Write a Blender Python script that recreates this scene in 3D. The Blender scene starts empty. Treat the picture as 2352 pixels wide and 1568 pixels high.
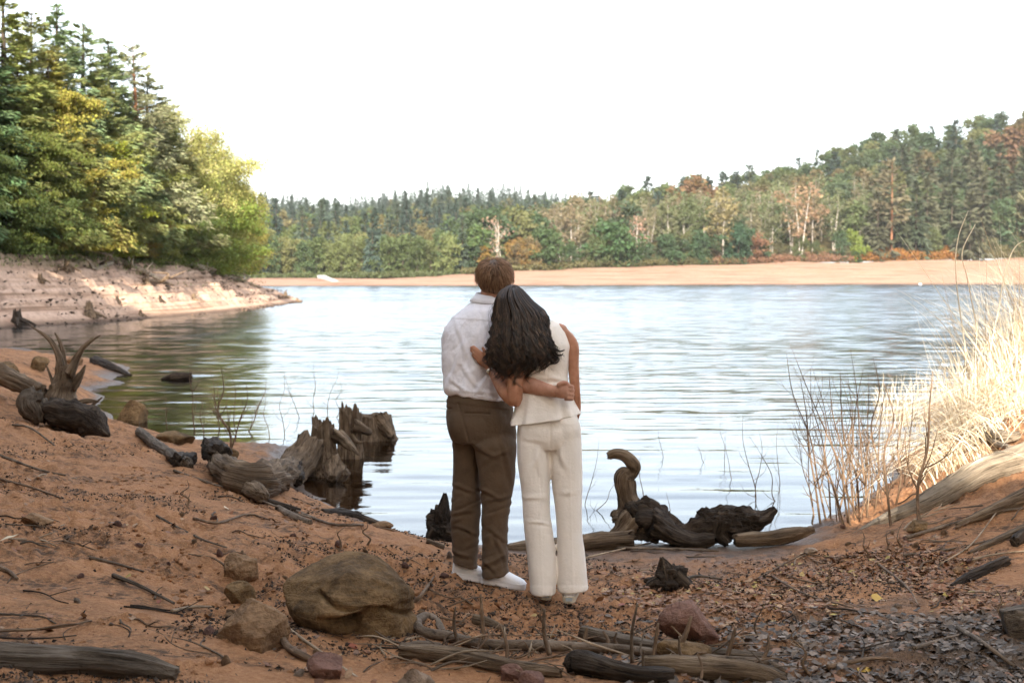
import bpy, bmesh, math, random
import numpy as np
from mathutils import Vector, Matrix

rng = np.random.default_rng(7)
random.seed(7)
SC = bpy.context.scene
COL = SC.collection

# ------------------------------------------------------------------ camera, sky, sun, exposure
CAM_Z = 2.0
FPX = 3267.0                       # focal length in pixels of a 2352 px wide frame (50 mm lens)
CX, CY, HOR = 1176.0, 784.0, 634.0
PITCH = math.atan((CY - HOR) / FPX)
cam_d = bpy.data.cameras.new('camera'); cam = bpy.data.objects.new('camera', cam_d); COL.objects.link(cam)
cam.location = (0, 0, CAM_Z); cam.rotation_euler = (math.pi / 2 - PITCH, 0, 0)
cam_d.sensor_width = 36.0; cam_d.lens = 36.0 * FPX / 2352.0
cam_d.clip_start = 0.05; cam_d.clip_end = 6000
cam_d.dof.use_dof = True; cam_d.dof.focus_distance = 7.8; cam_d.dof.aperture_fstop = 4.5
SC.camera = cam

SUN_EL = math.radians(29); SUN_AZ = math.radians(183)   # compass bearing of the sun: 0 = +Y, clockwise; behind the camera, a bit to the left
SUN_STRENGTH, SKY_STRENGTH, EXPOSURE = 4.6, 0.14, 2.0
to_sun = Vector((math.sin(SUN_AZ) * math.cos(SUN_EL), math.cos(SUN_AZ) * math.cos(SUN_EL), math.sin(SUN_EL)))
W = bpy.data.worlds.new('World'); SC.world = W; W.use_nodes = True
nt = W.node_tree; nt.nodes.clear()
sky = nt.nodes.new('ShaderNodeTexSky'); sky.sky_type = 'NISHITA'; sky.sun_disc = False
sky.sun_elevation = SUN_EL; sky.sun_rotation = SUN_AZ; sky.dust_density = 4.0; sky.air_density = 1.0; sky.ozone_density = 1.0; sky.altitude = 250
# thin bright high cloud veiling the blue, with a little soft structure
tc = nt.nodes.new('ShaderNodeTexCoord'); mp = nt.nodes.new('ShaderNodeMapping'); mp.inputs['Scale'].default_value = (1.0, 1.0, 3.0)
nz = nt.nodes.new('ShaderNodeTexNoise'); nz.inputs['Scale'].default_value = 1.6; nz.inputs['Detail'].default_value = 4
nt.links.new(tc.outputs['Generated'], mp.inputs['Vector']); nt.links.new(mp.outputs['Vector'], nz.inputs['Vector'])
mr = nt.nodes.new('ShaderNodeMapRange'); mr.inputs['From Min'].default_value = 0.35; mr.inputs['From Max'].default_value = 0.65
mr.inputs['To Min'].default_value = 0.34; mr.inputs['To Max'].default_value = 0.58
nt.links.new(nz.outputs['Fac'], mr.inputs['Value'])
mixc = nt.nodes.new('ShaderNodeMix'); mixc.data_type = 'RGBA'
mixc.inputs['B'].default_value = (4.9, 4.95, 5.0, 1)
nt.links.new(mr.outputs['Result'], mixc.inputs['Factor']); nt.links.new(sky.outputs['Color'], mixc.inputs['A'])
bg = nt.nodes.new('ShaderNodeBackground'); bg.inputs['Strength'].default_value = SKY_STRENGTH
nt.links.new(mixc.outputs['Result'], bg.inputs['Color'])
wo = nt.nodes.new('ShaderNodeOutputWorld'); nt.links.new(bg.outputs['Background'], wo.inputs['Surface'])
sun_d = bpy.data.lights.new('sun', 'SUN'); sun_d.energy = SUN_STRENGTH; sun_d.angle = math.radians(0.6); sun_d.color = (1.0, 0.93, 0.82)
sun = bpy.data.objects.new('sun', sun_d); COL.objects.link(sun)
sun.rotation_euler = to_sun.to_track_quat('Z', 'Y').to_euler()
vs = SC.view_settings; vs.view_transform = 'Standard'; vs.look = 'None'; vs.gamma = 1.0; vs.exposure = EXPOSURE; vs.use_curve_mapping = False
SC.cycles.use_denoising = True
SC.cycles.max_bounces = 6; SC.cycles.diffuse_bounces = 3; SC.cycles.glossy_bounces = 3; SC.cycles.transparent_max_bounces = 12
SC.cycles.transmission_bounces = 4; SC.cycles.volume_bounces = 0
SC.cycles.sample_clamp_indirect = 6.0

# ------------------------------------------------------------------ picture <-> place
_cp, _sp = math.cos(PITCH), math.sin(PITCH)
def ray(u, v):
    a = (np.asarray(u, float) - CX) / FPX; b = (CY - np.asarray(v, float)) / FPX
    return np.stack([a, _cp + b * _sp, -_sp + b * _cp], -1)
def P(u, v, Y):
    """point seen at frame position (u, v) that stands Y metres ahead"""
    d = ray(u, v); t = np.asarray(Y, float) / d[..., 1]
    return d * t[..., None] + np.array([0, 0, CAM_Z])
def PZ(u, v, z=0.0):
    d = ray(u, v); t = (z - CAM_Z) / d[..., 2]
    return d * t[..., None] + np.array([0, 0, CAM_Z])
def M_PER_PX(Y): return Y / FPX

# ------------------------------------------------------------------ noise
def _hash(ix, iy, iz):
    n = (ix.astype(np.int64) * 374761393 + iy.astype(np.int64) * 668265263 + iz.astype(np.int64) * 1442695041) & 0xffffffff
    n = ((n ^ (n >> 13)) * 1274126177) & 0xffffffff
    n = ((n ^ (n >> 15)) * 2246822519) & 0xffffffff
    return ((n ^ (n >> 16)) & 0xffff) / 32767.5 - 1.0
def vnoise(p):
    p = np.asarray(p, float); i = np.floor(p).astype(np.int64); f = p - i; f = f * f * f * (f * (f * 6 - 15) + 10)
    x, y, z = i[..., 0], i[..., 1], i[..., 2]; fx, fy, fz = f[..., 0], f[..., 1], f[..., 2]
    r = 0
    for dx in (0, 1):
        wx = fx if dx else 1 - fx
        for dy in (0, 1):
            wy = fy if dy else 1 - fy
            for dz in (0, 1):
                wz = fz if dz else 1 - fz
                r = r + wx * wy * wz * _hash(x + dx, y + dy, z + dz)
    return r
def fbm(p, octaves=4, gain=0.5):
    p = np.asarray(p, float); a, s, r = 1.0, 0.0, 0.0
    for o in range(octaves):
        r = r + a * vnoise(p * (2.03 ** o) + 17.3 * o); s += a; a *= gain
    return r / s
def p3(x, y, z=0.0):
    x, y = np.broadcast_arrays(np.asarray(x, float), np.asarray(y, float))
    return np.stack([x, y, np.broadcast_to(z, x.shape)], -1)

# ------------------------------------------------------------------ mesh helpers
def mk_mesh(name, V, F, mat=None, grain=None, smooth=True, colattr=None):
    """V (n,3); F list of index arrays (n,3)/(n,4)"""
    V = np.asarray(V, np.float32)
    if isinstance(F, np.ndarray): F = [F]
    F = [np.asarray(f, np.int32) for f in F if len(f)]
    me = bpy.data.meshes.new(name)
    me.vertices.add(len(V)); me.vertices.foreach_set('co', V.ravel())
    nl = sum(f.size for f in F); npoly = sum(len(f) for f in F)
    me.loops.add(nl); me.loops.foreach_set('vertex_index', np.concatenate([f.ravel() for f in F]))
    me.polygons.add(npoly)
    tot = np.concatenate([np.full(len(f), f.shape[1], np.int32) for f in F])
    st = np.concatenate([[0], np.cumsum(tot)[:-1]]).astype(np.int32)
    me.polygons.foreach_set('loop_start', st)
    me.polygons.foreach_set('use_smooth', np.full(npoly, smooth, bool))
    if grain is not None:
        at = me.attributes.new('grain', 'FLOAT_VECTOR', 'POINT'); at.data.foreach_set('vector', np.asarray(grain, np.float32).ravel())
    if colattr is not None:
        at = me.attributes.new('tone', 'FLOAT', 'POINT'); at.data.foreach_set('value', np.asarray(colattr, np.float32).ravel())
    if mat is not None: me.materials.append(mat)
    me.update(calc_edges=True); me.validate()
    return me
def obj(name, data, parent=None, loc=None, rot=None, scale=None):
    o = bpy.data.objects.new(name, data); COL.objects.link(o)
    if parent is not None: o.parent = parent
    if loc is not None: o.location = loc
    if rot is not None: o.rotation_euler = rot
    if scale is not None: o.scale = scale if hasattr(scale, '__len__') else (scale,) * 3
    return o
def tag(o, label, cat, group=None, kind=None):
    if label: o['label'] = label
    if cat: o['category'] = cat
    if group: o['group'] = group
    if kind: o['kind'] = kind
    return o
def empty(name, loc=(0, 0, 0), rz=0.0):
    o = bpy.data.objects.new(name, None); COL.objects.link(o); o.location = loc; o.rotation_euler = (0, 0, rz); o.empty_display_size = 0.1
    return o
def structure(o, label=None, cat=None):
    o['kind'] = 'structure'
    return tag(o, label, cat)
def stuff(o, label, cat):
    o['kind'] = 'stuff'
    return tag(o, label, cat)

class Geo:
    """collects vertices, faces and grain coordinates of ONE mesh"""
    def __init__(s): s.V, s.F3, s.F4, s.G, s.n = [], [], [], [], 0
    def add(s, V, F, G=None):
        V = np.asarray(V, float); F = np.asarray(F, np.int64)
        if len(V) == 0: return s
        s.V.append(V); (s.F3 if F.shape[1] == 3 else s.F4).append(F + s.n)
        s.G.append(V if G is None else np.asarray(G, float)); s.n += len(V)
        return s
    def addm(s, V, F3, F4, G=None):
        V = np.asarray(V, float); s.V.append(V)
        if len(F3): s.F3.append(np.asarray(F3, np.int64) + s.n)
        if len(F4): s.F4.append(np.asarray(F4, np.int64) + s.n)
        s.G.append(V if G is None else np.asarray(G, float)); s.n += len(V)
        return s
    def arrays(s):
        V = np.concatenate(s.V); F = []
        if s.F3: F.append(np.concatenate(s.F3))
        if s.F4: F.append(np.concatenate(s.F4))
        return V, F, np.concatenate(s.G)
    def mesh(s, name, mat=None, smooth=True, origin=None):
        V, F, G = s.arrays()
        if origin is not None: V = V - np.asarray(origin)
        return mk_mesh(name, V, F, mat, G, smooth)

def spline(pts, n):
    """Catmull-Rom through pts (k,d) resampled to n points"""
    p = np.asarray(pts, float)
    if len(p) == 2: return p[0] + (p[1] - p[0]) * np.linspace(0, 1, n)[:, None]
    q = np.vstack([2 * p[0] - p[1], p, 2 * p[-1] - p[-2]])
    d = np.concatenate([[0], np.cumsum(np.linalg.norm(np.diff(p[:, :3], axis=0), axis=1) + 1e-9)]); d /= d[-1]
    t = np.linspace(0, 1, n); k = np.clip(np.searchsorted(d, t, side='right') - 1, 0, len(p) - 2)
    f = ((t - d[k]) / (d[k + 1] - d[k]))[:, None]
    a, b, c, e = q[k], q[k + 1], q[k + 2], q[k + 3]
    return 0.5 * (2 * b + (c - a) * f + (2 * a - 5 * b + 4 * c - e) * f ** 2 + (3 * b - a - 3 * c + e) * f ** 3)
def frames(path):
    T = np.gradient(path, axis=0); T /= np.linalg.norm(T, axis=1)[:, None] + 1e-12
    up = np.array([0, 0, 1.0]) if abs(T[0, 2]) < 0.9 else np.array([0, 1.0, 0])
    N = np.zeros_like(T); n = up - T[0] * (up @ T[0]); n /= np.linalg.norm(n)
    for i in range(len(T)):
        n = n - T[i] * (n @ T[i]); n /= np.linalg.norm(n) + 1e-12; N[i] = n
    return T, N, np.cross(T, N)
def tube(path, rad, sides=8, n=None, rough=0.0, rfreq=(6, 3), seed=0, flat=None, ref=None, flute=0.0, nflute=5, tip=False, ridge=0.0, jag=0.0):
    """tapered tube; rad scalars per control point, flat = (wide, thin) factors with ref the wide axis"""
    path = np.asarray(path, float); rad = np.broadcast_to(np.asarray(rad, float), (len(path),))
    if n is not None:
        k = spline(np.column_stack([path, rad]), n); path, rad = k[:, :3], np.maximum(k[:, 3], 1e-4)
    m = len(path); T, N, B = frames(path)
    if ref is not None:
        r = np.asarray(ref, float); N = r - T * (T @ r)[:, None]; N /= np.linalg.norm(N, axis=1)[:, None] + 1e-9; B = np.cross(T, N)
    fw, ft = flat if flat is not None else (1, 1)
    th = np.arange(sides) / sides * 2 * np.pi
    c, s_ = np.cos(th), np.sin(th)
    L = np.concatenate([[0], np.cumsum(np.linalg.norm(np.diff(path, axis=0), axis=1))])
    R = np.repeat(rad[:, None], sides, 1)
    gx = np.repeat(L[:, None], sides, 1); G = np.stack([gx, R * c, R * s_], -1)
    if rough:
        q = np.stack([gx * rfreq[0] + seed * 7.7, c[None] * rfreq[1] * (R * 0 + 1) * .5, s_[None] * rfreq[1] * (R * 0 + 1) * .5], -1)
        R = R * (1 + rough * fbm(q, 3))
    if ridge:
        q = np.stack([gx * 2.2 + seed * 3.1, c[None] * 4.2 + R * 0, s_[None] * 4.2 + R * 0], -1); e_ = fbm(q, 3); R = R * (1 + ridge * (1 - 3.0 * np.abs(e_)) + ridge * .5 * fbm(q * np.array([3, 2.4, 2.4]), 2))
    if flute: R = R * (1 + flute * np.sin(th[None] * nflute + seed + 1.5 * np.sin(gx * 2.0 + seed)))
    V = path[:, None] + N[:, None] * (R * c * fw)[..., None] + B[:, None] * (R * s_ * ft)[..., None]
    if jag:
        w = fbm(np.stack([c * 2.5 + seed, s_ * 2.5, c * 0], -1), 3); V[0] -= T[0] * (w * rad[0] * jag)[:, None]; V[-1] += T[-1] * (w * rad[-1] * jag)[:, None]
    i = np.arange(m - 1)[:, None] * sides; j = np.arange(sides)[None]; j2 = (j + 1) % sides
    F4 = np.stack([i + j, i + j2, i + sides + j2, i + sides + j], -1).reshape(-1, 4)
    V = V.reshape(-1, 3); G = G.reshape(-1, 3); b = len(V)
    V = np.vstack([V, path[0], path[-1]]); G = np.vstack([G, [0, 0, 0], [L[-1], 0, 0]])
    jj = np.arange(sides); k2 = (jj + 1) % sides; e = (m - 1) * sides
    F3 = np.vstack([np.stack([np.full(sides, b), k2, jj], -1), np.stack([np.full(sides, b + 1), e + jj, e + k2], -1)])
    return V, F3, F4, G
def join_tubes(specs):
    g = Geo()
    for sp in specs: g.addm(*tube(**sp))
    return g
def kites(C, D, L, Wd, fold=0.15, r=rng):
    """leaf-like quads: C bases, D unit directions, L lengths, Wd widths"""
    n = len(C); D = D / (np.linalg.norm(D, axis=1)[:, None] + 1e-9)
    q = r.normal(size=(n, 3)); S = np.cross(D, q); S /= np.linalg.norm(S, axis=1)[:, None] + 1e-9
    U = np.cross(S, D); L = np.broadcast_to(L, (n,))[:, None]; Wd = np.broadcast_to(Wd, (n,))[:, None]
    a = C; t = C + D * L - U * L * fold; m = C + D * L * 0.45
    V = np.stack([a, m + S * Wd * .5 + U * L * fold * .3, t, m - S * Wd * .5 + U * L * fold * .3], 1).reshape(-1, 3)
    F = np.arange(4 * n).reshape(-1, 4)
    return V, F

# ------------------------------------------------------------------ material helpers
class NT:
    def __init__(s, name):
        s.m = bpy.data.materials.new(name); s.m.use_nodes = True; s.t = s.m.node_tree; s.t.nodes.clear()
        s.out = s.t.nodes.new('ShaderNodeOutputMaterial')
    def n(s, typ, **kw):
        nd = s.t.nodes.new('ShaderNode' + typ)
        for k, v in kw.items():
            if hasattr(nd, k) and k not in ('Scale',): setattr(nd, k, v)
        return nd
    def l(s, a, b): s.t.links.new(a, b)
    def noise(s, vec, scale, detail=4, rough=0.55, dist=0.0):
        nd = s.n('TexNoise'); nd.inputs['Scale'].default_value = scale; nd.inputs['Detail'].default_value = detail
        nd.inputs['Roughness'].default_value = rough; nd.inputs['Distortion'].default_value = dist
        if vec is not None: s.l(vec, nd.inputs['Vector'])
        return nd.outputs['Fac']
    def mapping(s, vec, scale=(1, 1, 1), rot=(0, 0, 0)):
        nd = s.n('Mapping'); nd.inputs['Scale'].default_value = scale; nd.inputs['Rotation'].default_value = rot; s.l(vec, nd.inputs['Vector'])
        return nd.outputs['Vector']
    def ramp(s, fac, stops):
        nd = s.n('ValToRGB'); e = nd.color_ramp.elements
        while len(e) < len(stops): e.new(0.5)
        for k, (p, c) in zip(e, stops): k.position = p; k.color = (*c, 1) if len(c) == 3 else c
        s.l(fac, nd.inputs['Fac']); return nd.outputs['Color']
    def mr(s, v, a, b, c=0.0, d=1.0, smooth=False):
        nd = s.n('MapRange'); nd.inputs['From Min'].default_value = a; nd.inputs['From Max'].default_value = b
        nd.inputs['To Min'].default_value = c; nd.inputs['To Max'].default_value = d
        if smooth: nd.interpolation_type = 'SMOOTHSTEP'
        s.l(v, nd.inputs['Value']); return nd.outputs['Result']
    def math(s, op, a, b=None):
        nd = s.n('Math'); nd.operation = op
        for i, x in enumerate((a, b)):
            if x is None: continue
            if isinstance(x, (int, float)): nd.inputs[i].default_value = x
            else: s.l(x, nd.inputs[i])
        return nd.outputs[0]
    def mix(s, f, a, b, mode='MIX'):
        nd = s.n('Mix'); nd.data_type = 'RGBA'; nd.blend_type = mode
        for k, x in (('Factor', f), ('A', a), ('B', b)):
            if isinstance(x, (int, float)): nd.inputs[k].default_value = x if k == 'Factor' else (x, x, x, 1)
            elif isinstance(x, tuple): nd.inputs[k].default_value = (*x, 1) if len(x) == 3 else x
            else: s.l(x, nd.inputs[k])
        return nd.outputs['Result']
    def bump(s, h, strength=0.5, dist=0.01, normal=None):
        nd = s.n('Bump'); nd.inputs['Strength'].default_value = strength; nd.inputs['Distance'].default_value = dist; s.l(h, nd.inputs['Height'])
        if normal is not None: s.l(normal, nd.inputs['Normal'])
        return nd.outputs['Normal']
    def principled(s, color, rough=0.8, normal=None, spec=0.3, **kw):
        b = s.n('BsdfPrincipled')
        if isinstance(color, tuple): b.inputs['Base Color'].default_value = (*color, 1) if len(color) == 3 else color
        else: s.l(color, b.inputs['Base Color'])
        if isinstance(rough, (int, float)): b.inputs['Roughness'].default_value = rough
        else: s.l(rough, b.inputs['Roughness'])
        b.inputs['Specular IOR Level'].default_value = spec
        if normal is not None: s.l(normal, b.inputs['Normal'])
        for k, v in kw.items(): b.inputs[k.replace('_', ' ')].default_value = v
        return b
    def done(s, shader): s.l(shader, s.out.inputs['Surface']); return s.m
    def geo(s): return s.n('NewGeometry')
    def pos(s): return s.n('NewGeometry').outputs['Position']
    def attr(s, name, typ='GEOMETRY'):
        nd = s.n('Attribute'); nd.attribute_name = name; nd.attribute_type = typ; return nd
# ------------------------------------------------------------------ surfaces of the setting
def mat_sand():
    t = NT('orange_sand'); pos = t.pos(); sep = t.n('SeparateXYZ'); t.l(pos, sep.inputs[0])
    big = t.noise(pos, 0.7, 3); mid = t.noise(pos, 4.0, 5, .6); fine = t.noise(pos, 45, 4, .65); grit = t.noise(pos, 260, 2)
    base = t.ramp(mid, [(0.28, (0.20, 0.098, 0.052)), (0.5, (0.42, 0.205, 0.100)), (0.75, (0.50, 0.262, 0.138))])
    base = t.mix(t.mr(big, .35, .65), base, (0.37, 0.18, 0.092), 'MIX')
    base = t.mix(0.55, base, t.ramp(mid, [(0.3, (0.24, 0.118, 0.064)), (0.7, (0.48, 0.245, 0.128))]))
    base = t.mix(t.mr(fine, .40, .72), base, (0.52, 0.29, 0.16))
    base = t.mix(t.mr(grit, .62, .75, 0, .5), base, (0.10, 0.06, 0.04))
    # crumbs of dark humus lying in drifts
    hum = t.math('MULTIPLY', t.mr(t.noise(t.mapping(pos, (1.2, 2.4, 1), (0, 0, .5)), 1.5, 4, .6), .44, .60), t.mr(t.noise(pos, 16, 6, .75), .44, .58))
    base = t.mix(t.math('MULTIPLY', hum, .85), base, (0.045, 0.032, 0.024))
    # mud that the water left on the flat of the cove (right of the people)
    litter = t.math('MULTIPLY', t.mr(sep.outputs['X'], 0.4, 2.0), t.mr(t.math('ADD', sep.outputs['Y'], t.math('MULTIPLY', t.math('SUBTRACT', mid, .5), 3.0)), 7.9, 6.7))
    base = t.mix(t.math('MULTIPLY', litter, .9), base, t.mix(fine, (0.05, 0.042, 0.036), (0.14, 0.11, 0.09)))
    # wet rim along the water, mud below painted darker for light lost with depth
    zz = t.math('ADD', sep.outputs['Z'], t.math('MULTIPLY', t.math('SUBTRACT', mid, .5), .10))
    wet = t.mr(zz, .11, .03)
    base = t.mix(wet, base, t.mix(fine, (0.075, 0.055, 0.045), (0.19, 0.13, 0.10)))
    base = t.mix(t.mr(zz, -.02, -.30), base, (0.028, 0.021, 0.014))
    h = t.math('ADD', t.math('MULTIPLY', fine, .6), t.math('MULTIPLY', grit, .25))
    nrm = t.bump(h, 1.0, .045, t.bump(mid, .7, .09))
    rough = t.mr(wet, 0, 1, .92, .42)
    base = t.mix(1.0, base, (1.0, .93, .80), 'MULTIPLY')
    return t.done(t.principled(base, rough, nrm, .25).outputs[0])
def mat_beach(pale=1.0, name='bleached_beach_sand', green=1.0, tint=(1, 1, 1)):
    t = NT(name); pos = t.pos(); sep = t.n('SeparateXYZ'); t.l(pos, sep.inputs[0])
    st = t.noise(t.mapping(pos, (.06, .06, 5.0)), 1.0, 5, .6, .4); f = t.noise(pos, 1.3, 5, .65); f2 = t.noise(pos, .22, 4, .6)
    c = t.ramp(st, [(0.36, (0.20 * pale, 0.118 * pale, 0.076 * pale)), (0.47, (0.40 * pale, 0.27 * pale, 0.19 * pale)), (0.7, (0.50 * pale, 0.35 * pale, 0.265 * pale))])
    c = t.mix(t.mr(f, .48, .66, 0, .75), c, (0.17, 0.11, 0.075)); c = t.mix(t.mr(t.noise(pos, 5.0, 5, .7), .5, .7, 0, .6), c, (0.12, 0.08, 0.055))
    c = t.mix(t.mr(f2, .5, .7, 0, .5), c, (0.44 * pale, 0.27 * pale, 0.19 * pale))
    zz = t.math('ADD', sep.outputs['Z'], t.math('MULTIPLY', t.math('SUBTRACT', f, .5), .3))
    gr = t.math('MULTIPLY', t.mr(zz, 2.3, 3.0), t.mr(t.noise(pos, .35, 5, .7), .46, .60))
    c = t.mix(t.math('MULTIPLY', gr, green), c, (0.075, 0.10, 0.03))
    c = t.mix(t.mr(zz, .25, .05), c, (0.10, 0.065, 0.045))
    c = t.mix(1.0, c, tint, 'MULTIPLY')
    return t.done(t.principled(c, .95, t.bump(f, .7, .15), .15).outputs[0])
def mat_forest_floor():
    t = NT('forest_floor'); pos = t.pos(); a = t.noise(pos, .25, 5, .65)
    c = t.ramp(a, [(0.3, (0.03, 0.03, 0.012)), (0.55, (0.07, 0.055, 0.02)), (0.75, (0.12, 0.075, 0.035))])
    return t.done(t.principled(c, 1.0, t.bump(a, .8, .4), .1).outputs[0])
def mat_water():
    t = NT('lake_water'); pos = t.pos(); cd = t.n('SeparateXYZ'); t.l(pos, cd.inputs[0]); dist = cd.outputs['Y']
    # long lazy ripples near the shore, short chop further out
    w2 = t.noise(t.mapping(pos, (2.2, 8.0, 1), (0, 0, .12)), 1.0, 3, .5, .2)
    w3 = t.noise(t.mapping(pos, (.9, 2.6, 1), (0, 0, -.1)), 1.0, 3, .5, .2)
    h = t.math('ADD', t.math('MULTIPLY', w2, t.mr(dist, 12, 40, .0015, .005)), t.math('MULTIPLY', w3, t.mr(dist, 40, 160, 0.0, .05)))
    nd = t.n('Bump'); nd.inputs['Strength'].default_value = 1.0; nd.inputs['Distance'].default_value = 1.0; t.l(h, nd.inputs['Height'])
    fr = t.n('Fresnel'); fr.inputs['IOR'].default_value = 1.33; t.l(nd.outputs[0], fr.inputs['Normal'])
    gl = t.n('BsdfGlossy'); t.l(t.mr(dist, 13, 60, .02, .13), gl.inputs['Roughness']); t.l(nd.outputs[0], gl.inputs['Normal']); gl.inputs['Color'].default_value = (.85, .875, .90, 1)
    tr = t.n('BsdfTransparent'); t.l(t.mix(t.mr(dist, 16, 60), (.56, .42, .26), (.55, .66, .70)), tr.inputs['Color'])
    mx = t.n('MixShader'); t.l(fr.outputs[0], mx.inputs[0]); t.l(tr.outputs[0], mx.inputs[1]); t.l(gl.outputs[0], mx.inputs[2])
    return t.done(mx.outputs[0])
M_SAND, M_FLOOR, M_WATER = mat_sand(), mat_forest_floor(), mat_water()
M_BEACH = mat_beach(1.0); M_FARBEACH = mat_beach(.52, 'far_beach_sand', .15, (1.0, .92, .90))

# ------------------------------------------------------------------ near shore: heights from points on the ground
SHORE = [(-250, 812), (-60, 800), (60, 800), (200, 822), (290, 858), (255, 872), (205, 895), (215, 930), (262, 972), (330, 990), (450, 1012), (560, 1020), (640, 1026), (680, 1075), (700, 1118), (770, 1172),
         (870, 1217), (1000, 1246), (1170, 1258), (1340, 1258), (1500, 1250), (1720, 1238), (1860, 1208), (1960, 1168), (2050, 1105), (2105, 1040), (2150, 975), (2215, 915), (2330, 858), (2500, 820)]
LAND = [(0, 1568, 5.0), (500, 1568, 5.2), (1000, 1568, 5.45), (1500, 1568, 5.6), (2000, 1568, 5.65), (2352, 1568, 5.6),
        (0, 1430, 5.9), (0, 1300, 7.0), (0, 1150, 8.9), (0, 1040, 11.0), (0, 960, 13.0), (0, 900, 15.5), (0, 850, 19.0), (0, 815, 27), (90, 990, 13.3), (150, 940, 16.5), (240, 870, 26.5), (100, 850, 22),
        (300, 1100, 10.4), (300, 1300, 7.3), (300, 1450, 5.9), (600, 1200, 9.0), (600, 1330, 7.4), (600, 1450, 6.05), (900, 1300, 8.1), (900, 1400, 6.8), (900, 1480, 6.05), (1000, 1300, 8.2),
        (500, 1060, 13.2), (620, 1040, 15.6), (380, 1015, 15.5), (450, 1040, 14.2), (330, 1000, 15.6), (200, 1010, 13.6), (650, 1120, 11.6), (800, 1210, 9.6),
        (1070, 1331, 8.0), (1150, 1352, 7.75), (1255, 1380, 7.5), (1305, 1388, 7.45), (1200, 1450, 6.6), (1250, 1290, 9.2),
        (1400, 1300, 9.35), (1700, 1300, 9.3), (2000, 1300, 8.95), (1500, 1400, 7.55), (1800, 1400, 7.5), (2000, 1400, 7.45), (1500, 1490, 6.35), (2000, 1490, 6.3), (1800, 1270, 9.85),
        (2352, 1470, 6.5), (2352, 1380, 7.4), (2352, 1300, 8.2), (2352, 1200, 9.2), (2352, 1100, 10.5), (2352, 1000, 12.0), (2352, 920, 13.6), (2200, 1200, 9.5), (2200, 1100, 11.2), (2100, 1170, 10.8), (2200, 1000, 13.6), (2290, 930, 15.0)]
DEEP = [(0.2, 13, -.28), (0.5, 16, -.55), (0, 22, -.9), (-1.2, 14, -.16), (-1.4, 18, -.35), (-3, 22, -.35), (-3.5, 30, -.6), (2, 12.5, -.2), (3, 15, -.35), (4, 20, -.6), (5, 26, -.8), (-2.6, 25, -.45),
        (0, 32, -1.5), (-9, 40, -1.2), (-4, 45, -1.9), (4, 45, -2.0), (12, 45, -1.8), (9.5, 32, -1.0), (-20, 44, -1.0)]
SIDE = [(-7, 9, 1.0), (-8, 14, 1.1), (-9, 20, 1.0), (-12, 27, .75), (-14, 15, 2.0), (-13, 6, 2.0), (-6, 4, 1.0), (-3, 3, .75), (0, 2.5, .72), (3, 3, .65), (6, 5, 1.0), (6.5, 9, 1.0), (7, 13, 1.25), (7.5, 18, 1.3), (10, 14, 2.0), (11, 21, 1.6),
        (12, 7, 2.2), (10, 0, 2.0), (0, -4, 1.2), (-10, -4, 2.6), (14, 26, .6), (-20, 25, 2.0), (-20, 35, .5), (20, 20, 3), (20, 30, .6), (6.3, 25, -.35), (5.2, 21, -.25), (-5, 14, .62)]
cps = [PZ(u, v, 0.0) for u, v in SHORE] + [P(u, v, Y) for u, v, Y in LAND] + [np.array(p) for p in DEEP + SIDE]
CP = np.array(cps, float)
def _warp(xy):
    r = np.stack([xy[..., 0], xy[..., 1]], -1); return r
def _tps_fit(c, lam=0.004):
    n = len(c); d = np.linalg.norm(c[:, None, :2] - c[None, :, :2], axis=2); K = np.where(d > 0, d * d * np.log(d + 1e-12), 0) + lam * np.eye(n)
    Pm = np.column_stack([np.ones(n), c[:, :2]]); A = np.zeros((n + 3, n + 3)); A[:n, :n] = K; A[:n, n:] = Pm; A[n:, :n] = Pm.T
    return np.linalg.solve(A, np.concatenate([c[:, 2], np.zeros(3)]))
_wt = _tps_fit(CP)
def h_base(x, y):
    x, y = np.broadcast_arrays(np.asarray(x, float), np.asarray(y, float)); sh = x.shape; x = x.ravel(); y = y.ravel(); out = np.empty(len(x))
    for k in range(0, len(x), 20000):
        a, b = x[k:k + 20000], y[k:k + 20000]
        r2 = (a[:, None] - CP[None, :, 0]) ** 2 + (b[:, None] - CP[None, :, 1]) ** 2
        out[k:k + 20000] = (0.5 * r2 * np.log(r2 + 1e-12)) @ _wt[:-3] + _wt[-3] + _wt[-2] * a + _wt[-1] * b
    return out.reshape(sh)
FOOT = [(-.62, 4.75, .5), (-.42, 5.2, .35), (-.5, 5.75, .4), (-.22, 6.15, .3), (-.3, 6.7, .35), (-.12, 7.1, .2), (-.38, 7.35, .5), (.22, 6.95, -.1), (.30, 6.45, 0), (.52, 6.75, -.2), (-1.25, 5.4, .9), (-1.0, 5.9, .8), (-1.35, 6.5, .7), (-1.1, 7.0, .7), (.62, 7.3, -.4), (.05, 7.55, 1.2), (-.75, 7.9, 1.0), (-1.7, 6.1, 1.0), (-1.9, 7.2, .8)]
def footprints(x, y):
    o = np.zeros(np.shape(x))
    for fx, fy, a in FOOT:
        c, s_ = math.cos(a), math.sin(a); u_ = ((x - fx) * s_ + (y - fy) * c) / .145; v_ = ((x - fx) * c - (y - fy) * s_) / (.052 + .012 * np.clip(u_, -1, 1)); d = np.sqrt(u_ * u_ + v_ * v_)
        o = o - .026 * np.clip(1.15 - d ** 2, 0, 1) + .012 * np.exp(-((d - 1.25) / .25) ** 2)
    return o
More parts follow.
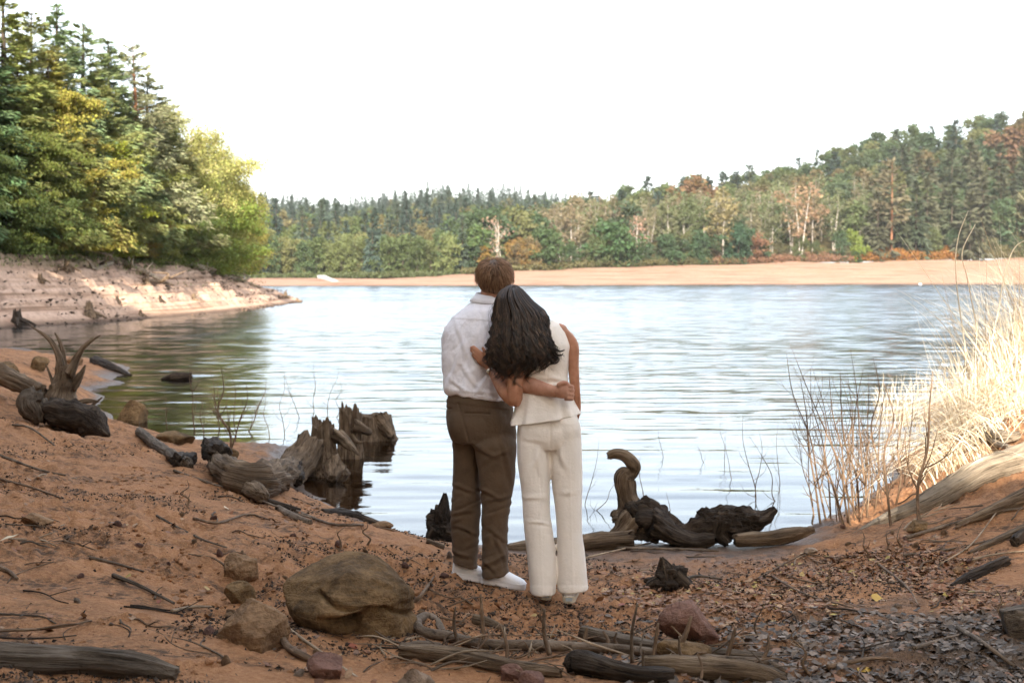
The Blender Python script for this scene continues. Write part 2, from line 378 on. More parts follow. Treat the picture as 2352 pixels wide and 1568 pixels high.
def h_detail(x, y, z):
    big = fbm(p3(x * .9, y * .9), 3) * .045
    mid = fbm(p3(x * 3.1 + 9, y * 3.1), 3) * .032
    ridg = 1 - np.abs(fbm(p3(x * 6 + 3, y * 6, 5.0), 3)) * 2
    sm = fbm(p3(x * 13, y * 13, 3.0), 3)
    patch = np.clip(fbm(p3(x * .8 + 40, y * .8, 2.0), 2) * 1.6 + .5, 0.1, 1)
    steps = np.sin((z + .02 * fbm(p3(x, y, 8.0), 2)) * 2 * np.pi / .055) * .006
    damp = np.clip((z + .15) / .3, .12, 1)
    return (big + mid + (ridg * .026 + sm * .044 + fbm(p3(x * 34, y * 34, 1.0), 2) * .012) * patch + steps) * damp + footprints(x, y)
def H(x, y):
    z = h_base(x, y); return z + h_detail(np.asarray(x, float), np.asarray(y, float), z)
# fan of fine cells in the part one sees, coarse sheet elsewhere
us = np.concatenate([np.linspace(-1500, -120, 50), np.linspace(-116, 2470, 500), np.linspace(2476, 3900, 50)])
ys = np.exp(np.linspace(math.log(3.3), math.log(44), 430))
UU, YY = np.meshgrid((us - CX) / FPX, ys); XX = UU * YY
ZZ = H(XX, YY)
def ground(u, v):
    """first point of the near shore (or water) seen at frame position (u, v)"""
    k = np.searchsorted(us, u); k = min(max(k, 1), len(us) - 1); f = (u - us[k - 1]) / (us[k] - us[k - 1]); zc = ZZ[:, k - 1] * (1 - f) + ZZ[:, k] * f
    d = ray(u, v); z = CAM_Z + d[2] / d[1] * ys; hit = z < np.maximum(zc, 0.0); i = int(np.argmax(hit)) if hit.any() else len(ys) - 1
    return np.array([d[0] / d[1] * ys[i], ys[i], zc[i]])
def gz(x, y):
    u = CX + FPX * x / y; k = min(max(np.searchsorted(us, u), 1), len(us) - 1); i = min(max(np.searchsorted(ys, y), 1), len(ys) - 1)
    return float(ZZ[i, k])
nr, nc = XX.shape; I = np.arange(nr * nc).reshape(nr, nc)
F = np.stack([I[:-1, :-1], I[:-1, 1:], I[1:, 1:], I[1:, :-1]], -1).reshape(-1, 4)
o = obj('ground', mk_mesh('ground', np.stack([XX, YY, ZZ], -1).reshape(-1, 3), F, M_SAND)); structure(o)
gx, gy = np.meshgrid(np.linspace(-70, 70, 141), np.linspace(-70, 3.6, 75))
hz = np.where(gy > -4, h_base(np.clip(gx, -25, 25), np.maximum(gy, -4)), 0)
hz2 = h_base(np.clip(gx, -25, 25), np.full_like(gx, -4.0))
hz = np.where(gy > -4, hz, hz2 + (-4 - gy) * .16); hz = np.clip(hz, .3, None) + np.maximum(np.abs(gx) - 25, 0) * .12 - .06
nr, nc = gx.shape; I = np.arange(nr * nc).reshape(nr, nc); F = np.stack([I[:-1, :-1], I[:-1, 1:], I[1:, 1:], I[1:, :-1]], -1).reshape(-1, 4)
o = obj('back_ground', mk_mesh('back_ground', np.stack([gx, gy, hz], -1).reshape(-1, 3), F, M_SAND)); structure(o)
def hz_back(x, y):
    return float(np.clip(h_base(np.clip(x, -25, 25), -4.0), .3, None) + (-4 - y) * .16 + max(abs(x) - 25, 0) * .12 - .06)

# ------------------------------------------------------------------ water: one sheet to the far shore, and the lake bed under it
def waves(x, y):
    """height of the ripples: long lazy ones near the shore, shorter and steeper ones out on the lake"""
    x, y = np.broadcast_arrays(x, y); out = np.clip((y - 12) / 30, 0, 1); far = np.clip((y - 60) / 120, 0, 1)
    w = .0065 * vnoise(p3(x * .6 + .15 * y, y * 2.3, 1.)) * (1 + .5 * out) + .0026 * vnoise(p3(x * 2.2 - .2 * y, y * 5.5, 2.)) * (1 + 2.4 * out)
    w = w + .016 * out * vnoise(p3(x * .95 - .1 * y, y * 1.7, 3.)) * (1 - .3 * far) + .11 * far * vnoise(p3(x * .4, y * .55, 4.))
    return w * (1 - .5 * np.clip((y - 300) / 150, 0, 1))
yw = np.concatenate([np.arange(8.6, 36, .07), np.arange(36, 110, .17), np.arange(110, 330, .6), np.linspace(331, 900, 60)]); uw = np.linspace(-330, 2680, 190)
Yw, Uw = np.meshgrid(yw, uw, indexing='ij'); Xw = (Uw - CX) / FPX * Yw; Zw = waves(Xw, Yw)
Xw[:, 0] -= 700; Xw[:, -1] += 700
nr, nc = Xw.shape; I = np.arange(nr * nc).reshape(nr, nc); F = np.stack([I[:-1, :-1], I[:-1, 1:], I[1:, 1:], I[1:, :-1]], -1).reshape(-1, 4)
o = obj('water', mk_mesh('water', np.stack([Xw, Yw, Zw], -1).reshape(-1, 3), F, M_WATER)); structure(o)
xs = np.linspace(-900, 900, 3); ysw = np.linspace(2, 1500, 3); gx, gy = np.meshgrid(xs, ysw)
I = np.arange(9).reshape(3, 3); F = np.stack([I[:-1, :-1], I[:-1, 1:], I[1:, 1:], I[1:, :-1]], -1).reshape(-1, 4)
tb = NT('lake_bed'); M_BED = tb.done(tb.principled((0.10, 0.15, 0.19), 1.0, None, 0.0).outputs[0])
o = obj('lake_bed', mk_mesh('lake_bed', np.stack([gx, gy, gx * 0 - 3.2], -1).reshape(-1, 3), F, M_BED)); structure(o)

# ------------------------------------------------------------------ left headland: beach strip from water line up to the wood, then forest floor
LW = [(-420, 800), (-200, 775), (0, 755), (200, 742), (400, 727), (560, 713), (640, 702), (697, 693)]          # water line
LT = [(-420, 560, 46), (-200, 568, 54), (0, 578, 62), (200, 592, 72), (400, 606, 85), (500, 628, 97), (600, 657, 106), (702, 692, 112)]   # upper edge of the sand
Wp = spline(np.array([PZ(u, v, 0) for u, v in LW]), 260); Tp = spline(np.array([P(u, v, Y) for u, v, Y in LT]), 260)
ts = np.concatenate([np.linspace(-.35, 1, 110), 1 + np.linspace(.08, 3.5, 24)])
dirv = Tp - Wp; dirh = dirv.copy(); dirh[:, 2] = 0; lenh = np.linalg.norm(dirh, axis=1)
back = np.array([-.86, .5, 0.0])
LBV = np.zeros((len(ts), 260, 3))
for k, t_ in enumerate(ts):
    if t_ <= 1:
        q = Wp + dirv * t_
        if t_ < 0: q[:, 2] = t_ * 2.2
    else:
        e = t_ - 1; q = Tp + back * (e * 16) * np.clip((260 - np.arange(260)) / 60, .12, 1)[:, None]; q[:, 2] += 1.1 * e * np.clip((225 - np.arange(260)) / 60, -.3, 1)
    LBV[k] = q
lump = fbm(p3(LBV[..., 0] * .28, LBV[..., 1] * .28), 4); lump2 = fbm(p3(LBV[..., 0] * .9, LBV[..., 1] * .9, 4.0), 3)
tt = np.clip(ts, 0, 1)[:, None]; amp = np.clip(np.minimum(tt * 4, 1), 0, 1)
# wave-cut benches
zb = LBV[..., 2]; bench = .10 * np.sin((zb + .22 * lump + .08 * lump2) * 2 * np.pi / .42) * (ts[:, None] < 1)
LBV[..., 2] += (lump * .34 + lump2 * .24 + fbm(p3(LBV[..., 0] * 2.6, LBV[..., 1] * 2.6, 9.0), 2) * .10 + bench) * amp * np.clip((262 - np.arange(260)) / 50, .25, 1)[None]
nr, nc = LBV.shape[:2]; I = np.arange(nr * nc).reshape(nr, nc); F = np.stack([I[:-1, :-1], I[:-1, 1:], I[1:, 1:], I[1:, :-1]], -1).reshape(-1, 4)
nb = 109 * 259
o = obj('headland_beach', mk_mesh('headland_beach', LBV[:110].reshape(-1, 3), F[:nb], M_BEACH)); structure(o)
o = obj('headland_forest_floor', mk_mesh('headland_forest_floor', LBV[109:].reshape(-1, 3), F[:(nr - 110) * 259], M_FLOOR)); structure(o)
def headland(u, t_):
    """point of the headland under frame column u (at the sand edge), t_: 0 water line, 1 edge of the wood, > 1 inside it"""
    col = CX + FPX * Tp[:, 0] / Tp[:, 1] if t_ > .5 else CX + FPX * Wp[:, 0] / Wp[:, 1]
    i = int(np.argmin(np.abs(col - u))); k = int(np.argmin(np.abs(ts - t_)))
    return LBV[k, i].copy()

# ------------------------------------------------------------------ far shore: beach and wooded hills
RU = np.array([-900, 300, 560, 1000, 1180, 1400, 1700, 2000, 2352, 3000, 3600])
RVW = np.array([658, 657.5, 657, 656.5, 656, 655, 653.5, 652, 651, 650, 650])
R_YS = CAM_Z * FPX / (RVW - HOR)
R_YB = R_YS + np.array([26, 26, 26, 28, 32, 36, 40, 42, 44, 46, 46])
R_VB = np.array([642, 642, 642, 636, 624, 613, 606, 600, 592, 588, 588])
R_ZB = CAM_Z + (HOR - R_VB) * R_YB / FPX
KU = np.array([-900, 900, 1000, 1180, 1310, 1400, 1550, 1750, 1900, 2050, 2200, 2352, 3000, 3600])
KV = np.array([642, 641, 630, 590, 556, 534, 506, 474, 424, 380, 354, 328, 280, 270])
K_Y = np.interp(KU, RU, R_YB) + 150
K_Z = CAM_Z + (HOR - KV) * K_Y / FPX
def far_right(u, Y):
    y0, y1, y2 = np.interp(u, RU, R_YS), np.interp(u, RU, R_YB), np.interp(u, KU, K_Y)
    zb_, zk = np.interp(u, RU, R_ZB), np.interp(u, KU, K_Z)
    a = (Y - y0) / (y1 - y0); b = np.clip((Y - y1) / (y2 - y1), 0, 1); c = np.clip((Y - y2) / 120, 0, 1)
    return np.where(Y < y1, zb_ * np.sign(a) * np.abs(a) ** .8, zb_ + (zk - zb_) * b ** 1.05 - c * c * 14)
def far_grid(ua, ub, nu, rows, fn):
    u = np.linspace(ua, ub, nu); return u, rows
uu = np.linspace(-900, 3600, 420)
fr = np.concatenate([np.linspace(-.3, 1, 40)]); rows = []
for a in fr: rows.append(np.interp(uu, RU, R_YS) * (1 - a) + np.interp(uu, RU, R_YB) * a)
Yr = np.array(rows); Ur = np.broadcast_to(uu, Yr.shape); Zr = far_right(Ur, Yr)
Xr = (Ur - CX) / FPX * Yr
Zr = Zr + (fbm(p3(Xr * .05, Yr * .05), 4) * .5 + .18 * np.sin((Zr + .2 * fbm(p3(Xr * .03, Yr * .03, 6.), 2)) * 2 * np.pi / .9)) * np.clip(fr[:, None] * 3, 0, 1)
def grid_mesh(name, X, Y, Z, mat):
    nr, nc = X.shape; I = np.arange(nr * nc).reshape(nr, nc); F = np.stack([I[:-1, :-1], I[:-1, 1:], I[1:, 1:], I[1:, :-1]], -1).reshape(-1, 4)
    o = obj(name, mk_mesh(name, np.stack([X, Y, Z], -1).reshape(-1, 3), F, mat)); structure(o); return o
grid_mesh('far_beach', Xr, Yr, Zr, M_FARBEACH)
uu = np.linspace(820, 3600, 300); rows = [np.interp(uu, RU, R_YB) + d for d in np.linspace(-.4, 260, 40)]
Yr = np.array(rows); Ur = np.broadcast_to(uu, Yr.shape); Xr = (Ur - CX) / FPX * Yr
grid_mesh('right_hill', Xr, Yr, far_right(Ur, Yr) + fbm(p3(Xr * .03, Yr * .03), 3) * 1.2 * np.clip((Yr - Yr[0]) / 20, 0, 1), M_FLOOR)
CU = np.array([-900, 300, 480, 610, 700, 800, 900, 1000, 1100, 1200, 1300, 1450, 1900])
CV = np.array([525, 512, 497, 489, 496, 501, 482, 467, 474, 473, 491, 525, 640])
def far_centre(u, Y):
    y1 = np.interp(u, RU, R_YB); zb_ = np.minimum(np.interp(u, RU, R_ZB), 2.2); zk = CAM_Z + (HOR - np.interp(u, CU, CV)) * 760 / FPX
    b = np.clip((Y - y1) / (760 - y1), 0, 1)
    return zb_ + (zk - zb_) * b ** 1.0 - np.clip((Y - 760) / 200, 0, 1) ** 2 * 20
uu = np.linspace(-900, 1900, 260); rows = [np.interp(uu, RU, R_YB) * (1 - a) + 960 * a for a in np.linspace(0, 1, 50)]
Yr = np.array(rows); Ur = np.broadcast_to(uu, Yr.shape); Xr = (Ur - CX) / FPX * Yr
grid_mesh('centre_hill', Xr, Yr, far_centre(Ur, Yr) - .5, M_FLOOR)
# ------------------------------------------------------------------ foliage and bark
def mat_foliage(name, trans=.35, bright=1.4, var=1.0):
    t = NT(name); oi = t.n('ObjectInfo'); g = t.geo(); rnd = g.outputs['Random Per Island']
    hsv = t.n('HueSaturation'); t.l(oi.outputs['Color'], hsv.inputs['Color'])
    t.l(t.mr(rnd, 0, 1, .5 - .03 * var, .5 + .03 * var), hsv.inputs['Hue'])
    cl = t.noise(g.outputs['Position'], .8, 3)
    t.l(t.math('MULTIPLY', t.mr(rnd, 0, 1, (1 - .35 * var) * bright, (1 + .35 * var) * bright), t.mr(cl, .3, .7, .75, 1.25)), hsv.inputs['Value'])
    b = t.principled(hsv.outputs['Color'], .65, None, .25)
    tl = t.n('BsdfTranslucent'); t.l(t.mix(.5, hsv.outputs['Color'], (.25, .26, .03), 'MIX'), tl.inputs['Color'])
    mx = t.n('MixShader'); mx.inputs[0].default_value = trans; t.l(b.outputs[0], mx.inputs[1]); t.l(tl.outputs[0], mx.inputs[2])
    return t.done(mx.outputs[0])
def mat_bark(name, c1, c2, scale=(3, 3, .8)):
    t = NT(name); pos = t.n('TexCoord').outputs['Object']
    n = t.noise(t.mapping(pos, scale), 3, 5, .65)
    return t.done(t.principled(t.ramp(n, [(.35, c1), (.65, c2)]), .95, t.bump(n, .8, .05), .15).outputs[0])
M_LEAF = mat_foliage('leaf_foliage', .35); M_NEEDLE = mat_foliage('needle_foliage', .12); M_FARLEAF = mat_foliage('far_leaf_foliage', .3, .95, .45); M_FARNEEDLE = mat_foliage('far_needle_foliage', .1, .85, .45)
M_BARK = mat_bark('dark_bark', (.025, .018, .012), (.085, .065, .048))
M_PINEBARK = mat_bark('orange_pine_bark', (.11, .045, .022), (.20, .10, .055))
M_BIRCH = mat_bark('birch_bark', (.30, .25, .21), (.62, .56, .50), (6, 6, 1.2))

def spruce(H_, R, layers, perl, sprays, sl, seed, base=.06, droop=.35, power=.9, sparse=1.0):
    r = np.random.default_rng(seed); g = Geo()
    wood = Geo(); wood.addm(*tube([(0, 0, -.6), (0.02 * H_ * r.normal() * .3, 0, H_ * .5), (0, 0, H_)], [H_ * .014, H_ * .009, H_ * .0015], 8, 10))
    C, D, LL = [], [], []
    for k in range(layers):
        f = base + (1 - base) * ((k + r.random() * .6) / layers) ** .82
        rr = R * max(1 - f, 0.03) ** power * (0.8 + .35 * r.random())
        nb = max(3, int(perl * (1 - .4 * f)))
        for b in range(nb):
            if r.random() > sparse: continue
            fb = min(.985, f + r.normal() * .55 / layers); az = r.random() * 2 * np.pi; ln = rr * (.65 + .5 * r.random()); el = .15 - droop * (1 - f) + .55 * f ** 3 + r.normal() * .08
            d = np.array([math.cos(az), math.sin(az), el]); p0 = np.array([0, 0, fb * H_])
            tip = p0 + d * ln + np.array([0, 0, ln * ln * .03 - 0.02])
            if ln > .25 * R and k % 2 == 0: wood.addm(*tube([p0, p0 + (tip - p0) * .75], [max(.012, .016 * ln), .006], 4))
            ns = max(max(4, int(sprays * .25 * min(1, ln / (.2 * R)))), int(sprays * ln / R)); s = np.sqrt(r.random(ns)) * .98 + .02
            side = np.array([-d[1], d[0], 0]); q = p0 + (tip - p0) * s[:, None] + side * (r.normal(size=ns) * .16 * ln * (1.15 - s))[:, None] + np.array([0, 0, 1]) * (r.normal(size=ns) * .07 * ln)[:, None]
            q[:, 2] -= (s * ln) ** 2 * .02
            dd = d * .8 + side * r.normal(size=ns)[:, None] * .75 + np.stack([r.normal(size=ns) * .3, r.normal(size=ns) * .3, -.5 - r.random(ns) * .7 + .9 * f], -1)
            C.append(q); D.append(dd); LL.append(sl * (.6 + .8 * r.random(ns)) * (1 - .35 * f))
    # leader
    nl = 44; q = r.random(nl) ** .7; z = H_ * (.87 + .13 * q); az = r.random(nl) * 6.28; w_ = R * .14 * (1 - q) ** .8
    C.append(np.stack([w_ * np.cos(az) * .6, w_ * np.sin(az) * .6, z], -1)); D.append(np.stack([np.cos(az), np.sin(az), .1 + 1.6 * q ** 3], -1)); LL.append(sl * (.55 - .25 * q))
    C, D, LL = np.concatenate(C), np.concatenate(D), np.concatenate(LL)
    V, F = kites(C, D, LL, LL * (.42 if sl > .6 else .27), .12, r)
    return wood, mk_mesh('spruce_crown', V, F, M_NEEDLE if sl < .6 else M_FARNEEDLE, smooth=False)

def broadleaf(H_, R, seed, nleaf, ls, base=.25, clumps=60, flat=.55, upright=.0, shape=1.0, trunk_r=.018, limbs=9, sparse=.35, stems=1, leafmat=None, bark=None, spread=.15, name='leaf_crown', tdrift=.0):
    r = np.random.default_rng(seed); wood = Geo(); pts, axes = [], []
    for s_ in range(stems):
        off = np.array([r.normal() * .04 * H_, r.normal() * .04 * H_, 0]) * (stems > 1); lean = r.normal(size=2) * (.05 + .09 * (stems > 1)) * H_ * (.45 if trunk_r < .0095 else 1)
        tp = np.array([[*off[:2], -.6], [off[0] + lean[0] * .3, off[1] + lean[1] * .3, H_ * .35], [off[0] + lean[0] * .8 + r.normal() * .02 * H_, off[1] + lean[1] * .8, H_ * .68], [off[0] + lean[0], off[1] + lean[1], H_ * .95]])
        sp = spline(tp, 14); wood.addm(*tube(tp, np.array([1, .75, .4, .08]) * trunk_r * H_, 8, 14))
        nl = max(3, limbs // stems)
        for k in range(nl):
            f = base * .9 + (1 - base) * (k + r.random() * .8) / nl * .92; i = min(13, int(f * 13)); p0 = sp[i]
            az = k * 2.4 + r.random() * 1.2; prof = math.sin(math.pi * min(1, max(.06, (f - base * .6) / (1.04 - base * .6))) ** (0.75 * shape)) ** .7
            ln = R * max(.2, prof) * (.75 + .4 * r.random())
            d = np.array([math.cos(az), math.sin(az), .25 + upright + .5 * f]); q = [p0, p0 + d * ln * .5 + [0, 0, .06 * ln], p0 + d * ln * np.array([1, 1, .85]) + r.normal(size=3) * .06 * ln]
            wood.addm(*tube(q, np.array([.5, .3, .08]) * trunk_r * H_ * (1.1 - .6 * f) * (.55 if trunk_r < .0095 else 1), 5, 6))
            lp = spline(np.array(q), 8)
            nsub = max(3, int(clumps / (nl * stems)))
            for j in range(nsub):
                b = lp[2 + int(r.random() * 5.99)]; e = b + r.normal(size=3) * np.array([1, 1, .6]) * ln * .34
                if j % 2 == 0: wood.addm(*tube([b, (b + e) / 2 + r.normal(size=3) * .03 * ln, e], np.array([.13, .09, .03]) * trunk_r * H_, 4))
                pts.append(e); axes.append(ln)
        pts.append(sp[-1]); axes.append(R * .5)
    pts = np.array(pts); axes = np.array(axes); m = len(pts)
    wgt = np.exp(r.normal(size=m) * .5); cnt = np.maximum(4, (nleaf * wgt / wgt.sum()).astype(int))
    idx = np.repeat(np.arange(m), cnt); n = len(idx)
    sig = R * spread * (.7 + .6 * r.random(m))
    C = pts[idx] + r.normal(size=(n, 3)) * sig[idx][:, None] * np.array([1, 1, flat])
    C[:, 2] = np.maximum(C[:, 2], base * H_ * .35 + .2)
    D = r.normal(size=(n, 3)) * np.array([1, 1, .55]) + np.array([0, 0, -.25]); L = ls * (.6 + .8 * r.random(n))
    V, F = kites(C, D, L, L * .7, .18, r)
    return wood, mk_mesh(name, V, F, leafmat or (M_LEAF if nleaf > 5000 else M_FARLEAF), smooth=False)

def wood_mesh(w, mat, name='trunk'): return w.mesh(name, mat)
def protoset(kind, variants):
    out = []
    for v in variants:
        w, c = v; out.append((wood_mesh(w, kind), c))
    return out
def plant_tree(name, proto, loc, h, label, cat, group=None, col=(.06, .09, .03), rz=None, sx=1.0, protoh=10.0):
    e = empty(name, loc, random.random() * 6.28 if rz is None else rz); s = h / protoh; e.scale = (s * sx, s * sx, s)
    tag(e, label, cat, group)
    obj('trunk', proto[0], e); c = obj('crown', proto[1], e); c.color = (*col, 1)
    return e

# prototypes for the headland, seen at 60 to 110 m (all 10 units tall)
NEAR_SPRUCE = protoset(M_BARK, [spruce(10, 2.1, 46, 8, 190, .235, 11), spruce(10, 1.9, 44, 8, 180, .23, 12, droop=.25), spruce(10, 2.4, 40, 8, 200, .235, 14, droop=.15, power=.75)])
NEAR_PINE = protoset(M_PINEBARK, [spruce(10, 2.3, 30, 7, 190, .24, 13, base=.10, droop=-.05, power=.6, sparse=.9)])
NEAR_BEECH = protoset(M_BARK, [broadleaf(10, 3.6, 21, 42000, .165, base=.05, clumps=210, flat=.35, shape=.8, limbs=20, spread=.11), broadleaf(10, 3.0, 22, 38000, .16, base=.04, clumps=200, flat=.35, limbs=18, spread=.115)])
NEAR_BIRCH = protoset(M_BIRCH, [broadleaf(10, 2.5, 31, 34000, .135, base=.12, clumps=210, flat=1.0, upright=.35, limbs=18, trunk_r=.011, spread=.14), broadleaf(10, 2.3, 32, 24000, .135, base=.15, clumps=200, flat=1.1, upright=.4, limbs=16, trunk_r=.011, spread=.16)])
NEAR_SHRUB = protoset(M_BARK, [broadleaf(10, 6.5, 41, 26000, .30, base=.0, clumps=180, flat=.5, limbs=15, stems=3, trunk_r=.012, spread=.11), broadleaf(10, 7.0, 42, 24000, .30, base=.0, clumps=170, flat=.45, limbs=15, stems=3, trunk_r=.012, spread=.12)])
G_HEAD = 'trees on the left headland'
# (kind, variant, frame column, t inside the wood, frame row of the tip, colour, label)
HEAD = [
 ('spruce', 0, -70, 1.5, -70, (.045, .070, .028), 'dark spruce at the left edge of the picture, cut off at its top'),
 ('spruce', 1, 18, 1.45, -35, (.120, .130, .036), 'tall green spruce second from the left edge on the headland'),
 ('spruce', 2, 82, 1.6, 32, (.125, .128, .044), 'broad spruce whose tip rises between the two tallest on the headland'),
 ('spruce', 1, 140, 1.55, 10, (.105, .140, .068), 'pointed blue-green spruce with the most prominent tip on the headland'),
 ('spruce', 2, 200, 1.5, 58, (.115, .138, .058), 'green spruce right of the most pointed tip on the headland'),
 ('spruce', 1, 256, 1.6, 92, (.065, .085, .038), 'narrow dark spruce standing behind the yellowing beech'),
 ('pine', 0, 312, 1.35, 108, (.150, .150, .080), 'pale olive pine with reddish trunk on the headland'),
 ('spruce', 2, 345, 1.5, 172, (.135, .135, .060), 'grey-green spruce peeping out behind the pale olive pine'),
 ('spruce', 1, 378, 1.45, 232, (.085, .105, .040), 'short spruce between pine and pale birches on the headland'),
 ('spruce', 2, 50, 1.25, 120, (.085, .095, .028), 'dark front spruce near the left edge below the tallest tips'),
 ('spruce', 0, 118, 1.3, 118, (.170, .150, .040), 'yellow-green front spruce below the most pointed tip'),
 ('spruce', 2, 225, 1.3, 165, (.140, .145, .050), 'front spruce left of the pale olive pine'),
 ('spruce', 1, 285, 1.28, 235, (.085, .100, .036), 'dark front spruce below the pale olive pine'),
 ('beech', 0, 40, 1.08, 250, (.075, .085, .018), 'large green beech overhanging the sand at the left edge'),
 ('beech', 1, 150, 1.08, 185, (.175, .150, .030), 'golden yellow beech crown in the middle of the headland wood'),
 ('beech', 0, 235, 1.05, 280, (.150, .160, .018), 'bright yellow-green beech below the pine on the headland'),
 ('beech', 1, -60, 1.2, 230, (.040, .055, .016), 'dark green beech cropped by the left edge of the picture'),
 ('beech', 0, 345, 1.05, 350, (.120, .125, .030), 'olive beech at the foot of the pale olive pine'),
 ('birch', 0, 415, 1.32, 238, (.210, .195, .065), 'tall pale yellow birch right of the pine'),
 ('birch', 1, 468, 1.28, 290, (.230, .220, .070), 'sunlit pale birch in the middle of the birch group'),
 ('birch', 0, 510, 1.2, 330, (.240, .220, .065), 'sunlit pale birch at the outer edge of the birch group'),
 ('birch', 1, 440, 1.1, 375, (.150, .165, .040), 'low leafy birch in front of the tall pale birches'),
 ('birch', 1, 562, 1.32, 425, (.300, .240, .060), 'small thin golden birch at the tip of the headland wood'),
 ('birch', 0, 535, 1.2, 400, (.230, .215, .060), 'low pale birch beside the thin golden birch'),
 ('shrub', 0, 30, 1.02, 430, (.036, .050, .014), 'dark shrub hanging over the sand at the far left'),
 ('shrub', 1, 120, 1.03, 455, (.042, .056, .014), 'dark leafy shrub left of the bleached fallen trunk'),
 ('shrub', 0, 215, 1.06, 445, (.055, .066, .015), 'leafy shrub above the bleached fallen trunk'),
 ('shrub', 1, 285, 1.05, 475, (.100, .066, .018), 'rusty green shrub under the pine'),
 ('shrub', 0, 350, 1.04, 485, (.040, .054, .014), 'deep green shrub near the middle of the sand edge'),
 ('shrub', 1, 425, 1.04, 475, (.046, .064, .014), 'deep green shrub below the pale birches'),
 ('shrub', 0, 488, 1.03, 460, (.095, .120, .022), 'spreading green shrub at the outer end of the headland wood'),
]
SETS = dict(spruce=NEAR_SPRUCE, pine=NEAR_PINE, beech=NEAR_BEECH, birch=NEAR_BIRCH, shrub=NEAR_SHRUB)
for kind, vi, u, t_, vt, col, lab in HEAD:
    p = headland(u, t_); Y = p[1]; x = (u - CX) / FPX * Y
    # place on the column u at that depth
    top = CAM_Z + (HOR - vt) * Y / FPX; h = top - p[2]
    nm = {'shrub': 'shrub'}.get(kind, kind + '_tree')
    plant_tree(nm, SETS[kind][vi % len(SETS[kind])], (x, Y, p[2] - .1), h, lab, 'shrub' if kind == 'shrub' else 'tree', G_HEAD, col, sx={'beech': .85, 'spruce': 1.75, 'pine': 1.5}.get(kind, 1.0))

# prototypes for the far shore, seen at 300 to 800 m
FAR_SPRUCE = protoset(M_BARK, [spruce(10, 1.9, 20, 7, 16, 1.1, 51), spruce(10, 1.65, 19, 7, 16, 1.05, 52), spruce(10, 2.2, 20, 7, 16, 1.15, 53, droop=.2)])
FAR_BROAD = protoset(M_BARK, [broadleaf(10, 3.3, 61, 2000, .68, base=.06, clumps=55, flat=.7, limbs=10, spread=.15), broadleaf(10, 3.0, 62, 1800, .66, base=.08, clumps=50, flat=.8, limbs=10, spread=.17), broadleaf(10, 3.7, 63, 2100, .7, base=.04, clumps=60, flat=.6, limbs=11, spread=.15)])
FAR_BIRCH = protoset(M_BIRCH, [broadleaf(10, 1.7, 71, 700, .42, base=.35, clumps=60, flat=1.1, upright=.5, limbs=12, trunk_r=.0058, spread=.17), broadleaf(10, 1.5, 72, 560, .42, base=.38, clumps=60, flat=1.1, upright=.6, limbs=12, trunk_r=.0055, stems=2, spread=.18)])
BARE_BIRCH = protoset(M_BIRCH, [broadleaf(10, 2.2, 73, 170, .35, base=.2, clumps=70, flat=1.0, upright=.9, limbs=12, trunk_r=.009, stems=3, spread=.2), broadleaf(10, 1.6, 74, 260, .32, base=.3, clumps=60, flat=1.0, upright=.7, limbs=12, trunk_r=.008, spread=.18)])
FAR_BUSH = protoset(M_BARK, [broadleaf(10, 5.6, 81, 2600, .95, base=.0, clumps=90, flat=.8, limbs=14, stems=3, trunk_r=.012, spread=.13), broadleaf(10, 4.6, 82, 2400, .9, base=.0, clumps=90, flat=.9, limbs=14, stems=2, trunk_r=.012, spread=.14)])
FAR_PINE = protoset(M_PINEBARK, [spruce(10, 2.2, 12, 6, 22, .9, 55, base=.38, droop=.1, power=.55)])
C_SPR = [(.022, .038, .030), (.026, .042, .032), (.034, .048, .032), (.019, .032, .027)]
C_BRD = [(.060, .080, .028), (.082, .095, .034), (.096, .096, .036), (.048, .072, .030), (.100, .084, .038)]
def at_u(u, Y): return (u - CX) / FPX * Y
rr = np.random.default_rng(99)
# centre hill, from the front row at the far beach up to the skyline
G_C = {'spruce': 'spruces on the central far hill', 'broad': 'leafy trees on the central far hill'}
nC = 0
rowsY = [330, 345, 362, 385, 410, 440, 475, 515, 560, 610, 665, 720, 765]
for k, Y in enumerate(rowsY):
    step = 33 if k < 3 else (28 if k < 8 else 25)
    for u in np.arange(430 + (k % 2) * 13, (1075 if k < 4 else (1150 if k < 7 else 1345)), step):
        u_ = u + rr.normal() * 6; Y_ = Y * (1 + rr.normal() * .015)
        z = float(far_centre(np.array([u_]), np.array([Y_]))[0]) - .6
        dense = vnoise(np.array([u_ * .012, k * .55, 3.0]))
        spr = rr.random() < (.28 if k < 2 else .55 if k < 4 else (.72 if dense > -.25 else .5)) or (k >= 11)
        rowt = 'in the front row' if k < 3 else 'low' if k < 6 else 'halfway up' if k < 10 else 'near the skyline'; colt = 'by the headland' if u_ < 640 else 'left of the man' if u_ < 860 else 'close to the man' if u_ < 1080 else 'behind the bare birch'
        if spr:
            h = (12 if k < 3 else 13 if k < 6 else 11.5 if k < 9 else 10.0) * (.85 + .4 * rr.random()); c = C_SPR[rr.integers(4)]
            plant_tree('spruce_tree', FAR_SPRUCE[rr.integers(3)], (at_u(u_, Y_), Y_, z), h, f'dark spruce {rowt} on the central far hill, {colt}', 'tree', G_C['spruce'], np.array(c) * (.85 + .4 * rr.random()), sx=.82)
        else:
            h = (8.5 if k < 3 else 10.0 if k < 7 else 8.0) * (.8 + .4 * rr.random()); c = C_BRD[rr.integers(5)]
            plant_tree('leafy_tree', FAR_BROAD[rr.integers(3)], (at_u(u_, Y_), Y_, z), h, f"{'yellowing' if c[0] >= c[1] else 'green'} leafy tree {rowt} on the central hill, {colt}", 'tree', G_C['broad'], np.array(c) * (.85 + .4 * rr.random()), sx=.8 if k < 3 else .9)
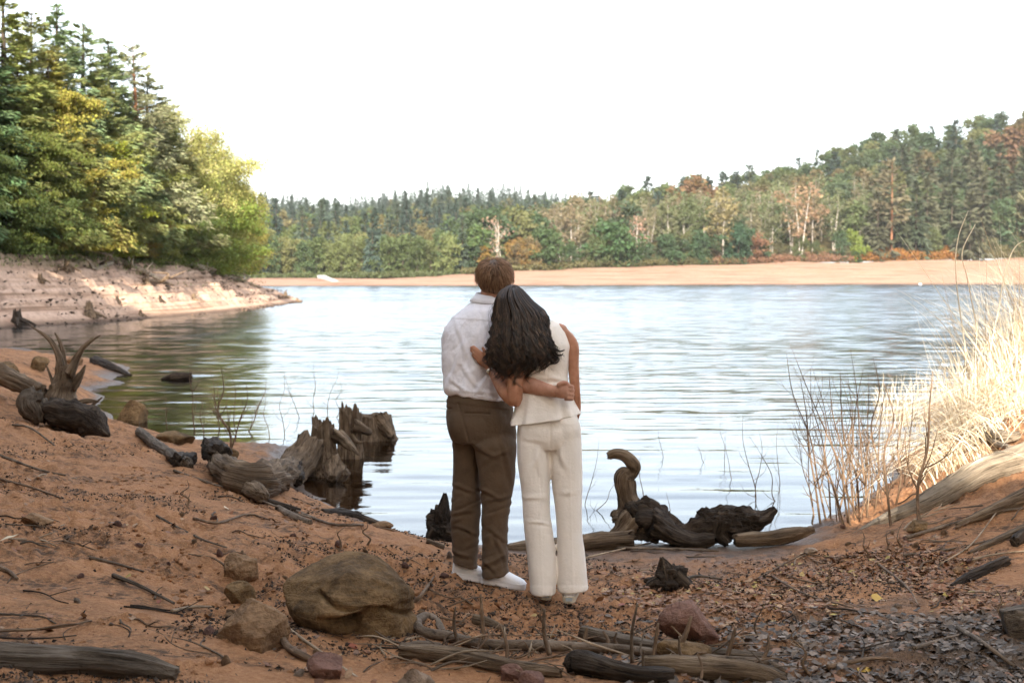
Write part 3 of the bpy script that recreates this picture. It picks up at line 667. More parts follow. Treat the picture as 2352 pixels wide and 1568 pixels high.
# the upper part of the central hill is a closed conifer wood: the trees between and behind those above, as one mass
r5 = np.random.default_rng(17); g5 = Geo()
for k in range(1250):
    Y_ = r5.uniform(450, 800); u_ = r5.uniform(420, 1400); z = float(far_centre(np.array([u_]), np.array([Y_]))[0]) - .8; h = r5.uniform(7.5, 11.5); m = 40
    f = r5.random(m) ** .8; a = r5.random(m) * 6.28; rad = h * .15 * (1 - f) ** .85 * r5.uniform(.6, 1.1, m)
    C = np.stack([at_u(u_, Y_) + rad * np.cos(a), Y_ + rad * np.sin(a), z + h * (.06 + .93 * f)], -1); D = np.stack([np.cos(a), np.sin(a), -.45 + .9 * f ** 2], -1) + r5.normal(size=(m, 3)) * .3
    L = h * .13 * (1.1 - .55 * f); g5.add(*kites(C, D, L, L * .55, .15, r5))
o = obj('distant_conifer_wood', g5.mesh('distant_conifer_wood', M_FARNEEDLE, False)); o.color = (.026, .042, .031, 1); stuff(o, 'closed dark conifer wood covering the upper central far hill', 'wood')
# right hill
for k in range(11):
    for u in np.arange(1085 + (k % 2) * 20 + max(0, k - 2) * 16, 2420, (44, 42, 40, 40, 42, 46, 48, 48, 48, 46, 44)[k]):
        u_ = u + rr.normal() * 9; y1 = np.interp(u_, RU, R_YB); Y_ = y1 + 5 + (k / 10) ** 1.1 * 150 + rr.normal() * 2.5
        z = float(far_right(np.array([u_]), np.array([Y_]))[0]) - .5
        x_ = at_u(u_, Y_); q = rr.random(); right = (u_ - 1100) / 1250
        if 1230 < u_ < 1990 and 1 <= k <= 4 and q < .72:
            pr, nm, h = FAR_BIRCH[rr.integers(2)], 'birch_tree', rr.uniform(14, 18.5); col = [(.092, .096, .046), (.108, .094, .054), (.080, .096, .042), (.120, .092, .056)][rr.integers(4)]
            lab, grp, sx = 'slender birch with pale trunk and thin autumn leaves on the right far shore', 'birches on the right far shore', 1.0
        elif u_ > 1990 and k <= 5 and q < .62:
            pr, nm, h = FAR_SPRUCE[rr.integers(3)], 'spruce_tree', rr.uniform(17, 23); col = [(.045, .052, .026), (.036, .048, .026), (.055, .055, .03)][rr.integers(3)]
            lab, grp, sx = 'tall olive spruce on the right part of the right far shore', 'spruces on the right far shore', 1.15
        elif k >= 5 and q < .24:
            pr, nm, h = FAR_SPRUCE[rr.integers(3)], 'spruce_tree', rr.uniform(13, 18); col = C_SPR[rr.integers(4)]
            lab, grp, sx = 'dark spruce high on the right far hill', 'spruces high on the right far hill', 1.1
        else:
            pr, nm, h = FAR_BROAD[rr.integers(3)], 'leafy_tree', (rr.uniform(5, 9) if k == 0 else rr.uniform(11.5, 16.5))
            col = [(.034, .056, .026), (.030, .050, .024), (.062, .074, .028), (.080, .082, .032), (.090, .066, .032), (.038, .060, .028), (.050, .070, .030), (.060, .076, .030), (.036, .052, .028), (.075, .070, .034)][rr.integers(10)]
            lab, grp, sx = 'broad leafy tree in the mixed wood on the right far hill', 'leafy trees on the right far hill', (1.0 if k else .8)
        rowt = 'beneath' if k == 0 else 'low on' if k < 4 else 'halfway up' if k < 8 else 'on the crest of'
        colt = 'above the woman' if u_ < 1340 else 'above the curved driftwood' if u_ < 1620 else 'left of the tallest birch' if u_ < 1843 else 'right of the tallest birch' if u_ < 2045 else 'right of the tall pine' if u_ < 2200 else 'over the dry grass'
        hue = '' if nm != 'leafy_tree' else 'rust-brown ' if col[0] > 1.6 * col[1] else 'yellowing ' if col[0] >= col[1] * 1.0 else 'light green ' if col[1] > .08 else 'dark green '
        lab = hue + {'leafy_tree': 'leafy tree', 'birch_tree': 'slender pale-trunked birch', 'spruce_tree': 'dark spruce'}[nm] + ' ' + rowt + ' the right hill, ' + colt; grp = 'spruces on the right far hill' if nm == 'spruce_tree' else grp
        plant_tree(nm, pr, (x_, Y_, z), h, lab, 'tree', grp, np.array(col) * (.85 + .35 * rr.random()), sx=sx)
# trees and bushes of the right far shore that one can pick out
PICK = [
 ('leafy_tree', FAR_BROAD[0], 1088, 8, 517, 10, (.055, .085, .028), 1.1, 'round green tree at the left end of the right far wood'),
 ('leafy_tree', FAR_BROAD[2], 1105, 4, 565, 5, (.15, .09, .022), 1.0, 'orange-yellow tree in front of the bare white birch'),
 ('bare_birch', BARE_BIRCH[0], 1148, 6, 500, 10, (.28, .17, .12), 1.0, 'bare white birch with spread stems above the man'),
 ('leafy_tree', FAR_BROAD[1], 1195, 4, 545, 6, (.17, .10, .03), 1.0, 'amber tree just right of the man at the far shore'),
 ('leafy_tree', FAR_BROAD[2], 1225, 4, 560, 6, (.16, .105, .04), .9, 'peach and yellow tree above the woman at the far shore'),
 ('bush', FAR_BUSH[0], 1396, 3, 515, 10, (.034, .066, .024), .92, 'largest round dark green bush on the right far shore'),
 ('bush', FAR_BUSH[1], 1447, 2, 545, 7, (.034, .062, .024), .85, 'smaller dark bush touching the largest bush on its right'),
 ('bare_birch', BARE_BIRCH[1], 1462, 2, 487, 8, (.32, .18, .13), 1.0, 'lone pinkish bare birch behind the two round bushes'),
 ('bush', FAR_BUSH[0], 1539, 2, 548, 7, (.032, .060, .026), .95, 'round dark bush standing alone right of the lone bare birch'),
 ('bush', FAR_BUSH[1], 1605, 4, 535, 7, (.030, .056, .026), 1.0, 'wide dark bush left of the birch group'),
 ('bush', FAR_BUSH[1], 1690, 2, 520, 9, (.022, .050, .026), .8, 'upright dark green bush at the foot of the birches'),
 ('bush', FAR_BUSH[0], 1250, 3, 530, 6, (.036, .060, .022), .8, 'small dark bush left of the largest bush'),
 ('bush', FAR_BUSH[0], 1965, 2, 535, 6, (.100, .130, .022), .62, 'small yellow-green bush at the edge of the orange bracken'),
 ('bush', FAR_BUSH[1], 1970, 0, 572, 4, (.032, .060, .022), .9, 'low dark green bush right on the upper edge of the far sand'),
 ('pine_tree', FAR_PINE[0], 2045, 3, 372, 20, (.095, .080, .045), 1.0, 'tall pine with long bare trunk and reddish top on the right shore'),
 ('birch_tree', FAR_BIRCH[1], 1843, 2, 412, 16, (.20, .125, .075), 1.1, 'tallest birch with white forked trunk in the birch group'),
 ('birch_tree', FAR_BIRCH[0], 1660, 4, 425, 15, (.16, .13, .06), 1.1, 'leaning birch at the left end of the birch group'),
 ('leafy_tree', FAR_BROAD[0], 1730, 3, 530, 7, (.15, .075, .045), 1.2, 'rust-red bush under the birch group'),
 ('leafy_tree', FAR_BROAD[2], 2310, 90, 290, 14, (.11, .06, .034), 1.2, 'rust-brown oak high at the right edge of the picture'),
 ('leafy_tree', FAR_BROAD[1], 1605, 60, 402, 14, (.12, .066, .034), 1.0, 'rust-brown tree on the skyline above the lone bush'),
]
for nm, pr, u, dy, vt, hh, col, sx, lab in PICK:
    y1 = float(np.interp(u, RU, R_YB)); Y_ = y1 + dy; z = float(far_right(np.array([u]), np.array([Y_]))[0]) - .3
    h = CAM_Z + (HOR - vt) * Y_ / FPX - z
    plant_tree(nm, pr, (at_u(u, Y_), Y_, z), h, lab, 'bush' if nm == 'bush' else 'tree', None, col, sx=sx)
# orange bracken along the upper edge of the far sand
def bracken(name, ua, ub, n, cols, hgt, lab):
    u = rr.uniform(ua, ub, n); d = rr.uniform(-1, 9, n) ; Y = np.interp(u, RU, R_YB) + d; z = far_right(u, Y)
    C = np.stack([at_u(u, Y), Y, z + rr.random(n) * hgt], -1); D = rr.normal(size=(n, 3)) * [1, 1, .5] + [0, 0, .4]
    V, F = kites(C, D, rr.uniform(.5, 1.0, n), rr.uniform(.3, .6, n), .2, rr)
    o = obj(name, mk_mesh(name, V, F, M_FARLEAF, smooth=False)); o.color = (*cols, 1); stuff(o, lab, 'bracken')
bracken('bracken', 1960, 2200, 4200, (.20, .085, .02), 2.0, 'orange bracken under the spruces on the right far shore')
bracken('bracken', 1640, 1960, 3600, (.14, .07, .042), 1.4, 'rust-coloured bracken under the birch group')
bracken('undergrowth', 1060, 1700, 7000, (.085, .075, .032), 1.3, 'brownish undergrowth along the right far wood edge')
bracken('undergrowth', 2200, 2420, 2500, (.075, .062, .026), 1.8, 'brown-green undergrowth at the far right wood edge')
bracken('undergrowth', 430, 1080, 5200, (.060, .072, .030), 1.0, 'low green scrub along the foot of the central far hill')

# wood behind and left of the viewpoint: it is what shades the near shore
SHADE = protoset(M_BARK, [broadleaf(10, 3.4, 91, 7000, .75, base=.12, clumps=120, flat=.8, limbs=18, spread=.17)])
SH = [(-8, -15, 22), (-14, -14, 22), (-20, -14, 23), (-9.5, -27, 25), (-17, -26, 25), (-8.5, -5, 12), (-24, -10, 22), (-15, -4, 18), (-22, 2, 19), (-27, 10, 20), (-19.5, 25, 20), (-26, 27, 21), (-31, 22, 21), (-23, 16, 19), (18, 4, 13), (20, -12, 18), (-29, -4, 22), (-3.6, -5, 12), (10.5, -6, 14)]
for x, y, h in SH:
    z = hz_back(x, min(y, -4)) if y < 3 else 3.0
    plant_tree('shade_tree', SHADE[0], (x, y, z - .3), h, 'tall leafy tree of the wood behind the viewer', 'tree', 'trees behind the viewer', (.05, .075, .025))
# ------------------------------------------------------------------ people
def uv_of(Pw):
    q = np.asarray(Pw, float) - np.array([0, 0, CAM_Z]); dep = q[..., 1] * _cp - q[..., 2] * _sp; up = q[..., 1] * _sp + q[..., 2] * _cp
    return CX + FPX * q[..., 0] / dep, CY - FPX * up / dep
def loft(rings, n=44, m=None, p=2.25, flute=None):
    """rings: (u_left, u_right, v, Y, half depth[, tilt]) in frame positions -> closed skin"""
    R = np.array([(r + (0,))[:6] if len(r) < 6 else r for r in rings], float)
    if m is not None: R = spline(R[:, [2, 0, 1, 3, 4, 5]], m)[:, [1, 2, 0, 3, 4, 5]]
    th = np.arange(n) / n * 2 * np.pi; c = np.sign(np.cos(th)) * np.abs(np.cos(th)) ** (2 / p); s = np.sign(np.sin(th)) * np.abs(np.sin(th)) ** (2 / p)
    V = []
    for k, (ul, ur, v, Y, hd, tl) in enumerate(R):
        uc, hw = (ul + ur) / 2, (ur - ul) / 2; f = 1.0
        if flute is not None: f = 1 + flute(k / (len(R) - 1), th)
        q = P(uc + hw * c * f, v + tl * hw * c, np.full(n, Y)); q[:, 1] += hd * s * f; V.append(q)
    m_ = len(R); V = np.concatenate(V); i = np.arange(m_ - 1)[:, None] * n; j = np.arange(n)[None]; j2 = (j + 1) % n
    F4 = np.stack([i + j, i + j2, i + n + j2, i + n + j], -1).reshape(-1, 4)
    b = len(V); V = np.vstack([V, V[:n].mean(0), V[b - n:b].mean(0)]); jj = np.arange(n); k2 = (jj + 1) % n; e = b - n
    F3 = np.vstack([np.stack([np.full(n, b), k2, jj], -1), np.stack([np.full(n, b + 1), e + jj, e + k2], -1)])
    return V, F3, F4
def ellipsoid(c, r, rot=None, n=20, m=12):
    th = np.linspace(0, np.pi, m)[1:-1]; ph = np.arange(n) / n * 2 * np.pi
    V = np.stack([np.sin(th)[:, None] * np.cos(ph), np.sin(th)[:, None] * np.sin(ph), np.repeat(np.cos(th)[:, None], n, 1)], -1).reshape(-1, 3)
    V = np.vstack([V, [0, 0, 1], [0, 0, -1]]) * np.asarray(r)
    if rot is not None: V = V @ np.array(rot.to_matrix() if hasattr(rot, 'to_matrix') else rot).T
    V = V + np.asarray(c); k = m - 2; i = np.arange(k - 1)[:, None] * n; j = np.arange(n)[None]; j2 = (j + 1) % n
    F4 = np.stack([i + j, i + n + j, i + n + j2, i + j2], -1).reshape(-1, 4); b = k * n; jj = np.arange(n); k2 = (jj + 1) % n
    F3 = np.vstack([np.stack([np.full(n, b), jj, k2], -1), np.stack([np.full(n, b + 1), (k - 1) * n + k2, (k - 1) * n + jj], -1)])
    return V, F3, F4
def fuse(parts, voxel, smooth=4, mat=None, name='skin', shape=None):
    """one continuous surface out of overlapping closed shells"""
    g = Geo()
    for p in parts: g.addm(*p[:3])
    V, F, _ = g.arrays(); me = mk_mesh(name + '_tmp', V, F); o = bpy.data.objects.new('tmp', me); COL.objects.link(o)
    md = o.modifiers.new('r', 'REMESH'); md.mode = 'VOXEL'; md.voxel_size = voxel; md.adaptivity = 0
    ms = o.modifiers.new('s', 'SMOOTH'); ms.factor = .5; ms.iterations = smooth
    dg = bpy.context.evaluated_depsgraph_get(); r = bpy.data.meshes.new_from_object(o.evaluated_get(dg)); r.name = name
    bpy.data.objects.remove(o); bpy.data.meshes.remove(me)
    n = len(r.vertices); co = np.empty(n * 3, np.float32); r.vertices.foreach_get('co', co); co = co.reshape(-1, 3).astype(float)
    nn = np.empty(n * 3, np.float32); r.vertex_normals.foreach_get('vector', nn); nn = nn.reshape(-1, 3)
    if shape is not None: co = shape(co, nn)
    r.vertices.foreach_set('co', co.astype(np.float32).ravel())
    r.polygons.foreach_set('use_smooth', np.ones(len(r.polygons), bool)); r.materials.clear()
    if mat: r.materials.append(mat)
    r.update(); return r
def mat_cloth(name, col, weave=900, var=.06, rough=.9, bump=.25, sheen=.2):
    t = NT(name); tc = t.n('TexCoord').outputs['Object']; a = t.noise(tc, 9, 4, .6); w = t.noise(tc, weave, 2)
    c = t.mix(t.mr(a, .3, .7, 0, 1), tuple(x * (1 - var) for x in col), tuple(min(1, x * (1 + var)) for x in col))
    b = t.principled(c, rough, t.bump(w, bump, .002, t.bump(t.noise(tc, 38, 4, .6), .5, .008)), .2, Sheen_Weight=sheen)
    return t.done(b.outputs[0])
def mat_skin(name, c1, c2):
    t = NT(name); tc = t.n('TexCoord').outputs['Object']; a = t.mr(t.noise(tc, 18, 5, .65), .3, .7); f = t.noise(tc, 260, 2)
    b = t.principled(t.mix(a, c1, c2), .55, t.bump(f, .2, .002), .4, Subsurface_Weight=.12, Subsurface_Scale=.01)
    b.inputs['Subsurface Radius'].default_value = (1, .35, .2)
    return t.done(b.outputs[0])
def mat_hair(name, c1, c2, rough=.38):
    t = NT(name); g = t.geo(); r = g.outputs['Random Per Island']
    b = t.principled(t.mix(r, c1, c2), rough, None, .5); return t.done(b.outputs[0])
M_SHIRT = mat_cloth('white_cotton', (.80, .79, .84)); M_BROWN = mat_cloth('brown_twill', (.105, .070, .044), 700, .12, sheen=.05)
M_CREAM = mat_cloth('cream_crepe', (.80, .73, .65), 1100, .03, .85, .15); M_SKIN_M = mat_skin('light_skin', (.36, .165, .10), (.52, .29, .20)); M_SKIN_W = mat_skin('tanned_skin', (.34, .145, .078), (.50, .25, .15))
M_HAIR_M = mat_hair('brown_hair', (.11, .055, .026), (.46, .27, .15), .5); M_HAIR_CAP = mat_hair('brown_hair_base', (.07, .036, .017), (.08, .04, .02), .6); M_HAIR_W = mat_hair('dark_brown_hair', (.010, .006, .004), (.020, .012, .008), .4)
def mat_locks():
    t = NT('dark_brown_locks'); sp = t.n('SeparateXYZ'); t.l(t.attr('grain').outputs['Vector'], sp.inputs[0]); r = t.geo().outputs['Random Per Island']
    c = t.ramp(t.math('ADD', t.math('MULTIPLY', sp.outputs['X'], .8), t.math('MULTIPLY', r, .2)), [(0, (.007, .0045, .0035)), (.5, (.026, .015, .010)), (.8, (.085, .050, .030)), (1, (.17, .105, .065))])
    return t.done(t.principled(c, .33, None, .55).outputs[0])
M_LOCKS = mat_locks()
def plain(name, col, rough=.6, metal=0.0, spec=.4):
    t = NT(name); return t.done(t.principled(col, rough, None, spec, Metallic=metal).outputs[0])
M_SHOE = mat_cloth('white_shoe_leather', (.80, .79, .80), 400, .04, .6, .1, 0); M_SOLE = mat_cloth('white_rubber', (.74, .72, .73), 300, .06, .7, .2, 0)
M_HEEL = mat_cloth('cream_rubber', (.62, .55, .44), 200, .15, .8, .2, 0); M_PATCH = plain('grey_heel_patch', (.35, .40, .42)); M_METAL = plain('steel', (.75, .72, .68), .25, 1.0); M_GOLDRIM = plain('dial_rim', (.8, .62, .45), .25, 1.0); M_DIAL = plain('cream_dial', (.75, .66, .52), .35); M_DARK = plain('dark_thread', (.02, .015, .012), .8)

def fold(co, nn, u0, v0, ang, length, width, depth):
    """a soft crease seen along a line in the frame"""
    u, v = uv_of(co); du, dv = u - u0, v - v0; c, s = math.cos(ang), math.sin(ang)
    a = (du * c + dv * s) / length; b = (-du * s + dv * c) / width + .25 * np.sin(a * 3 + u0)
    w = np.exp(-a ** 2 * 1.5) * (np.exp(-b ** 2) - .8 * np.exp(-(b - 1.5) ** 2)) * (nn[:, 1] < .2)
    return co + nn * (w * depth)[:, None]

# ---------------- the man
def build_man():
    root = empty('person', tuple(P(1110, 1335, 7.9)))
    tag(root, 'man in white shirt and brown trousers seen from behind, arm round the woman', 'person')
    off = np.array(root.location)
    def part(name, me, parent=root):
        me.transform(Matrix.Translation(-Vector(off))) if parent is root or parent.parent is root else None
        return obj(name, me, parent)
    # skin: head, neck, trunk, arms with hands, legs
    Yh = 7.92; hc = P(1136, 642, Yh); sk = []
    yaw = Matrix.Rotation(math.radians(-8), 3, 'Z')
    def hp(x, y, z): return hc + np.array(yaw @ Vector((x, y, z)))
    sk.append(ellipsoid(hc, (.076, .092, .102), yaw)); sk.append(ellipsoid(hp(0, .035, -.055), (.062, .068, .075), yaw)); sk.append(ellipsoid(hp(0, .05, -.09), (.045, .045, .035), yaw))
    sk.append(tube(np.array([hp(0, .095, .01), hp(0, .118, -.02), hp(0, .10, -.035)]), [.008, .016, .012], 8))          # nose
    sk.append(tube(np.array([hp(-.025, .094, -.062), hp(0, .104, -.060), hp(.025, .094, -.062)]), [.006, .009, .006], 8))     # mouth
    for sx in (-1, 1):
        sk.append(ellipsoid(hp(sx * .030, .088, .005), (.015, .012, .010), yaw))                                                 # eyes
        e = Matrix.Rotation(math.radians(sx * 25), 3, 'Z') @ yaw; sk.append(ellipsoid(hp(sx * .082, .005, -.012), (.010, .022, .032), e))
    sk.append(tube(np.array([P(1121, 715, 7.93), P(1124, 690, 7.92), P(1131, 662, 7.915)]), [.068, .060, .058], 16, 8))
    sk.append(loft([(1095, 1150, 700, 7.93, .06), (1040, 1180, 735, 7.93, .09), (1030, 1176, 790, 7.93, .10), (1032, 1165, 860, 7.93, .10), (1040, 1160, 920, 7.93, .1), (1046, 1164, 960, 7.93, .085), (1052, 1162, 990, 7.93, .08), (1064, 1156, 1010, 7.92, .06)], 32, 30))
    for leg, Y in (([(1050, 1092, 1005), (1050, 1094, 1050), (1050, 1092, 1120), (1050, 1090, 1190), (1058, 1084, 1260), (1064, 1082, 1300)], 7.99), ([(1104, 1168, 1005), (1106, 1170, 1050), (1110, 1166, 1120), (1114, 1160, 1190), (1122, 1152, 1260), (1126, 1148, 1325)], 7.86)):
        sk.append(loft([(a, b, v, Y, (b - a) / 2 * Y / FPX) for a, b, v in leg], 20, 24))
    # right arm round her waist
    Sh, El, Wr = P(1172, 752, 7.85), P(1163, 868, 7.66), P(1272, 899, 7.505)
    sk.append(tube(np.array([Sh, (Sh + El) / 2, El]), [.052, .050, .044], 14, 10)); mid = El * .6 + Wr * .4 + np.array([0, -.008, -.004])
    sk.append(tube(np.array([El, mid, Wr, Wr * .7 + P(1290, 901, 7.485) * .3]), [.043, .046, .029, .029], 14, 14, flat=(1.08, .92), ref=(0, 0, 1)))
    pc = P(1288, 898, 7.486); kn = P(1303, 897, 7.482)
    sk.append(tube(np.array([Wr, pc, kn]), [.028, .040, .041], 14, 8, flat=(1.0, .62), ref=(0, 0, 1)))
    for i in range(4):                                   # curled fingers
        v = 885 + i * 9.3; L = (1.0, 1.08, 1.0, .85)[i]
        a = P(1302 + (2, 3, 2, -1)[i], v, 7.474); b = P(1304 + 10.5 * L, v + 2.5, 7.482); c = P(1303 + 10 * L, v + 4, 7.51); d = P(1296, v + 4, 7.525)
        sk.append(tube(np.array([a, b, c, d]), [.0108, .0102, .0092, .008], 10, 14))
    sk.append(tube(np.array([P(1281, 886, 7.478), P(1292, 879, 7.470), P(1302, 880, 7.474), P(1308, 887, 7.482)]), [.015, .013, .011, .009], 10, 14))   # thumb across the top
    # left arm in front of him, hand at the pocket
    sk.append(tube(np.array([P(1040, 752, 8.0), P(1036, 850, 8.06), P(1070, 915, 8.13), P(1082, 935, 8.13)]), [.05, .044, .030, .03], 12, 16))
    sk.append(tube(np.array([P(1078, 930, 8.13), P(1092, 950, 8.12)]), [.033, .035], 12, 5, flat=(1, .6), ref=(0, 0, 1)))
    for i in range(5):
        a = P(1084 + i * 4, 948 + (0 if i else -10), 8.12); sk.append(tube(np.array([a, P(1088 + i * 5, 966, 8.115), P(1088 + i * 5, 978 - abs(i - 2) * 3, 8.10)]), [.010, .009, .007], 8, 8))
    part('body', fuse(sk, .0055, 2, M_SKIN_M, 'body'))
    # shirt
    sh = [loft([(1094, 1152, 686, 7.93, .066), (1074, 1166, 699, 7.93, .082, -.04), (1054, 1180, 714, 7.92, .10, -.04), (1033, 1190, 735, 7.92, .118), (1017, 1193, 760, 7.915, .128), (1013.5, 1190, 790, 7.91, .134), (1013, 1182, 830, 7.91, .136), (1015, 1176, 858, 7.91, .137, .03),
          (1017, 1173, 885, 7.91, .141, .08), (1020, 1171, 900, 7.91, .143, .12), (1025, 1169, 909, 7.91, .138, .13), (1034, 1164, 914, 7.91, .120, .13), (1044, 1155, 922, 7.92, .10, .12)], 48, 60),
          tube(np.array([Sh + np.array([-.01, 0, .005]), (Sh + El) / 2 + [0, -.0, 0], El * .75 + Sh * .25]), [.072, .066, .060], 16, 12),
          tube(np.array([P(1058, 768, 7.98), P(1046, 810, 8.02), P(1040, 850, 8.05)]), [.060, .056, .052], 16, 10)]
    def wr(co, nn):
        u, v = uv_of(co); q = np.stack([u * .02 + v * .006, v * .012, co[:, 1] * 6], -1)
        w = (np.abs(fbm(q, 3)) - .25) * .014 * np.clip((v - 715) / 60, .15, 1) + fbm(np.stack([u * .07 + v * .04, v * .035 - u * .03, co[:, 1] * 20], -1), 3) * .0058 * np.clip((v - 700) / 60, .1, 1)
        # vertical blousing folds above the belt
        w += .008 * np.sin(u * .16 + .6 * np.sin(v * .05)) * np.clip((v - 850) / 40, 0, 1) * (v < 912)
        yoke = (v < 735 + .06 * (u - 1100)) * .0028; w += yoke
        co = co + nn * w[:, None]
        for f in ((1065, 790, 1.2, 70, 6, .006), (1045, 840, 1.9, 50, 5, .006), (1085, 870, .9, 55, 6, .006), (1110, 880, 2.2, 45, 5, .006), (1055, 885, .7, 40, 5, .005), (1125, 760, 1.3, 60, 6, .004), (1100, 900, .1, 60, 4, .004)): co = fold(co, nn, *f)
        return co
    s = part('shirt', fuse(sh, .005, 3, M_SHIRT, 'shirt', wr))
    # collar: a band turned down round the neck
    th = np.linspace(-.35, 2 * np.pi * .82 + .35, 60) - math.pi * .5 - math.pi * .82; cv = []
    for (uu_, v, rx, ry, dz) in ((1122, 678, .066, .064, 0), (1122, 676, .069, .067, 0), (1121, 686, .082, .074, 0), (1119, 695, .100, .084, 0), (1119, 695.6, .098, .082, 0), (1121, 688, .076, .071, 0)):
        c = P(uu_, v, 7.925); cv.append(np.stack([c[0] + rx * np.cos(th), c[1] + ry * np.sin(th), np.full(60, c[2]) + .012 * np.sin(th) * .5 - .01 * np.cos(th)], -1))
    k = len(cv); cv = np.array(cv); I = np.arange(k * 60).reshape(k, 60); F = np.stack([I[:-1, :-1], I[:-1, 1:], I[1:, 1:], I[1:, :-1]], -1).reshape(-1, 4)
    F = np.vstack([F, np.stack([I[-1, :-1], I[-1, 1:], I[0, 1:], I[0, :-1]], -1)])
    c = mk_mesh('collar', cv.reshape(-1, 3) - off, F, M_SHIRT); obj('collar', c, s)
    # trousers
    tr = [loft([(1036, 1164, 908, 7.915, .118, .12), (1030, 1172, 914, 7.91, .124, .13), (1026, 1178, 930, 7.91, .13, .12), (1024.6, 1181, 950, 7.91, .134, .08), (1025, 1184, 970, 7.90, .138, .04), (1031, 1186, 995, 7.90, .135), (1038, 1186, 1015, 7.90, .122)], 44, 40),
          loft([(1046, 1096, 992, 7.96, .08), (1038, 1103, 1018, 7.97, .102), (1040.5, 1104, 1036, 7.98, .10), (1039.5, 1105, 1098, 7.99, .092), (1036.5, 1105, 1147, 7.99, .088), (1034.5, 1103, 1195, 7.99, .085), (1037, 1100, 1243, 8.0, .08), (1040, 1097.5, 1284, 8.0, .078, .12), (1039.5, 1098, 1297, 8.0, .08, .25), (1043, 1094, 1296.5, 8.0, .07, .25)], 36, 60),
          loft([(1098, 1176, 992, 7.87, .09), (1086, 1186, 1018, 7.86, .122), (1091, 1187, 1036, 7.86, .12), (1096, 1184, 1070, 7.86, .112), (1099, 1181, 1098, 7.86, .105), (1103.5, 1176.5, 1130, 7.86, .098), (1106, 1169, 1179, 7.86, .09), (1107, 1167.5, 1227, 7.86, .086), (1107, 1166, 1284, 7.86, .083, -.05), (1107, 1167, 1321, 7.86, .087, -.18), (1111, 1163, 1320.5, 7.86, .075, -.18)], 36, 66),
          ellipsoid(P(1064, 972, 7.86), (.09, .08, .12)), ellipsoid(P(1128, 976, 7.845), (.10, .085, .13))]
    def tw(co, nn):
        u, v = uv_of(co)
        w = fbm(np.stack([u * .022, v * .018 + u * .012, co[:, 1] * 8], -1), 3) * .007 * np.clip((v - 960) / 60, .2, 1)
        w += (np.abs(fbm(np.stack([u * .012 + 5, v * .05 + u * .02, co[:, 1] * 5], -1), 2)) - .2) * .010 * np.clip((v - 1090) / 60, 0, 1)
        w -= .009 * np.exp(-((v - (949 + .03 * (u - 1097))) / 1.6) ** 2) * (np.abs(u - 1097) < 29) * (co[:, 1] < 7.9)
        w -= .009 * np.exp(-((v - 938) / 1.6) ** 2) * (u < 1038) * (co[:, 1] < 7.95)
        w += .003 * (v < 932 + .12 * (u - 1100)) * (v > 916)
        w -= .006 * np.exp(-((u - 1053 - (v - 930) * .28) / 2.5) ** 2) * (v < 1015) * (v > 925) * (co[:, 1] < 7.9)
        co = co + nn * w[:, None]
        for f in ((1110, 1032, .5, 40, 6, .010), (1140, 1045, -.5, 40, 6, .008), (1120, 1130, .45, 38, 5, .010), (1140, 1145, -.2, 34, 5, .008), (1065, 1120, .3, 30, 5, .008), (1062, 1175, -.1, 30, 5, .007), (1070, 1215, .35, 30, 5, .008), (1140, 1225, .6, 36, 5, .007), (1060, 1272, .3, 28, 5, .010), (1135, 1285, -.6, 34, 6, .010), (1125, 1300, .8, 26, 5, .008), (1150, 1260, 1.2, 40, 5, .008), (1165, 1060, 1.3, 70, 6, .006)): co = fold(co, nn, *f)
        return co
    part('trousers', fuse(tr, .0058, 10, M_BROWN, 'trousers', tw))
    for heel, toe, wmark in ((P(1037, 1324, 8.02), P(1140, 1339, 7.98), False), (P(1106, 1336, 7.885), P(1206, 1353, 7.80), True)):
        shoe(root, off, heel, toe, .105, M_SHOE, M_SOLE, 'white slip-on sneaker', wmark)
    # hair: cap and short strands from the whorl
    r = np.random.default_rng(5); g = Geo(); cap = Geo()
    V, F3, F4 = ellipsoid(hp(0, -.006, .004), (.084, .098, .108), yaw, 32, 24)
    def taper(q):
        l = (q - hc) @ np.array(yaw); f = 1 - .20 * np.clip((-.015 - l[:, 2]) / .08, 0, 1) ** 1.3; l[:, 0] *= f; l[:, 1] *= np.where(l[:, 1] < 0, f, 1); return hc + l @ np.array(yaw).T
    keep = lambda q: (((q - hc) @ np.array(yaw))[:, 1] < .075 - .9 * np.clip(-.02 - ((q - hc) @ np.array(yaw))[:, 2], 0, .2)) & (((q - hc) @ np.array(yaw))[:, 2] > -.088)
    V = taper(V); ok = keep(V); F3 = F3[ok[F3].all(1)]; F4 = F4[ok[F4].all(1)]; cap.addm(V, F3, F4)
    n = 4200; d = r.normal(size=(n, 3)); d /= np.linalg.norm(d, axis=1)[:, None]; q0 = hp(0, -.006, .004) + (d * np.array([.083, .097, .107])) @ np.array(yaw).T; q0 = taper(q0); q0 = q0[keep(q0)]
    wh = hp(.0, -.045, .105); nrm = (q0 - hc); nrm /= np.linalg.norm(nrm, axis=1)[:, None]
    flow = q0 - wh; flow -= nrm * (flow * nrm).sum(1)[:, None]; flow /= np.linalg.norm(flow, axis=1)[:, None] + 1e-6; flow += r.normal(size=flow.shape) * .16 + np.array([0, 0, -.35]); flow -= nrm * (flow * nrm).sum(1)[:, None]; flow /= np.linalg.norm(flow, axis=1)[:, None]
    zl = ((q0 - hc) @ np.array(yaw))[:, 2]; L = np.where(zl > .02, .055, np.where(zl > -.05, .030, .016)) * (.7 + .6 * r.random(len(q0)))
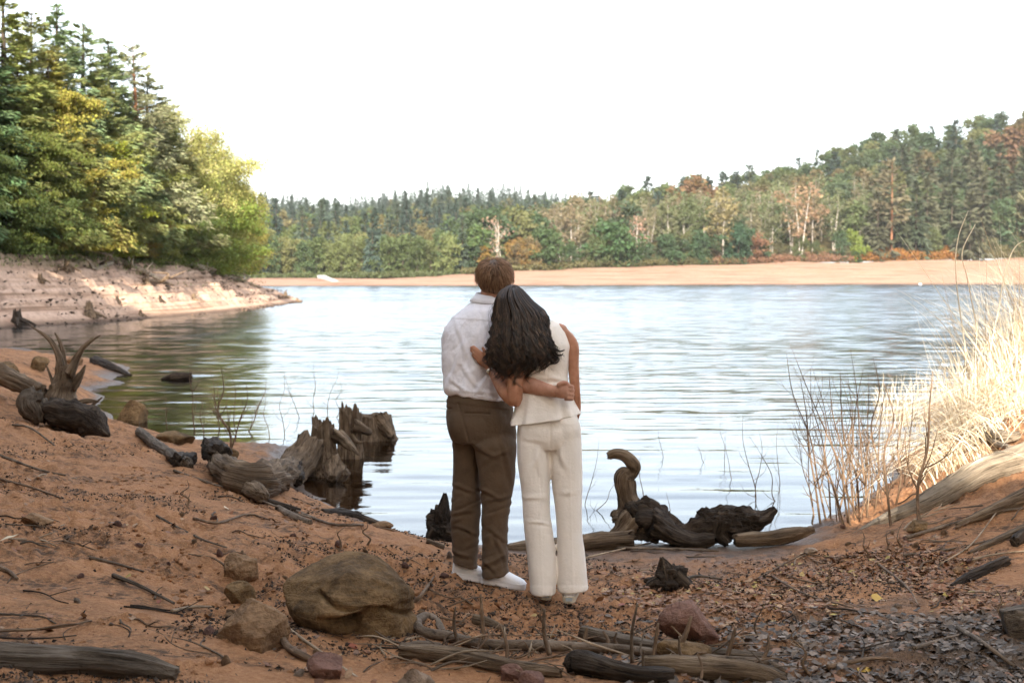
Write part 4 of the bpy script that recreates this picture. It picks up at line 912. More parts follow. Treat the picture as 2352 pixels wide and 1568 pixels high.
    for a, f, nm, l in zip(q0, flow, nrm, L):
        lift = .25 + .25 * random.random(); pth = np.array([a - nm * .004, a + f * l * .4 + nm * l * lift * .4, a + f * l * .75 + nm * l * lift * .45 - nm * .002, a + f * l - nm * l * l * 4.0 + nm * l * .2])
        g.addm(*tube(pth, [.0011, .0011, .0009, .0003], 3))
    h = part('hair', cap.mesh('hair', M_HAIR_CAP)); m2 = g.mesh('hair_strands', M_HAIR_M); m2.transform(Matrix.Translation(-Vector(off))); st = obj('hair_strands', m2, h); st['kind'] = 'stuff'
    return root
def shoe(root, off, heel, toe, hgt, mu, ms, label, mark, patch=None):
    ax = toe - heel; L = np.linalg.norm(ax); ax = ax / L; side = np.cross(np.array([0, 0, 1.0]), ax); side /= np.linalg.norm(side); up = np.cross(ax, side)
    def sect(xs, ws, z0, z1, p, n=28):
        V = []; th = np.arange(n) / n * 2 * np.pi; c = np.sign(np.cos(th)) * np.abs(np.cos(th)) ** (2 / p); s = np.sign(np.sin(th)) * np.abs(np.sin(th)) ** (2 / p)
        for x, w, a, b in zip(xs, ws, z0, z1): V.append(heel + ax * (x * L) + side * (c * w)[:, None] + up * ((a + b) / 2 + s * (b - a) / 2)[:, None])
        m_ = len(xs); V = np.concatenate(V); i = np.arange(m_ - 1)[:, None] * n; j = np.arange(n)[None]; j2 = (j + 1) % n
        F4 = np.stack([i + j, i + j2, i + n + j2, i + n + j], -1).reshape(-1, 4); b = len(V); V = np.vstack([V, V[:n].mean(0), V[-n:].mean(0)]); jj = np.arange(n); k2 = (jj + 1) % n
        return V, np.vstack([np.stack([np.full(n, b), k2, jj], -1), np.stack([np.full(n, b + 1), b - n + jj, b - n + k2], -1)]), F4
    x = np.array([0, .02, .08, .2, .35, .5, .65, .8, .92, .98, 1.0]); w = np.array([.018, .026, .034, .037, .038, .041, .046, .047, .040, .028, .014])
    s_ = sect(x, w, np.zeros(11) - .004, np.full(11, .033) + np.array([0] * 8 + [.003, .005, .004]), 5)
    xu = np.array([.01, .05, .15, .3, .42, .55, .7, .82, .92, .98]); wu = np.array([.018, .028, .033, .036, .038, .041, .044, .043, .036, .022]); zt = np.array([.088, .102, hgt, hgt, .100, .085, .070, .060, .052, .042])
    u_ = sect(xu, wu, np.full(10, .012), zt, 2.6)
    me = fuse([u_], .004, 2, mu, 'shoe'); me.transform(Matrix.Translation(-Vector(off))); o = obj('shoe', me, root)
    g = Geo(); g.addm(*s_); m = g.mesh('sole', ms); m.transform(Matrix.Translation(-Vector(off))); so = obj('sole', m, o)
    g = Geo(); rim = np.array([heel + ax * (a * L) + side * sg * (b + .0005) + up * .030 for sg in (1,) for a, b in zip(x, w)] + [heel + ax * (a * L) - side * (b + .0005) + up * .030 for a, b in zip(x[::-1], w[::-1])])
    g.addm(*tube(np.vstack([rim, rim[:1]]), .0022, 5, 60)); m = g.mesh('welt', ms); m.transform(Matrix.Translation(-Vector(off))); obj('welt', m, o)
    if mark:                                            # raised letters on the side of the sole
        cu = bpy.data.curves.new('sole_lettering', 'FONT'); cu.body = 'ecco'; cu.size = .024; cu.extrude = .0009; cu.offset = .0004
        t = bpy.data.objects.new('t', cu); COL.objects.link(t); dg = bpy.context.evaluated_depsgraph_get(); me = bpy.data.meshes.new_from_object(t.evaluated_get(dg)); bpy.data.objects.remove(t)
        p0 = heel + ax * (.22 * L) - side * .0385 + up * .009; R = Matrix((ax, up, -side)).transposed().to_4x4(); R.translation = Vector(p0 - off); me.transform(R); me.materials.clear(); me.materials.append(M_SHOE); obj('sole_lettering', me, o)
    if patch:
        q = heel + up * .020 - ax * .004; g = Geo()
        V = np.array([q + side * a * .017 + up * b * .009 - ax * c for c in (0, .003) for a, b in ((-1, -1), (1, -1), (1, 1), (-1, 1))]); g.add(V, [(0, 1, 2, 3), (4, 5, 6, 7), (0, 1, 5, 4), (1, 2, 6, 5), (2, 3, 7, 6), (3, 0, 4, 7)])
        m = g.mesh('heel_patch', patch, False); m.transform(Matrix.Translation(-Vector(off))); obj('heel_patch', m, o)
    return o

# ---------------- the woman
def build_woman():
    root = empty('person', tuple(P(1268, 1383, 7.56)))
    tag(root, 'woman with long dark hair in cream top and trousers leaning on the man', 'person')
    off = np.array(root.location); T0 = Matrix.Translation(-Vector(off))
    def part(name, me, parent=root): me.transform(T0); return obj(name, me, parent)
    sk = []; hc = P(1182, 704, 7.69); Rh = Matrix.Rotation(math.radians(-14), 3, 'Y') @ Matrix.Rotation(math.radians(12), 3, 'Z')
    def hp(x, y, z): return hc + np.array(Rh @ Vector((x, y, z)))
    sk.append(ellipsoid(hc, (.074, .09, .102), Rh)); sk.append(ellipsoid(hp(0, .035, -.055), (.054, .06, .068), Rh)); sk.append(ellipsoid(hp(0, .05, -.085), (.036, .04, .03), Rh))
    sk.append(tube(np.array([hp(0, .088, .01), hp(0, .108, -.02), hp(0, .094, -.032)]), [.007, .013, .010], 8)); sk.append(tube(np.array([hp(-.02, .088, -.057), hp(0, .097, -.055), hp(.02, .088, -.057)]), [.006, .009, .006], 8))
    for sx in (-1, 1): sk.append(ellipsoid(hp(sx * .028, .082, .005), (.014, .011, .010), Rh)); sk.append(ellipsoid(hp(sx * .076, .005, -.012), (.009, .02, .028), Rh))
    sk.append(tube(np.array([P(1238, 752, 7.68), P(1222, 738, 7.685), P(1196, 716, 7.69)]), [.058, .048, .047], 14, 8))
    sk.append(loft([(1205, 1275, 738, 7.67, .04), (1184, 1302, 750, 7.67, .06), (1184, 1304, 775, 7.665, .078), (1190, 1301, 830, 7.66, .085), (1198, 1298, 870, 7.66, .08), (1198, 1310, 910, 7.65, .085), (1196, 1322, 960, 7.64, .095), (1196, 1328, 1000, 7.63, .1), (1205, 1320, 1030, 7.62, .08)], 30, 30))
    for leg in ([(1198, 1258, 1010), (1202, 1256, 1080), (1212, 1256, 1160), (1222, 1260, 1250), (1232, 1262, 1360)], [(1268, 1330, 1010), (1274, 1328, 1080), (1282, 1328, 1160), (1290, 1330, 1250), (1297, 1326, 1360)]):
        sk.append(loft([(a, b, v, 7.6 - (v - 1000) * .0002, (b - a) / 2 * 7.6 / FPX) for a, b, v in leg], 18, 20))
    # her right arm hangs, hand in front of the hip
    sk.append(tube(np.array([P(1293, 764, 7.66), P(1314, 792, 7.66), P(1317, 840, 7.655), P(1321, 895, 7.655), P(1326, 940, 7.69), P(1318, 972, 7.74)]), [.033, .035, .030, .027, .020, .018], 16, 26))
    sk.append(tube(np.array([P(1319, 970, 7.74), P(1312, 992, 7.76)]), [.026, .030], 12, 5, flat=(1, .5), ref=(0, 1, 0)))
    for i in range(4): sk.append(tube(np.array([P(1315 - i, 990, 7.742 + i * .015), P(1308 - i, 1004, 7.742 + i * .015), P(1298 - i, 1012 - abs(i - 1) * 2, 7.745 + i * .014)]), [.008, .0075, .006], 8, 8))
    sk.append(tube(np.array([P(1314, 975, 7.73), P(1300, 985, 7.735), P(1293, 993, 7.745)]), [.010, .009, .007], 8, 8))
    # her left arm bends up, hand flat on his back
    Sh, El, Wr = P(1188, 778, 7.63), P(1182, 919, 7.565), P(1128, 848, 7.73)
    sk.append(tube(np.array([Sh, P(1184, 830, 7.59), P(1183, 880, 7.565), El, P(1180, 932, 7.568)]), [.044, .047, .045, .040, .022], 16, 22))
    sk.append(tube(np.array([P(1182, 924, 7.57), P(1164, 903, 7.605), P(1148, 880, 7.66), Wr]), [.032, .041, .035, .0235], 16, 18))
    pal = P(1113, 828, 7.752); sk.append(tube(np.array([Wr, P(1120, 837, 7.742), pal, P(1103, 820, 7.756)]), [.023, .027, .036, .034], 14, 10, flat=(1.0, .45), ref=tuple(P(1090, 835, 7.75) - P(1118, 808, 7.75))))
    fing = [((1109, 814), (1097, 803), (1090, 797), (1085.5, 793.5)), ((1105, 817), (1093, 806), (1086, 799.5), (1080.5, 796)), ((1102, 822), (1091, 813), (1085, 807), (1080.5, 803)), ((1101, 828), (1092.5, 822), (1087, 817), (1083, 813))]
    for k, f in enumerate(fing): sk.append(tube(np.array([P(u, v, 7.757 + .004 * j) for j, (u, v) in enumerate(f)]) - np.array([0, .006, 0]), np.array([.0092, .0086, .0078, .0062]) * (1, 1, .98, .88)[k], 10, 16))
    sk.append(tube(np.array([P(1120, 825, 7.743), P(1117, 814, 7.738), P(1112, 804, 7.742), P(1107.5, 797, 7.748)]), [.013, .0112, .0098, .0072], 10, 14))
    part('body', fuse(sk, .0050, 2, M_SKIN_W, 'body'))
    # top and its flared hem
    tp = [loft([(1208, 1272, 736, 7.675, .046), (1192, 1291, 745, 7.672, .062), (1182, 1298, 751, 7.67, .078, .05), (1179, 1304, 766, 7.665, .092, .04), (1178, 1308, 782, 7.66, .102), (1181, 1311, 795, 7.66, .108), (1186, 1308, 815, 7.66, .109), (1190, 1305.5, 835, 7.66, .108), (1193, 1304, 860, 7.66, .102), (1194, 1304, 876, 7.66, .100), (1193, 1306, 890, 7.66, .104), (1190, 1310, 905, 7.655, .108), (1192, 1310, 920, 7.655, .10)], 44, 50)]
    def tw(co, nn):
        u, v = uv_of(co); w = fbm(np.stack([u * .02, v * .02, co[:, 1] * 6], -1), 3) * .005
        w -= .0022 * np.exp(-((u - 1256 + (v - 880) * .05) / 1.6) ** 2) * (co[:, 1] < 7.66)
        co = co + nn * w[:, None]
        for f in ((1262, 868, .15, 40, 5, .006), (1275, 882, -.1, 30, 4, .005), (1285, 800, 1.3, 40, 7, .005), (1250, 855, .5, 40, 6, .004)): co = fold(co, nn, *f)
        return co
    top = part('top', fuse(tp, .0048, 3, M_CREAM, 'top', tw))
    fl = lambda k, th: (.006 + .075 * k ** 1.3) * (np.sin(th * 9 + .8) * .6 + np.sin(th * 5 + 2.2) * .5 + .35 * np.sin(th * 14))
    V, F3, F4 = loft([(1195, 1304.5, 884, 7.658, .105), (1191, 1309, 897, 7.655, .11), (1186, 1314, 915, 7.652, .118, -.04), (1180, 1320, 938, 7.648, .128, -.1), (1175, 1325, 953, 7.645, .137, -.14), (1172, 1328, 963, 7.643, .143, -.16)], 120, 36, 2.1, fl)
    g = Geo(); g.add(V, F4); ped = g.mesh('peplum', M_CREAM); ped.transform(T0); po = obj('peplum', ped, top); md = po.modifiers.new('thick', 'SOLIDIFY'); md.thickness = .004; md.offset = 0
    # trousers
    lg1 = [(1187, 1264, 1000, .105), (1187.5, 1264, 1035, .10), (1189.7, 1263, 1066, .095), (1193.5, 1262.5, 1098, .09), (1197.7, 1263, 1130, .086), (1201, 1264.5, 1180, .084), (1205, 1271, 1227, .085), (1209, 1275, 1262, .087), (1213.7, 1278, 1307, .09), (1218, 1275.5, 1350, .092), (1218.5, 1274.5, 1361, .092), (1222, 1271, 1361, .085)]
    lg2 = [(1263, 1335, 1000, .105), (1264, 1336, 1035, .10), (1265, 1336.5, 1066, .095), (1267, 1336.5, 1098, .09), (1270, 1336.5, 1130, .086), (1276, 1336.5, 1180, .084), (1279, 1339, 1227, .085), (1280, 1343, 1262, .087), (1281, 1348, 1307, .09), (1282, 1351, 1345, .092), (1282.5, 1351.5, 1355, .092), (1286, 1348, 1355, .085)]
    tr = [loft([(1200, 1312, 915, 7.655, .092), (1194, 1320, 940, 7.65, .105), (1190, 1327, 962, 7.64, .117), (1187, 1332, 988, 7.63, .124), (1186.5, 1335, 1012, 7.63, .12), (1190, 1334, 1030, 7.63, .105)], 44, 34)]
    for lg, tl in ((lg1, .02), (lg2, -.07)): tr.append(loft([(a, b, v, 7.625 - (v - 1000) * .00028, hd, tl * (v > 1300)) for a, b, v, hd in lg], 34, 66))
    tr += [ellipsoid(P(1227, 994, 7.59), (.088, .075, .12)), ellipsoid(P(1297, 992, 7.59), (.088, .075, .12))]
    def lw(co, nn):
        u, v = uv_of(co); w = fbm(np.stack([u * .018, v * .012, co[:, 1] * 6], -1), 3) * .005 - .005 * np.exp(-((u - 1264) / 2.2) ** 2) * (v < 1032) * (co[:, 1] < 7.6)
        for v0 in (1132, 1188, 1226): w -= .0012 * np.exp(-((v - v0 - 3 * np.sin(u * .07)) / 1.8) ** 2) * np.clip(np.sin(u * .09 + v0) + .6, 0, 1)
        w += .0016 * (v > 1346 - .1 * (u - 1260) * 0)                       # hem
        for uc in (1238, 1309): w += .0022 * np.exp(-((u - uc - (v - 1100) * .03) / 1.6) ** 2) * (v > 1070)
        co = co + nn * w[:, None]
        for f in ((1232, 1050, 1.9, 30, 7, .008), (1292, 1050, 1.2, 34, 7, .008), (1225, 1142, .1, 34, 6, .003), (1305, 1130, -.1, 34, 6, .003), (1245, 1090, 1.4, 50, 7, .005), (1225, 1010, .2, 30, 5, .003), (1240, 1200, .1, 34, 4, .004)): co = fold(co, nn, *f)
        return co
    part('trousers', fuse(tr, .0058, 10, M_CREAM, 'trousers', lw))
    for hl, te in (((1253, 1376, 7.50), (1238, 1352, 7.74)), ((1307, 1384, 7.455), (1315, 1358, 7.69))):
        shoe(root, off, P(*hl), P(hl[0] * .5 + te[0] * .5, te[1], te[2]), .085, M_SHOE, M_HEEL, 'shoe', False, M_PATCH)
    # watch and ring
    wv = P(1128, 848, 7.73) - P(1148, 880, 7.66); wv /= np.linalg.norm(wv); wc = P(1131.5, 853, 7.722); s1 = np.cross(wv, [0, 0, 1.0]); s1 /= np.linalg.norm(s1); s2 = np.cross(wv, s1)
    w = part('wristwatch', Geo().addm(*tube(np.array([wc + (s1 * math.cos(a) + s2 * math.sin(a)) * .0285 for a in np.linspace(0, 2 * np.pi, 33)]), .0042, 8, None, flat=(1, .35), ref=tuple(wv))).mesh('wristwatch', M_METAL))
    n = np.array([-.62, -.75, -.1]); n -= wv * (n @ wv); n /= np.linalg.norm(n); dc = wc + n * .030
    def disc(c, r, h, mat, nm): m = Geo().addm(*tube(np.array([c - n * h, c + n * h]), [r, r], 24)).mesh(nm, mat); m.transform(T0); obj(nm, m, w)
    disc(dc, .0145, .003, M_GOLDRIM, 'case'); disc(dc + n * .0025, .0118, .0012, M_DIAL, 'dial')
    rc = P(1087.5, 810, 7.757) - np.array([0, .004, 0]); fv = P(1085, 807, 7.76) - P(1091, 813, 7.757); fv /= np.linalg.norm(fv); a1 = np.cross(fv, [0, 0, 1.]); a1 /= np.linalg.norm(a1); a2 = np.cross(fv, a1)
    part('ring', Geo().addm(*tube(np.array([rc + (a1 * math.cos(a) + a2 * math.sin(a)) * .0096 for a in np.linspace(0, 2 * np.pi, 21)]), .0014, 6)).mesh('ring', M_METAL))
    # hair: inner volume and wavy locks
    EV = np.array([653.5, 657, 662, 668, 678, 690, 712, 728, 745, 761, 775, 790, 810, 829, 845, 862])
    EL = np.array([1176, 1164, 1156, 1149, 1142, 1137, 1133.5, 1132, 1131.5, 1131, 1128.5, 1126, 1126, 1127, 1130, 1138])
    ER = np.array([1180, 1190, 1197, 1204, 1213, 1223, 1250, 1260, 1262, 1266, 1271, 1276, 1279, 1277, 1262, 1240])
    EY = np.array([7.69, 7.69, 7.69, 7.69, 7.685, 7.68, 7.67, 7.66, 7.65, 7.635, 7.625, 7.615, 7.605, 7.60, 7.595, 7.59])
    ED = np.array([.004, .035, .055, .072, .088, .10, .108, .112, .112, .110, .108, .105, .10, .095, .088, .08])
    inner = loft([(a + 7, b - 9, v + 3, y, d * .80) for a, b, v, y, d in zip(EL, ER, EV, EY, ED)][:-5], 40, 50)
    def iw(co, nn):
        u, v = uv_of(co); return co + nn * (.007 * np.sin(u * .28 + 1.5 * np.sin(v * .05)) * np.clip((v - 690) / 60, 0, 1))[:, None]
    hair = part('hair', fuse([inner], .005, 3, M_HAIR_W, 'hair', iw))
    r = np.random.default_rng(12); g = Geo()
    for L_ in range(230):
        tone = r.random()
        s0 = math.sin(r.uniform(-1.45, 1.45)); ve = np.interp(s0, [-1, -.7, 0, .35, .7, 1], [828, 846, 852, 844, 830, 806]) + r.normal() * 14; lay = r.random() ** 1.5
        if r.random() < .25: ve -= r.uniform(10, 45)
        A = r.uniform(3.5, 11.0); ph = r.random() * 6.28; wl = r.uniform(24, 40); v0 = 654 + r.random() * 3 + (r.uniform(0, 40) if r.random() < .35 else 0); curl = r.uniform(-1, 1) * 14; ns = int(r.integers(7, 15)); spr = r.uniform(.008, .026)
        for k in range(ns):
            ds = r.normal() * spr; dp = r.normal() * .25; dl = r.normal() * 5; m_ = 17; v = np.linspace(v0, ve + dl, m_); t = (v - v0) / (ve - v0)
            pin = 1 - .55 * t ** 3; s = np.clip(s0 + ds * (0.3 + 1.1 * t) * pin * 1.2, -1.04, 1.04)
            el, er = np.interp(v, EV, EL), np.interp(v, EV, ER); ey, ed = np.interp(v, EV, EY), np.interp(v, EV, ED)
            wamp = A * np.clip((v - 700) / 110, 0, 1.25); u = (el + er) / 2 + (er - el) / 2 * s * (1 + .05 * np.clip((v - 740) / 80, 0, 1)) + wamp * np.sin(ph + dp + v * 2 * np.pi / wl) + curl * np.clip(t - .8, 0, 1) ** 2 * 25 + r.normal() * .8 * t
            Yh = ey - ed * np.sqrt(np.clip(1 - s * s, 0.0, 1)) * (1 - .13 * lay) - .006 * np.cos(ph + dp + v * 2 * np.pi / wl) * np.clip((v - 700) / 60, 0, 1) + r.normal() * .0025
            pth = P(u, v, Yh); rad = .0021 * np.clip(np.minimum(1.0, (1.04 - t) * 5), .2, 1)
            tv = tube(pth, rad, 3); g.addm(tv[0], tv[1], tv[2], np.tile([tone, 0, 0], (len(tv[0]), 1)))
    for k in range(130):                                   # stray hairs
        sd = 1 if r.random() < .75 else -1; va = r.uniform(675, 800); e = (np.interp(va, EV, ER) if sd > 0 else np.interp(va, EV, EL)); y = np.interp(va, EV, EY)
        q = [P(e - sd * 3, va, y), P(e + sd * r.uniform(2, 8), va + r.uniform(5, 20), y), P(e + sd * r.uniform(2, 14), va + r.uniform(18, 42), y), P(e + sd * r.uniform(0, 18), va + r.uniform(35, 60), y)]
        g.addm(*tube(np.array(q), [.0006, .0006, .0005, .0003], 3, 10))
    for u0, v0, pts in ((1272, 800, [(1284, 806), (1291, 806), (1297, 803)]), (1270, 806, [(1280, 815), (1288, 816), (1293, 812)]), (1262, 822, [(1270, 834), (1279, 833), (1283, 827)])):   # flicked ends
        for k in range(12):
            j = r.normal(size=2) * 1.3; q = [P(u0 - 8 + j[0], v0 - 14 + j[1], 7.53)] + [P(u0 + j[0], v0 + j[1], 7.525)] + [P(a + j[0] * .7, b + j[1] * .7, 7.525) for a, b in pts]; g.addm(*tube(np.array(q), [.0013, .0013, .0012, .001, .0004], 3, 12))
    m2 = g.mesh('hair_locks', M_LOCKS); m2.transform(T0); st = obj('hair_locks', m2, hair); st['kind'] = 'stuff'
    return root
build_man(); build_woman()
# ------------------------------------------------------------------ driftwood, stones, twigs, litter
def mat_wood(name, c1, c2, c3, along=1.6, across=26, rough=.85, bump=1.0, spec=.2, moss=None):
    t = NT(name); a = t.attr('grain').outputs['Vector']
    n = t.noise(t.mapping(a, (along, across, across)), 1.0, 6, .68, .3); n2 = t.noise(t.mapping(a, (along * 3, across * 2.6, across * 2.6)), 1.0, 4, .6); big = t.noise(t.pos(), 5.0, 4, .6)
    c = t.ramp(n, [(.30, c1), (.50, c2), (.70, c3)]); c = t.mix(t.mr(big, .42, .68, 0, .7), c, tuple(x * .45 for x in c2))
    c = t.mix(t.mr(n2, .34, .44, .75, 0), c, tuple(x * .3 for x in c1))
    h = t.math('ADD', n, t.math('MULTIPLY', n2, .5))
    return t.done(t.principled(c, rough, t.bump(h, bump, .045), spec).outputs[0])
M_DRIFT = mat_wood('weathered_driftwood', (.050, .032, .019), (.17, .115, .071), (.34, .25, .165))
M_GREYLOG = mat_wood('grey_log', (.050, .036, .024), (.14, .105, .075), (.25, .20, .15), 1.2)
M_PALELOG = mat_wood('pale_log', (.11, .085, .06), (.30, .235, .165), (.46, .38, .28), .9, 30)
M_BLACK = mat_wood('black_wet_wood', (.016, .011, .008), (.052, .037, .026), (.13, .095, .066), 2.0, 24, .8, 1.0, .15)
M_BRANCH = mat_wood('brown_branch', (.07, .05, .033), (.16, .115, .08), (.26, .2, .145), 6, 14, .85, .6)
M_TWIG = mat_wood('brown_twig', (.075, .046, .028), (.17, .108, .066), (.28, .19, .12), 8, 40, .8, .4)
M_PALETWIG = mat_wood('pale_twig', (.20, .14, .085), (.34, .25, .165), (.46, .36, .25), 8, 40, .8, .4)
def mat_rock(name, c1, c2, c3, strata=True):
    t = NT(name); pos = t.pos(); a = t.noise(pos, 5.5, 6, .65); b = t.noise(pos, 38, 5, .7); s = t.noise(t.mapping(t.n('TexCoord').outputs['Object'], (2, 2, 16)), 1.0, 4, .6, .6)
    c = t.ramp(a, [(.32, c1), (.5, c2), (.68, c3)]); c = t.mix(t.mr(b, .42, .66, 0, .55), c, tuple(x * .45 for x in c1)); c = t.mix(t.mr(s, .52, .64, 0, .45), c, c3)
    h = t.math('ADD', t.math('MULTIPLY', a, .7), t.math('ADD', t.math('MULTIPLY', b, .35), t.math('MULTIPLY', s, .5)))
    return t.done(t.principled(c, .9, t.bump(h, 1.0, .06), .2).outputs[0])
M_ROCK = mat_rock('brown_sandstone', (.072, .043, .020), (.175, .106, .049), (.28, .17, .08)); M_ROCKO = mat_rock('orange_sandstone', (.14, .078, .040), (.27, .16, .085), (.36, .22, .12)); M_ROCKR = mat_rock('red_sandstone', (.11, .055, .04), (.21, .11, .08), (.29, .17, .13)); M_ROCKP = mat_rock('pale_stone', (.22, .15, .10), (.34, .25, .18), (.42, .33, .25))

def thing_mesh(name, g, mat, label, cat, group=None, smooth=True):
    V, F, G = g.arrays(); org = np.array([V[:, 0].mean(), V[:, 1].mean(), V[:, 2].min()])
    return tag(obj(name, mk_mesh(name, V - org, F, mat, G, smooth), None, tuple(org)), label, cat, group)
def thing_parts(name, parts, label, cat, group=None):
    """parts: (part name, Geo, material)"""
    allv = np.concatenate([g.arrays()[0] for _, g, _ in parts]); org = np.array([allv[:, 0].mean(), allv[:, 1].mean(), allv[:, 2].min()])
    e = empty(name, tuple(org)); tag(e, label, cat, group)
    for pn, g, m in parts:
        V, F, G = g.arrays(); obj(pn, mk_mesh(pn, V - org, F, m, G), e)
    return e
def px(pts, dz=0.0, dY=0.0):
    """polyline on the ground under frame positions"""
    out = []
    for q in pts:
        if len(q) == 3: out.append(P(*q))
        else: out.append(ground(q[0], q[1]) + np.array([0, 0, dz]))
    return np.array(out)
def pY(pts, Y):
    return np.array([P(u, v, Y if np.isscalar(Y) else Y[i]) for i, (u, v) in enumerate(pts)])
def G1(*a, **k): return Geo().addm(*tube(*a, **k))

# ---- stones
_ico = {}
def ico(sub):
    if sub not in _ico:
        b = bmesh.new(); bmesh.ops.create_icosphere(b, subdivisions=sub, radius=1.0); b.verts.ensure_lookup_table()
        _ico[sub] = (np.array([v.co[:] for v in b.verts]), np.array([[v.index for v in f.verts] for f in b.faces])); b.free()
    return _ico[sub]
def rock_shape(seed, sub=4, cuts=11, cut=.72, rough=.06, sharp=.0):
    cuts += 4; cut -= .12; sub = sub
    r = np.random.default_rng(seed); V, F = ico(sub); V = V.copy()
    for k in range(cuts):
        n = r.normal(size=3); n /= np.linalg.norm(n); d = r.uniform(cut, .86); e = np.maximum(V @ n - d, 0); V = V - n * (e * .97)[:, None]
    V = V * (1 + rough * fbm(V * 1.7 + seed, 4))[:, None]; V = V * (1 + rough * (.5 - 1.3 * np.abs(fbm(V * 3.4 + seed, 3))))[:, None]; V = V * (1 + rough * .4 * fbm(V * 9 + seed, 3))[:, None]
    return V / np.abs(V).max(0), F
def rock_px(u0, u1, v0, v1, seed, mat, label, name='stone', group=None, sub=4, sink=.35, depth=.85, cut=.72, yaw=None, tilt=0.0, cuts=11, rough=.06, Y=None):
    uc = (u0 + u1) / 2; g = ground(uc, v1) if Y is None else P(uc, v1, Y); Yg = g[1]; w = (u1 - u0) / 2 * Yg / FPX; top = P(uc, v0, Yg)[2]; bot = g[2] - (top - g[2]) * sink
    V, F = rock_shape(seed, sub, cuts, cut, rough); R = np.array(Matrix.Rotation(tilt, 3, 'Y'))
    V = V * np.array([w, w * depth, (top - bot) / 2]); V = V @ R.T; V = V + np.array([g[0], Yg + w * depth * .55, (top + bot) / 2])
    ge = Geo(); ge.add(V, F); return thing_mesh(name, ge, mat, label, 'stone', group)
# the large boulder: a slab lying on a block, one stone split by a crack
bc = ground(830, 1478); Yb_ = bc[1] + .12; ge = Geo()
def slab(seed, size, c, ry, planes, sub=5):
    V, F = ico(sub); V = V.copy()
    for n, d in planes: n = np.array(n, float); n /= np.linalg.norm(n); e = np.maximum(V @ n - d, 0); V = V - n * (e * .96)[:, None]
    V = V * (1 + .05 * fbm(V * 1.9 + seed, 4) + .06 * (.4 - 1.2 * np.abs(fbm(V * 3.1 + seed, 3))) + .02 * fbm(V * 10, 3))[:, None]
    ge.add((V * np.array(size)) @ np.array(Matrix.Rotation(math.radians(ry), 3, 'Y')).T + c, F)
slab(3, (.30, .26, .20), P(802, 1350, Yb_ + .12), 4, [((-.45, -.25, .85), .42), ((.2, -.2, .95), .50), ((.1, -.8, .6), .54), ((-.6, -.6, .5), .50), ((.45, -.35, .82), .50), ((.95, -.3, .1), .82), ((.3, -.1, -.95), .42), ((.6, -.75, .2), .72), ((.75, .1, .65), .70)])
slab(17, (.205, .22, .235), P(862, 1430, Yb_ + .12), -6, [((.2, -.95, .2), .62), ((-.6, -.75, .2), .64), ((.9, -.35, .1), .68), ((.5, -.8, -.3), .66)])
slab(23, (.20, .2, .14), P(760, 1391, Yb_ + .12), 16, [((-.3, -.6, .75), .6), ((.3, -.75, .5), .62), ((-.8, -.2, .5), .66)])
_V, _F, _ = ge.arrays(); _me = fuse([(_V, _F[0], np.zeros((0, 4), int))], .009, 3, M_ROCK, 'boulder', lambda co, nn: co + nn * (.010 * fbm(co * 9, 4) + .006 * (.3 - np.abs(fbm(co * 16 + 3, 3))) - .032 * np.exp(-((co[:, 2] - (P(806, 1345, Yb_)[2] - .075) + .35 * (co[:, 0] - P(806, 0, Yb_)[0]) + .02 * np.sin(co[:, 0] * 14)) / .010) ** 2) * (co[:, 0] > P(720, 0, Yb_)[0]))[:, None])
_n = len(_me.vertices); _co = np.empty(_n * 3, np.float32); _me.vertices.foreach_get('co', _co); _co = _co.reshape(-1, 3); _org = np.array([_co[:, 0].mean(), _co[:, 1].mean(), _co[:, 2].min()]); _me.transform(Matrix.Translation(-Vector(_org)))
tag(obj('boulder', _me, None, tuple(_org)), 'largest brown boulder, split by a crack, in the left foreground', 'boulder')
rock_px(488, 660, 1378, 1490, 6, M_ROCKO, 'orange-brown rock half buried in the sand left of the largest boulder', 'boulder', sub=5, cut=.78, depth=.9, sink=.8, tilt=.12, rough=.09)
rock_px(500, 592, 1272, 1338, 8, M_ROCKO, 'mossy rock uphill from the two big rocks', 'boulder', sub=5, cut=.76, sink=.9, tilt=.25, rough=.1)
rock_px(508, 585, 1338, 1392, 9, M_ROCK, 'small dark-edged rock directly behind the orange-brown rock')
